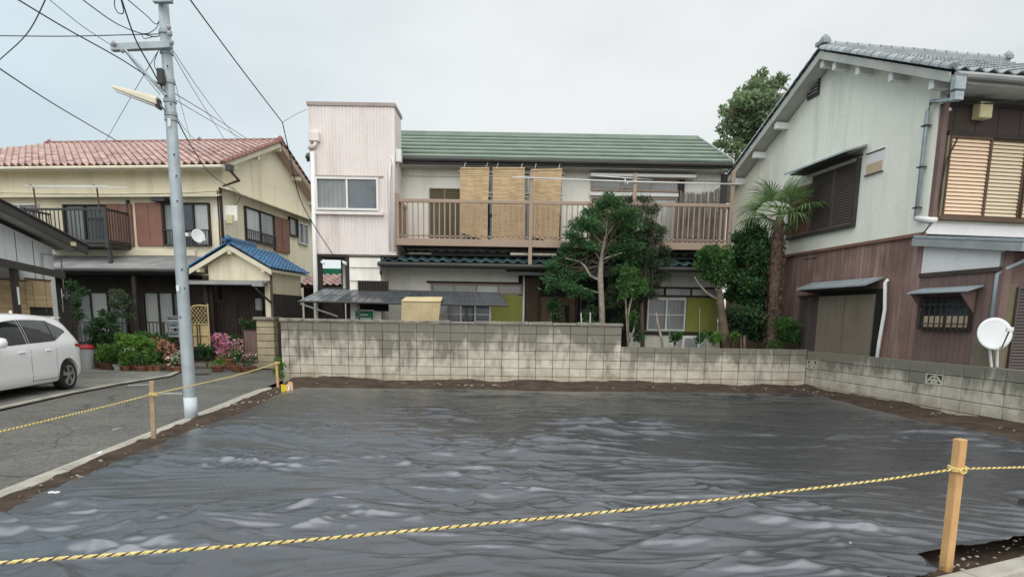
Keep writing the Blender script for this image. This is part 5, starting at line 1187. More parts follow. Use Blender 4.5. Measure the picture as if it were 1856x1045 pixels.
# door/vent beneath the blind
v0, v1 = GH.S(50, 560, 0)[0], GH.S(92, 560, 0)[0]; zz1 = GH.S(70, 556, 0)[1]; MB(sv_).box(v0, v1, .0, .05, zz1-.2, zz1).build('dark_sill', m_darkm, e); MB(sv_).box(v0+.05, v1, .0, .04, .2, zz1-.2).build('lower_panel', m_whitep, e)
def gblind(x0, x1, yt, yb, u, label):
    v0, z1 = GH.S(x0, yt, u); v1, _ = GH.S(x1, yt, u); z0 = GH.S((x0+x1)/2, yb, u)[1]
    o = thing('bamboo_blind', label, 'blind', GH.W(u, v0, 0), GH.a, 'bamboo blinds on the grey house'); mb = MB(); n = int((z1-z0)/.035)
    for i in range(n): mb.box(0, .012, 0, v1-v0, z0+(z1-z0)*i/n, z0+(z1-z0)*(i+.9)/n)
    mb.build('cane_slats', m_bamb, o); MB().box(-.006, 0, 0, v1-v0, z0, z1).build('backing_weave', m_bamb, o)
    MB().tube([(.02, 0, z1), (.02, v1-v0, z1)], .018, 6).build('head_bar', m_woodb, o)
    for q in (.25, .75): MB().box(.012, .016, (v1-v0)*q-.005, (v1-v0)*q+.005, z0, z1).build('cord', m_bark, o)
gblind(44, 90, 504, 556, .12, 'bamboo blind on the grey house nearest the electricity meter')
gblind(-40, 47, 502, 572, .10, 'bamboo blind on the grey house behind the dark canopy post')

# ------------------------------------------------------------------ plants
def leafcloud(name, mat, parent, clumps, n, size, seed=0, asp=.45, shell=.55, up=.3, off=None, kind=None, sub=6):
    r = np.random.default_rng(seed); off = np.array(off if off is not None else parent.location)
    if sub:
        nc_ = []
        for c in clumps:
            rr = c[3] if hasattr(c[3], '__len__') else (c[3],)*3
            for _ in range(sub):
                d0 = r.normal(size=3); d0 /= np.linalg.norm(d0); q0 = r.uniform(.2, .92); s0 = r.uniform(.32, .58)
                nc_.append((c[0]+d0[0]*rr[0]*q0, c[1]+d0[1]*rr[1]*q0, c[2]+d0[2]*rr[2]*q0, (rr[0]*s0*1.15, rr[1]*s0*1.15, rr[2]*s0*.7)))
        clumps = nc_
    cl = np.array([[c[0], c[1], c[2]] for c in clumps]); rad = np.array([c[3] if hasattr(c[3], '__len__') else (c[3],)*3 for c in clumps])
    wgt = rad.prod(1)**(.67); wgt /= wgt.sum(); k = r.choice(len(clumps), n, p=wgt)
    d = r.normal(size=(n, 3)); d /= np.linalg.norm(d, axis=1)[:, None]
    q = r.random(n)**.5; q = np.where(r.random(n) < shell, .8+.28*r.random(n)**1.5, q)
    # lumpy outline
    q *= .82+.36*vn(d[:, 0]*2.3+k*3.1, d[:, 2]*2.3+d[:, 1]*1.7, seed+5)
    p = cl[k]+d*q[:, None]*rad[k]
    ax = d*.8+r.normal(size=(n, 3))*.7; ax[:, 2] += up; ax /= np.linalg.norm(ax, axis=1)[:, None]
    sd_ = np.cross(ax, r.normal(size=(n, 3))); sd_ /= np.linalg.norm(sd_, axis=1)[:, None]
    s = size*(.6+.8*r.random(n))[:, None]; nn = np.cross(ax, sd_)
    v = np.stack([p, p+ax*s*.5+sd_*s*asp*.5+nn*s*.08, p+ax*s, p+ax*s*.5-sd_*s*asp*.5+nn*s*.08], 1)-off
    f = np.arange(n*4).reshape(n, 4)
    return put(name, npmesh(name, v.reshape(-1, 3), f, mat), parent, kind=kind)
def blobs(lst, Y, dy=.5, seed=0, flat=1.):
    r = random.Random(seed); o = []
    for b in lst:
        px, py, rp = b[:3]; yy = Y+(b[3] if len(b) > 3 else r.uniform(-dy, dy)); p = PX(px, py, yy); rr = rp*yy/F; o.append((p.x, p.y, p.z, (rr, rr*1.05, rr*flat)))
    return o
def limb(parent, name, pts, rs, mat, off=None, n=8):
    off = Vector(off if off is not None else parent.location); return MB().tube([tuple(Vector(p)-off) for p in pts], rs, n).build(name, mat, parent, smooth=True)
def tree(name, label, cat, base, **k): return thing(name, label, cat, tuple(base), 0, k.get('group'))
def twigs(parent, clumps, start, mat, n, seed, r0=.012):
    r = random.Random(seed); mb = MB(); off = Vector(parent.location)
    for i in range(n):
        c = r.choice(clumps); e_ = Vector(c[:3])+Vector((r.uniform(-1, 1)*c[3][0]*.7, r.uniform(-1, 1)*c[3][0]*.7, r.uniform(-.5, .8)*c[3][0])); s_ = Vector(r.choice(start))
        m_ = s_.lerp(e_, .5)+Vector((r.uniform(-.08, .08), r.uniform(-.08, .08), r.uniform(-.05, .1)))
        mb.tube([tuple(s_-off), tuple(m_-off), tuple(e_-off)], [r0, r0*.7, r0*.3], 5, False)
    mb.build('twigs', mat, parent, smooth=True)
# main conifer
Y = 15.75; bs_ = PX(1092, 600, Y); bs_.z = 0.05
t = tree('conifer_tree', 'layered dark green conifer with bare pale trunk rising behind the tall block wall', 'tree', bs_)
tp = [PX(1094, 640, Y), PX(1091, 560, Y), PX(1088, 500, Y), PX(1090, 465, Y), PX(1099, 420, Y), PX(1101, 380, Y)]
tp[0].z = 0.03
limb(t, 'trunk', tp, [.085, .075, .07, .05, .022, .008], m_barkp)
for pts, rs in (([(1088, 508), (1070, 500), (1060, 482), (1050, 473), (1025, 468)], [.035, .033, .028, .02, .01]), ([(1090, 471), (1108, 464), (1127, 458)], [.03, .022, .014]),
                ([(1089, 532), (1075, 527), (1052, 520)], [.02, .016, .008]), ([(1092, 480), (1082, 462), (1070, 440)], [.025, .018, .01]), ([(1098, 430), (1115, 405), (1125, 390)], [.02, .014, .006]), ([(1096, 445), (1070, 420), (1050, 412)], [.02, .014, .006])):
    limb(t, 'branch', [PX(a, b, Y+(i*.06 if i % 2 else -.03*i)) for i, (a, b) in enumerate(pts)], rs, m_barkp)
b1_ = blobs([(1103, 358, 13), (1092, 372, 17), (1118, 370, 18), (1078, 388, 20), (1108, 392, 24), (1135, 386, 20), (1060, 400, 18), (1045, 412, 16), (1075, 412, 20), (1038, 425, 14), (1118, 418, 28), (1148, 410, 20), (1090, 428, 20),
             (1050, 435, 20), (1030, 447, 15), (1072, 445, 16), (1140, 440, 26), (1020, 470, 18), (1000, 480, 15), (1042, 462, 18), (1008, 497, 18), (992, 508, 12), (1030, 495, 20), (1050, 500, 15), (1018, 518, 20), (1040, 525, 18), (1000, 525, 12), (1060, 532, 13),
             (1120, 455, 22), (1150, 470, 22), (1130, 490, 22), (1065, 540, 10), (1085, 405, 24, 15.5), (1112, 412, 24, 15.45), (1070, 432, 18, 15.5), (1130, 432, 24, 15.45), (1100, 440, 18, 15.5), (1030, 508, 22, 15.5), (1062, 398, 18, 15.5)], Y, .45, 3, .62)
leafcloud('crown', m_conif, t, b1_, 52000, .058, 11, .4, .6, .35, sub=9)
leafcloud('outer_sprays', m_conif, t, b1_, 7000, .12, 41, .2, 1., .25, sub=9)
twigs(t, b1_, [PX(1095, 450, Y), PX(1090, 480, Y), PX(1060, 485, Y), PX(1099, 415, Y)], m_bark, 46, 4)
# olive, fine-leaved tree behind it
Y = 16.15; bs_ = PX(1170, 620, Y); bs_.z = .05
t = tree('fine_leaved_tree', 'dark olive fine-leaved tree crowding the conifer on its right', 'tree', bs_)
limb(t, 'trunk', [PX(1165, 640, Y), PX(1163, 560, Y), PX(1168, 480, Y), PX(1178, 410, Y)], [.06, .05, .035, .012], m_bark)
b2_ = blobs([(1140, 362, 12), (1165, 372, 14), (1185, 385, 14), (1150, 392, 18), (1180, 405, 20), (1195, 420, 14), (1165, 430, 24), (1190, 450, 20), (1160, 462, 26), (1185, 480, 24), (1145, 500, 26), (1175, 510, 24), (1200, 500, 14), (1120, 520, 26), (1155, 535, 24), (1110, 550, 22), (1070, 565, 16), (1140, 565, 22), (1120, 585, 20), (1180, 530, 14)], Y, .35, 6, .9)
leafcloud('crown', m_olivel, t, b2_, 26000, .075, 12, .25, .4, .4)
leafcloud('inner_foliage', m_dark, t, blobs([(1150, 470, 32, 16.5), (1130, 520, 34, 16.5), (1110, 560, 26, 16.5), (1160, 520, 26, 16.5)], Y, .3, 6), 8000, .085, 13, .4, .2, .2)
twigs(t, b2_, [PX(1166, 500, Y), PX(1172, 450, Y), PX(1178, 410, Y), PX(1164, 540, Y)], m_bark, 50, 5)
# small camellia with pale stems
Y = 15.45; bs_ = PX(1140, 625, Y); bs_.z = .05
t = tree('camellia_shrub', 'small glossy-leaved shrub with forked pale stems at the end of the tall wall', 'shrub', bs_)
for pts in (([(1140, 660), (1137, 600), (1134, 545), (1126, 520), (1122, 500)]), ([(1138, 610), (1140, 560), (1146, 535), (1150, 510)]), ([(1139, 620), (1148, 600), (1152, 580)])):
    limb(t, 'stem', [PX(a, b, Y) for a, b in pts], [.028, .024, .018, .012, .006][:len(pts)], m_barkp)
b3_ = blobs([(1125, 505, 12), (1140, 500, 14), (1158, 512, 14), (1132, 520, 14), (1150, 530, 12), (1165, 528, 9), (1146, 575, 8), (1150, 590, 7), (1128, 535, 9)], Y, .2, 7)
leafcloud('foliage', m_mid, t, b3_, 1500, .085, 14, .5, .5, .3)
# pruned tree to the right
Y = 15.8; bs_ = PX(1312, 625, Y); bs_.z = .05
t = tree('pruned_tree', 'thick-trunked pruned tree with a cut top in front of the olive shutter case', 'tree', bs_)
limb(t, 'trunk', [PX(1316, 650, Y), PX(1312, 600, Y), PX(1307, 560, Y), PX(1303, 527, Y)], [.14, .12, .10, .085], m_bark)
for pts, rs in (([(1303, 530), (1312, 510), (1302, 480), (1296, 460)], [.05, .04, .025, .01]), ([(1300, 542), (1280, 530), (1265, 512), (1258, 500)], [.035, .03, .02, .008]), ([(1301, 530), (1290, 508), (1280, 500)], [.03, .02, .008])):
    limb(t, 'branch', [PX(a, b, Y) for a, b in pts], rs, m_barkp)
b4_ = blobs([(1275, 462, 14), (1292, 455, 15), (1310, 462, 15), (1285, 478, 18), (1305, 482, 18), (1268, 478, 10), (1322, 475, 13), (1298, 500, 15), (1318, 498, 14), (1280, 500, 10), (1310, 515, 10)], Y, .3, 8)
leafcloud('foliage', m_mid, t, b4_, 2800, .09, 15, .5, .4, .3); twigs(t, b4_, [PX(1300, 490, Y), PX(1303, 525, Y)], m_bark, 22, 9, .009)
# tall leafy shrub between pruned tree and palm
Y = 16.1; bs_ = PX(1352, 625, Y); bs_.z = .05
t = tree('broadleaf_tree', 'tall bushy broadleaf tree between the pruned tree and the palm', 'tree', bs_)
limb(t, 'stem', [PX(1350, 660, Y), PX(1349, 590, Y), PX(1352, 530, Y), PX(1355, 460, Y)], [.04, .035, .025, .01], m_barkp); limb(t, 'stem', [PX(1344, 660, Y), PX(1342, 580, Y), PX(1340, 550, Y)], [.025, .02, .01], m_barkp)
b5_ = blobs([(1345, 432, 14), (1365, 422, 14), (1380, 435, 14), (1355, 450, 18), (1378, 455, 18), (1335, 455, 12), (1345, 478, 18), (1370, 480, 22), (1392, 475, 14), (1340, 505, 16), (1365, 510, 22), (1388, 505, 18), (1350, 535, 20), (1378, 540, 22), (1330, 535, 14), (1360, 565, 20), (1385, 575, 20), (1340, 575, 12), (1350, 600, 14), (1380, 605, 20), (1325, 605, 10), (1325, 510, 12), (1322, 570, 12), (1335, 430, 9), (1360, 412, 8), (1392, 445, 12), (1370, 600, 20), (1410, 560, 14, 16.4), (1335, 590, 12), (1400, 600, 14, 16.4)], Y, .35, 9)
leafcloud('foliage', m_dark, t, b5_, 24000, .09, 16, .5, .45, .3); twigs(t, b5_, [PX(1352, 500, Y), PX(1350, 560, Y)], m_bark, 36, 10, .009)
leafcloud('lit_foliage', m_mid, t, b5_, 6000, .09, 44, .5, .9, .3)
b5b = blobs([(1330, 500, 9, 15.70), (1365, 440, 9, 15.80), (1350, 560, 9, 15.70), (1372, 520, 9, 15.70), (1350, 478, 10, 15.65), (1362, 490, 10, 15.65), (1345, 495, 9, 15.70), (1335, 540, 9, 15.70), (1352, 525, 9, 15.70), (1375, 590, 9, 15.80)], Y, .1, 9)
leafcloud('highlight_leaves', m_bright, t, b5b, 1300, .085, 17, .5, .5, .4)  # brighter leaf clusters put in as painted highlights on the tree
# palm
Y = 15.55; bs_ = PX(1400, 625, Y); bs_.z = .05
t = tree('fan_palm', 'fan palm with shaggy brown trunk beside the right house', 'palm tree', bs_)
ctr = PX(1414, 392, Y); tb_ = Vector((PX(1396, 640, Y).x, Y, .03)); off = Vector(t.location)
tpts = [tb_.lerp(ctr, q)+Vector((.02*math.sin(q*6), 0, 0)) for q in np.linspace(0, 1, 9)]
limb(t, 'trunk', tpts, [.12, .125, .125, .13, .13, .135, .14, .135, .08], m_fiber, n=12)
fb_ = MB(); r = random.Random(3)
for i in range(900):
    q = r.random()*.97; c = tb_.lerp(ctr, q); an = r.uniform(0, 6.28); rr = lerp(.12, .135, q); p = c+Vector((math.cos(an)*rr, math.sin(an)*rr, 0))-off
    o_ = Vector((math.cos(an), math.sin(an), 0)); tn = Vector((-math.sin(an), math.cos(an), 0)); l_ = r.uniform(.05, .12); w_ = r.uniform(.008, .03)
    fb_.add([tuple(p-tn*w_), tuple(p+tn*w_), tuple(p+o_*l_*.6+tn*w_*.3+Vector((0, 0, -l_*r.uniform(-.3, .9)))), tuple(p+o_*l_*.55-tn*w_*.3+Vector((0, 0, -l_*.6)))], [[0, 1, 2, 3]])
fb_.build('trunk_fibre', m_fiber, t)
def frond_mesh(seed, pet, bl_, droop, spread=2.25, n=30):
    r = random.Random(seed); mb = MB(); mb.tube([(0, 0, 0), (pet*.5, 0, .03), (pet, 0, 0)], [.016, .012, .01], 5)
    for i in range(n):
        a = lerp(-spread, spread, i/(n-1)); L_ = bl_*(1-.32*(abs(a)/spread)**2)*r.uniform(.92, 1.05); w_ = .021
        prev = None; dr = droop*r.uniform(.7, 1.4)
        pts = []
        for k, q in enumerate((0, .3, .6, .8, 1)):
            x = pet+math.cos(a)*L_*q*(1-.12*dr*q*q); y = math.sin(a)*L_*q*(1-.12*dr*q*q); z = .03*math.sin(q*3)-dr*L_*.55*max(0, q-.35)**1.6*1.6; ww = w_*(.25+1.1*q if q < .5 else max(.02, 1.6*(1-q)+.02)*1.0)
            pts.append((Vector((x, y, z)), ww))
        sd_ = Vector((-math.sin(a), math.cos(a), 0)); base = len(mb.v)
        for p, ww in pts: mb.v += [tuple(p+sd_*ww+Vector((0, 0, ww*.5))), tuple(p), tuple(p-sd_*ww+Vector((0, 0, ww*.5)))]
        for k in range(4):
            b = base+3*k; mb.f += [[b, b+1, b+4, b+3], [b+1, b+2, b+5, b+4]]
    me = bpy.data.meshes.new('frond'); me.from_pydata(mb.v, [], mb.f); me.materials.append(m_palm); return me
fm_ = [frond_mesh(1, .50, .60, .45, 1.9, 22), frond_mesh(2, .55, .60, .75, 1.9, 22), frond_mesh(3, .40, .52, .25, 1.7, 20), frond_mesh(5, .48, .52, 1.1, 1.8, 20)]
r = random.Random(12)
for i in range(17):
    az = i*2.399+r.uniform(-.2, .2)+.4; q = i/16; el = lerp(1.25, -.3, q**.8)+r.uniform(-.12, .12); me = fm_[2] if q < .2 else fm_[0] if q < .55 else fm_[1] if q < .8 else fm_[3]
    s_ = r.uniform(1.02, 1.25)
    put('frond', me, t, Matrix.Translation(ctr-off+Vector((0, 0, .05))) @ Matrix.Rotation(az, 4, 'Z') @ Matrix.Rotation(-el, 4, 'Y') @ Matrix.Rotation(r.uniform(-.5, .5), 4, 'X') @ Matrix.Scale(s_, 4))
for q_ in ((1402, 425, 7, 15.40), (1428, 428, 8, 15.40), (1395, 440, 5, 15.45), (1436, 436, 5, 15.55)): leafcloud('fruit_stalk', m_redb, t, blobs([q_], Y, .1, 2), 70, .06, q_[0], .3, .5, -.6)
# ferny clump right of the palm base
Y = 15.45; bs_ = PX(1425, 610, Y); bs_.z = .05
t = tree('fern_clump', 'feathery green clump between the palm trunk and the maroon wall', 'shrub', bs_)
leafcloud('fronds', m_mid, t, blobs([(1418, 585, 14), (1432, 592, 13), (1425, 605, 16), (1440, 612, 12), (1415, 615, 14), (1405, 628, 10)], Y, .2, 3), 2200, .14, 23, .12, .4, .6)
# low plants along the low wall and beside the door
def small(px, py, Y, rp, mat, n, size, label, cat='shrub', asp=.45, stems=0, group=None, flat=1.):
    bs_ = PX(px, py, Y); bs_.z = .05; t = tree('garden_plant' if cat != 'shrub' else 'garden_shrub', label, cat, bs_, group=group)
    lst = blobs([(px+random.uniform(-.5, .5)*rp, py+random.uniform(-.45, .45)*rp, rp*random.uniform(.4, .6)) for _ in range(7)], Y, rp*Y/F*.4, int(px), flat)
    leafcloud('foliage', mat, t, lst, n, size, int(px), asp, .45, .4)
    p = PX(px, py, Y); mb = MB()
    for i in range(max(3, stems)): mb.tube([(random.uniform(-.05, .05), 0, 0), (random.uniform(-.15, .15), 0, (p.z-.05)*.6), (random.uniform(-.2, .2), random.uniform(-.1, .1), p.z-.0)], [.012, .008, .004], 5)
    mb.build('stems', m_barkp if stems else m_bark, t); return t
small(1003, 552, 16.6, 16, m_conif, 900, .08, 'small bright shrub standing in front of the brown front door')
small(1010, 578, 16.3, 14, m_olivel, 700, .08, 'dull green low shrub just above the wall coping by the front door')
small(1068, 582, 15.9, 14, m_mid, 500, .09, 'low leafy plant at the foot of the conifer trunk')
small(1158, 612, 15.6, 10, m_dark, 300, .08, 'small dark sprig under the white-framed window')
small(1225, 612, 15.6, 10, m_mid, 280, .09, 'thin leafy stems in front of the white air conditioner')
small(1272, 612, 15.6, 11, m_mid, 280, .09, 'small leafy sprig right of the air conditioner')
small(1298, 612, 15.5, 13, m_bright, 420, .08, 'bright green seedling left of the pruned tree trunk')
small(1330, 612, 15.5, 10, m_bright, 260, .08, 'bright green seedling right of the pruned tree trunk')
o = tree('bare_sapling', 'leaning bare pruned stem in front of the right ground-floor window', 'stem', PX(1200, 640, 15.6)); o.location.z = .05
limb(o, 'stem', [PX(1205, 650, 15.6), PX(1198, 610, 15.6), PX(1192, 585, 15.6), PX(1189, 566, 15.6)], [.04, .032, .026, .02], m_barkp); 
for a, b in ((1213, 560), (1268, 558)): tag(MB().tube([tuple(PX(a, 640, 15.5)), tuple(PX(a, b, 15.5))], .008, 6).build('garden_cane', m_green), 'thin green garden cane %s' % ('in front of the white-framed window' if a < 1250 else 'in front of the olive shutter case'), 'cane', 'thin green garden canes')
for a, b in (((1053, 567), (1057, 590)), ((1070, 566), (1068, 585))): tag(MB().tube([tuple(PX(a[0], a[1], 15.7)), tuple(PX(b[0], 640, 15.7))], .014, 6).build('white_stake', m_whitep), 'short white stake %s the conifer trunk' % ('well left of' if a[0] < 1060 else 'close to the left of'), 'stake', 'short white stakes by the conifer')
# tree beyond the roofs
Y = 27; bs_ = PX(1375, 300, Y); bs_.z = -.1
t = tree('tall_tree', 'tall hazy green tree rising between the green roof and the right house', 'tree', bs_)
limb(t, 'trunk', [bs_, PX(1370, 260, Y), PX(1378, 190, Y)], [.3, .2, .06], m_bark)
b6_ = blobs([(1378, 160, 22), (1400, 158, 18), (1355, 180, 22), (1345, 190, 20), (1390, 185, 28), (1330, 205, 18), (1355, 215, 28), (1320, 225, 18), (1420, 150, 16), (1345, 245, 26), (1318, 240, 14), (1375, 225, 28), (1335, 268, 24), (1365, 262, 24), (1310, 262, 14), (1345, 295, 26), (1400, 220, 30), (1430, 190, 25), (1308, 205, 7), (1382, 142, 10)], Y, 1.2, 12)
leafcloud('crown', m_far, t, b6_, 8000, .17, 31, .5, .5, .2, sub=5); twigs(t, b6_, [PX(1370, 240, Y), PX(1376, 200, Y)], m_bark, 40, 3, .03)

# ------------------------------------------------------------------ potted plants and garden on the left
def pot(px, pyb, rpx, hpx, fol, mats, label, pm=None, n=420, size=.075, flowers=None, nf=160, fs=.05, tall=1.3, group='potted plants in front of the cream house', asp=.5):
    g = PG(px, pyb, -.08); sc = g.y/F; R_ = rpx*sc*random.uniform(.85, 1.1); H_ = hpx*sc*random.uniform(.85, 1.1)
    t = thing('potted_plant', label, 'potted plant', tuple(g), 0, group)
    MB().lathe([(R_*.68, 0), (R_*.95, H_*.82), (R_*1.05, H_*.82), (R_*1.05, H_), (R_*.9, H_), (R_*.88, H_*.9)], 14).build('pot', pm or m_pot, t)
    f = fol*sc*1.25; cl = [(g.x+random.uniform(-.4, .4)*f, g.y+random.uniform(-.35, .35)*f, g.z+H_+f*random.uniform(.2, tall), (f*random.uniform(.35, .55),)*3) for _ in range(7)]
    leafcloud('foliage', mats, t, cl, n, size, int(px*3), asp, .5, .5)
    if flowers is not None:
        cl2 = [(c[0], c[1]-.03, c[2]+c[3][0]*.25, (c[3][0]*1.08,)*3) for c in cl]
        leafcloud('flowers', flowers, t, cl2, nf, fs, int(px*3)+1, .9, .9, .2, kind='stuff')
    return t
pot(172, 664, 7, 12, 12, m_mid, 'pale-flowered little pot plant right beside the grey bin', m_potw, 200, .06, m_whitef, 60, .05)
pot(180, 667, 8, 14, 14, m_mid, 'leafy plant in a plain terracotta pot, first after the bin', None, 260)
pot(188, 669, 8, 14, 14, m_bright, 'broad bright leafy plant in a dark terracotta pot, second after the bin', None, 260, .09)
pot(200, 670, 11, 14, 19, m_bright, 'bushy light green plant in the widest terracotta pot', None, 480, .09)
pot(214, 671, 8, 12, 14, m_mid, 'medium green plant in a pot with long arching leaves', m_potw, 300, .14, asp=.2)
pot(229, 672, 8, 11, 13, m_bright, 'small yellow-green plant in a shallow terracotta pot', None, 260, .07)
pot(243, 671, 9, 12, 15, m_bright, 'low plant with pale variegated leaves in a brown pot', None, 300, .08, m_whitef, 40, .06)
pot(256, 673, 10, 12, 14, m_mid, 'dense green plant in a pot near the middle of the row', None, 300, .08)
pot(272, 672, 9, 12, 17, m_bright, 'light green broad-leaved plant near the right of the row', None, 340, .10)
pot(286, 672, 9, 12, 16, m_mid, 'dark leafy plant just left of the coral flowers', None, 340, .09)
pot(308, 672, 10, 14, 20, m_mid, 'coral pink flowering plant left of the utility pole', None, 380, .07, m_redf, 520, .055)
pot(322, 674, 9, 11, 13, m_mid, 'white flowering small plant left of the utility pole', None, 260, .06, m_whitef, 200, .05)
pot(333, 668, 9, 12, 15, m_mid, 'deep coral flowering plant hidden partly behind the utility pole', None, 260, .06, m_redf, 260, .05)
pot(353, 664, 8, 10, 15, m_mid, 'small plant with a few pink blooms just right of the pole', None, 220, .07, m_pinkf, 40, .05)
G2 = 'flowering pots by the gate pillar'
pot(395, 672, 13, 9, 13, m_bright, 'square low pot with yellowish leaves under the pink flowers', None, 240, .06, None, group=G2)
pot(400, 665, 12, 20, 22, m_mid, 'large mass of pale pink flowers in front of the porch', None, 300, .06, m_pinkf, 700, .06, group=G2)
pot(418, 668, 11, 18, 20, m_mid, 'bright magenta pink flowers right of the pale ones', None, 300, .06, m_pinkf, 600, .055, group=G2)
pot(430, 672, 13, 10, 15, m_mid, 'low leafy green pot with few white blossoms', None, 420, .06, m_whitef, 30, .05, group=G2)
pot(447, 672, 12, 10, 14, m_mid, 'leafy pot with pink blossoms in front of the dark gate leaf', None, 380, .06, m_pinkf, 120, .055, group=G2)
pot(458, 672, 9, 9, 11, m_mid, 'small pot with white blossoms at the foot of the pillar', None, 260, .05, m_whitef, 60, .05, group=G2)
pot(428, 655, 9, 22, 16, m_mid, 'orange flowering plant behind the pink flowers', None, 260, .07, m_orf, 320, .05, group=G2)
def yardshrub(px, py, Y, lst, mat, n, size, label, asp=.4, up=.3):
    bs_ = PX(px, py, Y); bs_.z = -.08; t = tree('yard_shrub', label, 'shrub', bs_); leafcloud('foliage', mat, t, blobs(lst, Y, .25, int(px)), n, size, int(px)+3, asp, .45, up)
    mb = MB(); off = Vector(t.location)
    for q in lst[::2]: p = PX(q[0], q[1], Y)-off; mb.tube([(random.uniform(-.05, .05), 0, 0), (p.x*.5, 0, p.z*.5), tuple(p)], [.02, .014, .006], 5)
    mb.build('stems', m_bark, t); return t
yardshrub(190, 630, 18.2, [(175, 590, 14), (192, 582, 16), (185, 605, 18), (208, 600, 16), (200, 618, 18), (178, 622, 14), (215, 622, 14), (186, 568, 8)], m_dark, 5200, .08, 'dense dark green bush in front of the left veranda railing')
yardshrub(214, 620, 18.5, [(205, 528, 8), (220, 535, 14), (212, 550, 14), (232, 548, 10), (222, 568, 14), (236, 575, 8), (206, 572, 9)], m_olivel, 1500, .07, 'sparse airy shrub rising before the veranda curtains')
yardshrub(143, 620, 18.6, [(138, 520, 14), (150, 528, 10), (135, 540, 12), (145, 570, 10), (138, 555, 8)], m_dark, 1500, .08, 'dark shrub partly hidden behind the grey house corner')
yardshrub(240, 640, 17.6, [(225, 618, 11), (238, 625, 14), (228, 638, 14), (248, 640, 14), (262, 645, 14), (278, 640, 14), (290, 648, 12), (268, 628, 11), (250, 618, 9), (240, 652, 12), (285, 630, 9)], m_bright, 2400, .13, 'large broad-leaved bright green plants behind the row of pots', .6, .5)
yardshrub(270, 625, 18.2, [(262, 612, 10), (280, 615, 10), (295, 620, 10), (310, 615, 9), (250, 608, 8), (298, 632, 10)], m_mid, 1500, .09, 'medium green hedge-like plants below the right veranda railing')
yardshrub(375, 640, 18.6, [(368, 628, 9), (380, 632, 9), (372, 642, 10), (362, 640, 8), (385, 643, 7)], m_dark, 900, .08, 'small dark plants at the foot of the bamboo trellis')
yardshrub(438, 600, 18.9, [(440, 585, 5), (450, 590, 6), (456, 588, 6), (446, 594, 6), (428, 615, 8), (420, 625, 8)], m_mid, 700, .09, 'green shrub peeping over the dark gate leaf', .4)
yardshrub(503, 690, 14.7, [(504, 655, 5), (508, 662, 6), (503, 672, 7), (508, 682, 6)], m_bright, 320, .08, 'little green weed growing at the left end of the block wall', .3)
# bin
g = PG(157, 668, -.08); o = thing('bin', 'pale grey round bin with a red lid behind the white car', 'bin', tuple(g)); sc = g.y/F
MB().lathe([(11*sc, 0), (14.5*sc, 36*sc), (15*sc, 36*sc)], 20).build('bin_body', m_bin, o, smooth=False); MB().lathe([(15.5*sc, 36*sc), (15.5*sc, 39*sc), (12*sc, 43*sc), (3*sc, 44*sc)], 20).build('lid', m_redpl, o)
MB().box(-.03, .03, -.40, -.34, 0, .2).build('pedal', m_darkm, o)
# letter boxes on a stand
g = PX(318, 590, 17.9); o = thing('letterbox_stand', 'weathered grey letterboxes stacked beside the utility pole', 'letterbox', (g.x, g.y, -.08)); z = g.z+.08
for dz_, w_ in ((.20, .17), (.02, .14), (-.22, .15)): 
    b_ = MB().box(-w_, w_, -.12, .12, z+dz_-.09, z+dz_+.05).build('letterbox', m_galv, o, bevel=.01); MB().box(-w_+.03, w_-.03, -.125, -.12, z+dz_-.03, z+dz_-.0).build('slot', m_black, b_)
    MB().box(-w_-.03, w_+.03, -.16, .14, z+dz_+.052, z+dz_+.075).build('box_roof', m_slate, o)
MB().box(-.04, .04, -.03, .03, 0, z-.3).build('post', m_darkw, o); MB().box(-.3, .0, -.2, .0, .3, .5).build('stone_block', m_conc, o)
MB().tube([(-.35, 0, 0), (-.35, 0, z+.1)], .03, 8).build('side_post', m_darkm, o)
# bamboo trellis gate
g = PX(363, 625, 18.4); x0, x1 = PX(347, 600, 18.4).x, PX(379, 600, 18.4).x; o = thing('bamboo_trellis', 'yellow bamboo trellis gate with an arched lattice top beside the porch', 'trellis', (x0, 18.4, -.08)); W_ = x1-x0
zt = PX(363, 553, 18.4).z+.08; zm = PX(363, 587, 18.4).z+.08; zb_ = PX(363, 627, 18.4).z+.08
for x in (0, W_): MB().tube([(x, 0, zb_-.1), (x, 0, zt-.15 if x == 0 else zt+.05)], .022, 8).build('upright', m_lattice, o)
MB().tube([(0, 0, zt-.15), (W_*.15, 0, zt-.03), (W_*.5, 0, zt+.0), (W_, 0, zt-.02)], .022, 8).build('arched_rail', m_lattice, o)
for z in (zm, lerp(zm, zb_, .5), zb_): MB().tube([(0, 0, z), (W_, 0, z)], .018, 6).build('cross_rail', m_lattice, o)
MB().box(.03, W_-.03, .02, .03, zb_, zm-.02).build('back_board', m_lattice, o)
for q in (.35, .5): MB().tube([(W_*q, -.03, zb_), (W_*q, -.03, zm)], .014, 6).build('dark_stem', m_darkw, o)
for k in range(-3, 7):
    for sg_ in (1, -1):
        pts = []
        for t_ in np.linspace(0, 1, 12):
            z = lerp(zm, zt-.05, t_); x = W_*(k/5)+sg_*(z-zm)*.75 if sg_ > 0 else W_*(k/5)+.35-(z-zm)*.75
            if .02 < x < W_-.02: pts.append((x, -.008*sg_, z))
        if len(pts) > 1: MB().tube([pts[0], pts[-1]], .009, 5).build('lattice_strip', m_lattice, o)
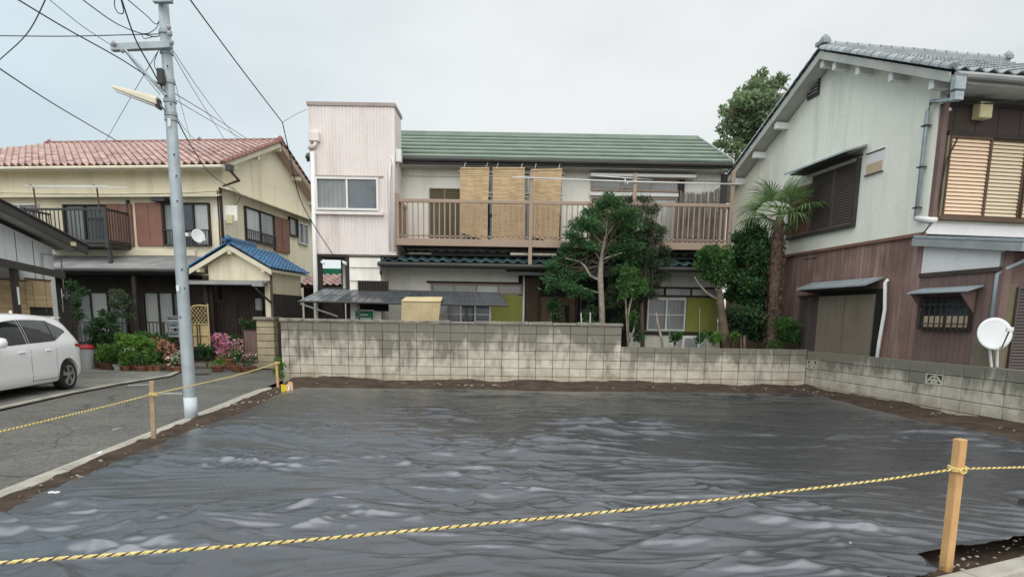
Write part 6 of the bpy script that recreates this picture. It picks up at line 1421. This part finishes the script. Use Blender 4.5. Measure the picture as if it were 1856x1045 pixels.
# gate pillar of blocks
g = PG(482, 668, -.08); Yp = g.y; xa_, xb_ = PX(466, 620, Yp).x, PX(497, 620, Yp).x; o = thing('gate_pillar', 'square pillar of tan concrete blocks with a flat cap left of the long wall', 'gate pillar', (xa_, Yp, -.08)); W_ = xb_-xa_
zt = PX(480, 580, Yp).z+.08; n = 7; MB().box(.015, W_-.015, .015, W_-.015, 0, zt-.01).build('mortar', m_mortar, o)
m_tan = M('tan_block', (.50, .43, .29), .9, (.36, .31, .21), 5, .6, streak=(.2, .18, .13), sa=.6, sscale=4, bump=.5, bscale=40, rnd=.15)
bm_ = MB().box(.0, W_, .0, W_, .006, zt/n-.006).mesh('block', m_tan, bevel=.01)
for i in range(n): put('block', bm_, o, Matrix.Translation((0, 0, zt/n*i)))
MB().box(-.07, W_+.05, -.07, W_+.07, zt+.002, zt+.09).build('cap_stone', m_cap, o, bevel=.012)
x0, x1 = PX(440, 620, Yp).x, xa_-.02; o = thing('wooden_gate', 'dark plum wooden gate leaf standing left of the block pillar', 'gate', (x0, Yp+.1, -.08)); zt2 = PX(452, 599, Yp).z+.08; n = 4
for i in range(n): MB().box((x1-x0)*i/n+.003, (x1-x0)*(i+1)/n-.003, 0, .03, .12, zt2).build('board', m_side2, o)
MB().box(0, x1-x0, .03, .06, .2, .28).build('rail', m_darkw, o); MB().box(0, x1-x0, -.01, .04, zt2, zt2+.04).build('top_rail', m_darkw, o)
x0 = xb_+.04; x1 = x0+.42; o = thing('wooden_gate', 'narrow dark slatted gate between the block pillar and the long wall', 'gate', (x0, Yp+.2, -.08)); n = 5
for i in range(n): MB().box((x1-x0)*i/n+.008, (x1-x0)*(i+1)/n-.008, 0, .03, .1, zt-.05).build('board', m_darkw, o)
for z in (.3, zt-.3): MB().box(0, x1-x0, .03, .06, z, z+.08).build('rail', m_side2, o)
# porch step
s_ = LH.W(LH.V(350, 660, pv-.5)[0], pv-.5); o = MB().box(0, 2.4, 0, .5, 0, .13).build('step', m_conc, bevel=.01); o.location = (PX(345, 655, 18.6).x, 18.65, -.08); o.rotation_euler.z = -.11; tag(o, 'low concrete step in front of the porch entrance', 'step')
# yellow marker and orange flap near the far stake
g = PG(521, 711, -.05); o = thing('boundary_marker', 'small yellow plate with a bent orange flap at the left end of the block wall', 'marker', tuple(g))
sc = g.y/F; MB().slab([(-11*sc, 0, .0), (1*sc, -.02, .0), (1*sc, -.02, 14*sc), (-11*sc, 0, 15*sc)], (0, .01, 0)).build('yellow_plate', m_yel, o)
MB().slab([(0*sc, -.03, 0), (10*sc, .03, -.02), (9*sc, .03, 18*sc), (4*sc, 0, 21*sc), (-1*sc, -.03, 13*sc)], (0, .01, 0)).build('orange_flap', m_orange, o)
MB().slab([(1*sc, -.06, 2*sc), (3*sc, -.055, 1*sc), (6*sc, -.03, 12*sc), (4*sc, -.035, 14*sc)], (0, .006, 0)).build('white_strip', m_whitep, o)
MB().box(-.02, .02, 0, .03, -.1, .05).build('peg', m_woodb, o)

# ------------------------------------------------------------------ stakes and rope
def stake(pb, pt, Y, w_, mat, label):
    b, t = PX(*pb, Y), PX(*pt, Y); o = thing('wooden_stake', label, 'stake', tuple(b), 0, 'wooden stakes round the plot'); d_ = t-b
    R = Vector((0, 0, 1)).rotation_difference(d_.normalized()).to_matrix().to_4x4() @ Matrix.Rotation(.25, 4, 'Z'); h = d_.length
    me = MB().box(-w_/2, w_/2, -w_/2, w_/2, -.22, h).mesh('shaft', mat, bevel=.0035); put('shaft', me, o, R); return o
S3 = PG(1714, 1029, -.05); st3 = stake((1714, 1029), (1741, 795), S3.y, .056, m_stake, 'nearest pine stake at the right, tall and bright, rope tied near its top')
S1 = PG(279, 797, -.05); st1 = stake((279, 797), (275, 690), S1.y, .05, m_stakeo, 'greyed stake on the soil strip left of the utility pole')
S2 = PG(504, 703, -.05); st2 = stake((504, 703), (501, 655), S2.y, .05, m_stake, 'small far stake beside the left end of the block wall')
def rope(pts, label, pitch=.048, r0=.0036):
    P = [Vector(p) for p in pts]; Ls_ = [0]
    for a, b in zip(P[:-1], P[1:]): Ls_.append(Ls_[-1]+(b-a).length)
    T = Ls_[-1]; n = int(T/pitch*9); A = np.array([list(p) for p in P])
    o = thing('rope', label, 'rope', tuple(P[0]), 0, 'yellow and black rope lines'); tt = np.linspace(0, T, n)
    # smooth the path
    cx_ = [np.interp(tt, Ls_, A[:, i]) for i in range(3)]; kk = max(3, n//12)//2*2+1; ker = np.hanning(kk+2)[1:-1]; ker /= ker.sum()
    sm_ = []
    for c in cx_: pad = np.concatenate([2*c[0]-c[1:kk//2+1][::-1], c, 2*c[-1]-c[-kk//2:-1][::-1]]); sm_.append(np.convolve(pad, ker, 'valid')[:n])
    c3 = np.stack(sm_, 1); d_ = (P[-1]-P[0]).normalized(); s_ = d_.cross(Vector((0, 0, 1))).normalized(); u_ = s_.cross(d_)
    for k in range(3):
        ph = 2*math.pi*k/3; an = tt/pitch*2*math.pi+ph
        pp = c3+np.outer(np.cos(an), s_)*r0+np.outer(np.sin(an), u_)*r0-np.array(P[0])
        MB().tube([tuple(q) for q in pp], r0*(.8 if k == 2 else 1.2), 5, True).build('strand', m_ropeb if k == 2 else m_ropey, o)
    return o
L0 = np.array([S3.x, S3.y]); L1 = np.array([-1.83, 2.26])
def onplane(px, py, A, B):
    d = ray(px, py); M2 = np.array([[d[0], -(B[0]-A[0])], [d[1], -(B[1]-A[1])]]); t, s = np.linalg.solve(M2, A); return Vector((d[0]*t, d[1]*t, EYE+d[2]*t))
pp = [onplane(x, y, L0, L1) for x, y in ((1733, 849), (1600, 869), (1400, 893), (1200, 916.5), (1000, 937), (800, 956), (600, 974), (400, 991), (200, 1005), (0, 1018))]
dl_ = pp[-1]-pp[-2]; end = pp[-1]+dl_*(abs(-4.05-pp[-1].x)/abs(dl_.x)); end.z = .56; mid = pp[-1].lerp(end, .5); mid.z -= .02
rope(pp+[mid, end], 'long twisted yellow and black rope sagging across the foreground')
q0 = onplane(1735, 849, L0, L1); q1 = onplane(1856, 846, L0, L1); rope([q0, q1, q1+(q1-q0)*8], 'rope running right from the nearest stake')
T1 = PX(276, 714, S1.y-.03); T2 = PX(502, 657, S2.y-.03); A1 = np.array([S1.x, S1.y]); A0 = np.array([end.x, end.y])
r1 = [T1]+[onplane(x, y, A1, A0) for x, y in ((200, 734), (100, 758), (0, 782))]; r1.append(end.copy()); r1[-2] = r1[-2]
rope(r1, 'rope running left and toward the viewer from the greyed stake', .05, .0045)
A2 = np.array([S2.x, S2.y]); rope([T1]+[onplane(x, y, A1, A2) for x, y in ((345, 699), (420, 682), (470, 668))]+[T2], 'rope between the greyed stake and the far stake', .05, .0045)
o = stake((0, 0), (0, 0), 1, .05, m_stake, 'x') if 0 else thing('wooden_stake', 'corner stake outside the left edge of the view', 'stake', (end.x, end.y, -.05), 0, 'wooden stakes round the plot')
MB().box(-.028, .028, -.028, .028, -.2, .78).build('shaft', m_stake, o, bevel=.003)
for (c, stk, w_) in ((q0, st3, .033), (T1, st1, .03), (T2, st2, .03)):
    mb = MB(); off = Vector(stk.location); cc = Vector((c.x, stk.location.y, c.z)); ax_ = (cc-off); 
    for k in range(3): mb.tube([tuple(cc-off+Vector((math.cos(a)*w_*1.45, math.sin(a)*w_*1.45, (k-1)*.012+.004*math.sin(a*2+k)))) for a in np.linspace(0, 6.283, 15)], .006, 5)
    mb.tube([tuple(cc-off+Vector((math.cos(a)*.02-.0, -w_*1.5-.008, math.sin(a)*.016))) for a in np.linspace(0, 6.283, 9)], .006, 5)
    mb.build('knot', m_ropey, stk)

# ------------------------------------------------------------------ utility pole, lamp, wires
g = PG(347, 757, -.03); YP = g.y; top = PX(291, -70, YP); o = thing('utility_pole', 'galvanised steel utility pole with crossarms standing on the left kerb', 'utility pole', tuple(g)); UP = o
off = Vector(g); ax_ = top-g
def onpole(py):
    t = (757-py)/(757+70.); return g+ax_*t
MB().tube([tuple(Vector((0, 0, -.3))), (0, 0, 0), tuple(ax_*.5), tuple(ax_)], [.088, .088, .078, .062], 20).build('shaft', m_galv, o, smooth=True)
p = ax_*(42/827); MB().tube([(0, 0, 0), tuple(p)], [.0905, .0895], 20).build('base_sleeve', M('pale_sleeve', (.60, .67, .71), .5, (.52, .60, .65), 5, .5), o, smooth=True)
for py in (188, 197, 165, 82, 48, 132): q = onpole(py)-off; MB().lathe([(.084, -.02), (.084, .02)], 18, q).build('band', m_galv, o)
for py, dx in ((300, .06), (262, .05), (345, .05), (505, .07), (560, -.02), (470, .05), (175, .05), (110, .04)): q = onpole(py)-off; MB().lathe([(.012, 0), (.012, .02)], 6, (q.x+dx, q.y-.085, q.z)).build('bolt', m_darkm, o)
a = onpole(85)-off; b = PX(203, 87, YP-.1)-off; c_ = PX(311, 82, YP-.1)-off
def bar(p, q, h, d_, nm, mt): 
    p, q = Vector(p), Vector(q); MB().slab([tuple(p+Vector((0, -d_, -h))), tuple(q+Vector((0, -d_, -h))), tuple(q+Vector((0, -d_, h))), tuple(p+Vector((0, -d_, h)))], (0, 2*d_, 0)).build(nm, mt, UP, bevel=.004)
bar(b, c_, .042, .04, 'crossarm', m_galv)
bar(PX(278, 1, YP-.1)-off, PX(312, 1, YP-.1)-off, .03, .035, 'upper_crossarm', m_galv)
MB().tube([tuple(PX(226, 90, YP-.13)-off), tuple(onpole(160)-off+Vector((0, -.1, 0)))], .022, 6).build('arm_brace', m_galv, o)
for px, py in ((206, 80), (222, 92), (311, 78), (306, 50), (307, 62)): q = PX(px, py, YP-.15)-off; MB().lathe([(.012, -.03), (.028, -.01), (.03, .01), (.018, .035)], 10, q).build('insulator', m_grey, o)
q = PX(294, 140, YP-.13)-off; MB().box(q.x-.05, q.x+.03, q.y-.05, q.y+.03, q.z-.1, q.z+.1).build('splice_box', m_darkm, o, bevel=.01)
q = PX(307, 222, YP-.1)-off; MB().box(q.x-.02, q.x+.02, q.y-.01, q.y+.0, q.z-.05, q.z+.05).build('number_tag', m_whitep, o)
q = PX(322, 522, YP-.11)-off; MB().box(q.x-.02, q.x+.02, q.y-.0, q.y+.01, q.z-.04, q.z+.04).build('number_tag', m_whitep, o)
# street lamp head
a = PX(203, 158, YP-.35); b = PX(288, 188, YP-.15); o = thing('street_lamp', 'long flat fluorescent street lamp fixed to the left of the utility pole', 'street lamp', tuple(b)); off = Vector(b); d_ = a-b
sd_ = Vector((0, 1, 0)); 
mb = MB(); n = 8; prev = []
for i in range(n+1):
    t = i/n; w_ = lerp(.09, .04, t); h_ = lerp(.085, .02, t**1.3)*1.0; c = d_*t; prev.append([tuple(c+sd_*w_*x_+Vector((0, 0, h_*z_))) for x_, z_ in ((-1, -.3), (1, -.3), (.9, .4), (.5, .9), (-.5, .9), (-.9, .4))])
v = [q for r_ in prev for q in r_]; f = [[i*6+k, i*6+(k+1) % 6, (i+1)*6+(k+1) % 6, (i+1)*6+k] for i in range(n) for k in range(6)]+[[0, 1, 2, 3, 4, 5], [n*6+k for k in range(6)]]
mb.add(v, f); mb.build('lamp_housing', m_fasc, o)
MB().slab([tuple(d_*.05+sd_*-.055+Vector((0, 0, -.02))), tuple(d_*.93+sd_*-.03+Vector((0, 0, -.006))), tuple(d_*.93+sd_*.03+Vector((0, 0, -.006))), tuple(d_*.05+sd_*.055+Vector((0, 0, -.02)))], (0, 0, -.035)).build('diffuser', m_palew, o)
MB().box(-.012, .012, -.05, .05, -.07, .05).build('end_plate', m_darkm, o); pe = onpole(192)-off; MB().tube([(0, 0, 0), tuple(pe)], .015, 6).build('arm', m_grey, o)
def wire(pts, r, label, mat=None, cat='wire', sag=.0, name='overhead_wire', group='overhead wires'):
    P = [PX(*q) for q in pts]; A = np.array([list(p) for p in P]); t0_ = np.arange(len(P)); tt = np.linspace(0, len(P)-1, (len(P)-1)*10+1)
    # Catmull-Rom
    out_ = []
    for t in tt:
        i = min(int(t), len(P)-2); f = t-i; p0, p1, p2, p3 = A[max(i-1, 0)], A[i], A[i+1], A[min(i+2, len(P)-1)]
        out_.append(tuple(.5*((2*p1)+(-p0+p2)*f+(2*p0-5*p1+4*p2-p3)*f*f+(-p0+3*p1-3*p2+p3)*f**3)+np.array([0, 0, -sag*4*(t/(len(P)-1))*(1-t/(len(P)-1))])))
    return tag(MB().tube(out_, r*.72, 5).build(name, mat or m_wire, smooth=True), label, cat, group)
wire([(345, 0, 9.), (430, 115, 11.5), (512, 222, 14)], .014, 'thick black cable crossing the sky toward the pink tower')
bpy.data.objects['overhead_wire']
wire([(512, 222, 14), (524, 275, 14.6), (548, 370, 15.3), (604, 462, 16.2)], .014, 'thick black cable dropping to the foot of the pink tower')
wire([(512, 222, 14), (535, 208, 15), (556, 198, 16.3)], .008, 'short thin stay wire to the top left of the pink tower', m_wireg)
wire([(-30, 105, 8), (100, 190, 11), (218, 259, 15), ], .013, 'single black wire falling left to right onto the red roof')
wire([(-10, 65, 9.), (120, 66, 9.1), (245, 63, 9.2), (296, 62, 9.3)], .009, 'level wire entering from the left edge to the pole top')
wire([(20, -8, 7.), (120, 52, 8), (220, 108, 9), (296, 158, 9.3)], .011, 'upper of two dark wires slanting down to the pole')
wire([(86, -8, 7.), (50, 60, 8), (0, 108, 9), (-60, 160, 11)], .009, 'curved wire crossing the top left corner')
wire([(90, 0, 7.5), (150, 48, 8), (205, 84, 9)], .006, 'thin wire ending at the crossarm tip', m_wireg)
wire([(150, 0, 7.5), (215, 45, 8.5), (275, 66, 9.2), (296, 62, 9.3)], .009, 'dark wire reaching the pole just below its top')
wire([(232, 0, 7.5), (265, 28, 8.5), (283, 44, 9.2), (292, 30, 9.3)], .008, 'short dark wire looping to the pole top')
wire([(218, -8, 8.), (245, 70, 8.6), (275, 125, 9), (300, 172, 9.2)], .012, 'heavy dark cable plunging steeply to the lamp bracket')
wire([(225, 92, 9.2), (262, 138, 9.2), (290, 172, 9.2)], .007, 'thin wire from the crossarm down to the lamp bracket', m_wireg)
wire([(208, -5, 8.), (208, 12, 8), (215, 24, 8), (224, 22, 8), (218, -5, 8)], .008, 'loose cable loop hanging at the top edge')
wire([(190, 258, 15), (235, 180, 12), (275, 112, 10), (290, 88, 9.3)], .007, 'thin wire rising from the red roof to the crossarm', m_wireg)
wire([(310, 86, 9.3), (370, 175, 12), (430, 252, 16)], .007, 'right-hand thin wire fanning from the crossarm down to the red roof', m_wireg)
wire([(309, 90, 9.3), (355, 170, 12), (408, 254, 16)], .007, 'left-hand thin wire fanning from the crossarm down to the red roof', m_wireg)
wire([(311, 125, 9.3), (328, 190, 12), (346, 255, 16)], .006, 'steep thin wire just right of the pole', m_wireg)
wire([(314, 168, 9.3), (380, 208, 12), (450, 253, 16)], .009, 'upper of two wires leaving the lamp bracket to the right', m_wireg)
wire([(316, 180, 9.3), (370, 212, 12), (446, 256, 16)], .008, 'lower of two wires leaving the lamp bracket to the right', m_wireg)
wire([(316, 208, 9.3), (350, 270, 12), (385, 318, 14.5), (428, 345, 19.6)], .013, 'thick black service cable from the pole to the corner of the cream house')
wire([(316, 205, 9.3), (336, 235, 12), (362, 262, 16)], .006, 'short thin wire beside the service cable', m_wireg)
wire([(290, 30, 9.3), (284, 50, 9.2), (270, 60, 9.2), (258, 62, 9.2), (262, 70, 9.2), (280, 66, 9.2)], .007, 'tangle of looped cable at the pole top')
wire([(295, 78, 9.25), (286, 95, 9.2), (280, 118, 9.2), (292, 142, 9.2)], .007, 'loose cable hanging from the crossarm to the splice box')
wire([(0, 350, 20.3), (200, 352, 20.1), (330, 350, 20), (426, 347, 19.9), (432, 365, 20), (424, 372, 20)], .012, 'black cable strung along the front hood of the cream house')

# ------------------------------------------------------------------ car
cw = PG(125, 705, -.07)            # rear wheel contact
ca = math.atan2(-math.cos(.10), math.sin(.10))      # forward = toward the viewer
car = thing('parked_car', 'white hatchback parked in front of the grey house, its tail to the right', 'car', (0, 0, 0))
fwd = Vector((math.cos(ca), math.sin(ca), 0)); lf = Vector((-fwd.y, fwd.x, 0))
SW = .62; org = Vector((cw.x, cw.y, -.07))-fwd*SW-lf*.80
car.location = org; car.rotation_euler = (0, 0, ca)
ks = [0, .05, .14, .28, .45, .7, 1.1, 1.6, 2.1, 2.6, 2.95, 3.25, 3.5, 3.8, 3.98, 4.05]
kb = [.42, .30, .25, .22, .2, .2, .19, .19, .19, .19, .19, .19, .19, .21, .26, .36]
kbelt = [.80, .90, .95, .975, .975, .965, .95, .935, .92, .905, .90, .90, .87, .79, .68, .58]
kroof = [.84, 1.0, 1.16, 1.34, 1.425, 1.46, 1.49, 1.505, 1.495, 1.42, 1.26, 1.05, .93, .84, .72, .62]
kw = [.62, .755, .81, .838, .845, .847, .848, .848, .848, .847, .845, .84, .825, .77, .68, .56]
kwr = [.55, .60, .60, .585, .58, .58, .585, .585, .58, .575, .59, .66, .68, .66, .58, .48]
def cinterp(x, K):
    x = np.asarray(x, float); A = np.array(K, float); T_ = np.array(ks); m_ = np.gradient(A, T_)
    for i in range(len(A)-1):
        if A[i+1] == A[i]: m_[i] = m_[i+1] = 0
    i = np.clip(np.searchsorted(T_, x)-1, 0, len(T_)-2); h = T_[i+1]-T_[i]; t = (x-T_[i])/h
    return (2*t**3-3*t**2+1)*A[i]+(t**3-2*t**2+t)*h*m_[i]+(-2*t**3+3*t**2)*A[i+1]+(t**3-t**2)*h*m_[i+1]
def section(s):
    zb_, be, ro, w_, wr_ = [float(cinterp(s, K)) for K in (kb, kbelt, kroof, kw, kwr)]
    P = [(0, zb_), (w_*.55, zb_), (w_*.93, zb_+.01), (w_*.985, zb_+.07), (w_, zb_+.20), (w_*.99, lerp(zb_, be, .55)), (w_*1.0, lerp(zb_, be, .78)), (w_*.985, be-.06), (w_*.955, be)]
    a, b = (w_*.955, be), (wr_+.03, max(be+.005, ro-.07))
    P += [(lerp(a[0], b[0], q)+.018*math.sin(q*3.14), lerp(a[1], b[1], q)) for q in (.25, .5, .75, 1)]
    P += [(wr_-.05, ro-.02), (wr_*.55, ro-.004), (0, ro)]
    return P
st = list(np.linspace(0, .5, 14))+list(np.linspace(.6, 4.05, 44)); v = []; f = []
for s in st:
    P = section(s); full = [(x, z) for x, z in P]+[(-x, z) for x, z in P[1:-1]][::-1]; v += [(s, x, z) for x, z in full]
m_ = len(full)
for i in range(len(st)-1):
    for k in range(m_): f.append([i*m_+k, i*m_+(k+1) % m_, (i+1)*m_+(k+1) % m_, (i+1)*m_+k])
f += [list(range(m_))[::-1], [(len(st)-1)*m_+k for k in range(m_)]]
body = MB().add(v, f).build('body', m_car, car, smooth=True)
cut = MB()
for s in (SW, SW+2.58):
    for y in (-1, 1):
        cut.tube([(s, y*.5, .29), (s, y*1.1, .29)], .345, 36)
cm = cut.mesh('cutter', m_tyre); cu = bpy.data.objects.new('cutter', cm); C.objects.link(cu); cu.parent = car
md = body.modifiers.new('arches', 'BOOLEAN'); md.object = cu; md.operation = 'DIFFERENCE'; md.solver = 'EXACT'
bpy.context.view_layer.update(); dg = bpy.context.evaluated_depsgraph_get(); nm = bpy.data.meshes.new_from_object(body.evaluated_get(dg))
body.modifiers.clear(); body.data = nm; bpy.data.objects.remove(cu); 
body.data.name = 'body'
try: body.data.shade_smooth(); body.data.set_sharp_from_angle(angle=math.radians(42))
except Exception: pass
def glass(s0, s1, h0, h1, name, mat=m_cglass, push=.006, ns=10):
    for sd2 in (1, -1):
        v = []; f = []; nh = 6
        for i in range(ns+1):
            s = lerp(s0, s1, i/ns); P = section(s); seg = P[8:13]; lo, hi = (h0(i/ns), h1(i/ns))
            for k in range(nh+1):
                q = lerp(lo, hi, k/nh)*4; j = min(int(q), 3); fr_q = q-j; x = lerp(seg[j][0], seg[j+1][0], fr_q); z = lerp(seg[j][1], seg[j+1][1], fr_q); v.append((s, sd2*(x+push), z))
        for i in range(ns):
            for k in range(nh): b = i*(nh+1)+k; f.append([b, b+1, b+nh+2, b+nh+1])
        MB().add(v, f).build(name, mat, car, smooth=True)
glass(.98, 1.72, lambda t: .06, lambda t: .90, 'rear_door_glass'); glass(1.80, 2.85, lambda t: .06, lambda t: .90-.10*t, 'front_door_glass')
glass(.50, .92, lambda t: .42-.34*t, lambda t: .50+.38*t**.7, 'quarter_glass')
for s in (.955, 1.76): glass(s-.025, s+.02, lambda t: .06, lambda t: .90, 'pillar_trim', m_tyre, .004, 2)
# windscreen, rear glass, lamps, details
def band(s0, s1, k0, k1, name, mat, push=.006, ns=8):
    v = []; f = []
    ss = [lerp(s0, s1, i/ns) for i in range(ns+1)]
    for s in ss:
        P = section(s)[k0:k1+1]; row = [(x, z) for x, z in P]+[(-x, z) for x, z in P[::-1][1:]]; v += [(s-push*(1 if s0 < 1 else -1), x*.96, z+push) for x, z in row]
    w_ = len(row)
    for i in range(ns):
        for k in range(w_-1): f.append([i*w_+k, i*w_+k+1, (i+1)*w_+k+1, (i+1)*w_+k])
    MB().add(v, f).build(name, mat, car, smooth=True)
band(.10, .32, 12, 15, 'rear_glass', m_cglass); band(2.62, 3.2, 12, 15, 'windscreen', m_cglass)
def lampw(s0, s1, z0, z1, name, mat):
    for sd2 in (1, -1):
        v = []; f = []; n = 6
        for i in range(n+1):
            s = lerp(s0, s1, i/n); P = section(s)
            def xat(z):
                for a, b in zip(P[2:-1], P[3:]):
                    if a[1] <= z <= b[1]: return lerp(a[0], b[0], (z-a[1])/max(1e-6, b[1]-a[1]))
                return P[8][0]
            zz0, zz1 = z0(i/n), z1(i/n); v += [(s, sd2*(xat(z)+.008), z) for z in (zz0, (zz0+zz1)/2, zz1)]
        for i in range(n): f += [[i*3, i*3+1, i*3+4, i*3+3], [i*3+1, i*3+2, i*3+5, i*3+4]]
        MB().add(v, f).build(name, mat, car, smooth=True)
lampw(.02, .34, lambda t: .80+.06*t, lambda t: .885+.02*t, 'tail_lamp', m_lampred); lampw(3.7, 4.0, lambda t: .62, lambda t: .74-.06*t, 'headlight', m_palew)
def strip(s0, s1, z, w_, name, mat): lampw(s0, s1, lambda t: z-w_, lambda t: z+w_, name, mat)
strip(.98, 1.8, .28, .004, 'sill_line', m_tyre)
for s in (1.0, 1.77): 
    for sd2 in (1, -1):
        pts = []
        for z in np.linspace(.26, .93, 7):
            P = section(s)
            for a, b in zip(P[2:9], P[3:10]):
                if a[1] <= z <= b[1]: pts.append((s-.03*(z-.3), sd2*(lerp(a[0], b[0], (z-a[1])/(b[1]-a[1]))+.001), z)); break
        if len(pts) > 1: MB().tube(pts, .0035, 4).build('door_gap', m_tyre, car)
for s in (1.16, 1.93):
    for sd2 in (1, -1): MB().box(s, s+.17, sd2*.835-.012, sd2*.855+.012, .80, .83).build('door_handle', m_car, car, bevel=.01)
MB().box(.14, .34, -.5, .5, 1.405, 1.425).build('rear_spoiler', m_car, car, bevel=.008)
MB().lathe([(.03, 0), (.024, .06), (.008, .08)], 10, (.85, 0, 1.47)).build('aerial_fin', m_car, car)
for sd2 in (1, -1): MB().lathe([(.05, -.07), (.09, -.04), (.10, .02), (.08, .08), (.02, .1)], 14, (2.72, sd2*.96, 1.0)).build('door_mirror', m_car, car, smooth=True)
MB().box(.0, 4.0, -.6, .6, .15, .26).build('underbody', m_tyre, car)
for s in (SW, SW+2.58):
    for sd2 in (1, -1):
        wv = MB(); mpf = lambda x, y, z, s=s, sd2=sd2: (s+x, sd2*.745+sd2*y, .29+z)
        def ringm(prof, n=36, mat=None, nm='', parent=None):
            b = MB(); 
            for r_, y in prof:
                for k in range(n): an = 2*math.pi*k/n; b.v.append((s+r_*math.cos(an), sd2*(.745+y), .29+r_*math.sin(an)))
            for i in range(len(prof)-1):
                for k in range(n): b.f.append([i*n+k, i*n+(k+1) % n, (i+1)*n+(k+1) % n, (i+1)*n+k])
            b.f.append([k for k in range(n)]); b.f.append([(len(prof)-1)*n+k for k in range(n)]); return b.build(nm, mat, parent, smooth=False)
        wh = ringm([(.20, -.12), (.285, -.1), (.29, 0), (.29, .05), (.275, .085), (.205, .09), (.2, .07)], mat=m_tyre, nm='wheel', parent=car)
        ringm([(.2, .05), (.2, .088), (.185, .08), (.18, .06)], mat=m_rim, nm='rim', parent=wh); ringm([(.06, .05), (.06, .085), (.04, .095)], 16, m_rim, 'hub_cap', wh)
        for k in range(5):
            an = 2*math.pi*k/5+.3; b = MB(); ca_, sa_ = math.cos(an), math.sin(an)
            for aa, w_ in ((.05, .022), (.19, .05)):
                for w2 in (-w_, w_):
                    for y in (.06, .084): b.v.append((s+aa*ca_-w2*sa_, sd2*(.745+y), .29+aa*sa_+w2*ca_))
            b.f += [[0, 1, 3, 2], [4, 5, 7, 6], [0, 1, 5, 4], [2, 3, 7, 6], [1, 3, 7, 5], [0, 2, 6, 4]]; b.build('spoke', m_rim, wh)
# some distant ground objects keep the lane closed: manhole
g = PG(360, 678, -.098); o = MB().lathe([(.3, 0), (.3, .006), (.28, .008)], 24, (g.x, g.y, -.1)).build('manhole_cover', m_darkm); tag(o, 'round dark manhole cover in the asphalt lane right of the pole', 'manhole cover')
m_paint = M('worn_road_paint', (.5, .49, .46), .8, (.22, .21, .2), 9, .8, bump=0, fine=.5)
for k, q in enumerate((((232, 697), (268, 695), (270, 697), (233, 699)), ((283, 711), (330, 711), (330, 714), (285, 714)), ((203, 777), (219, 774), (220, 775), (204, 779)))):
    pg = [PG(a, b, -.096) for a, b in q]; o = MB().add([tuple(p) for p in pg], [[0, 1, 2, 3]]).build('road_marking', m_paint); o['kind'] = 'structure'
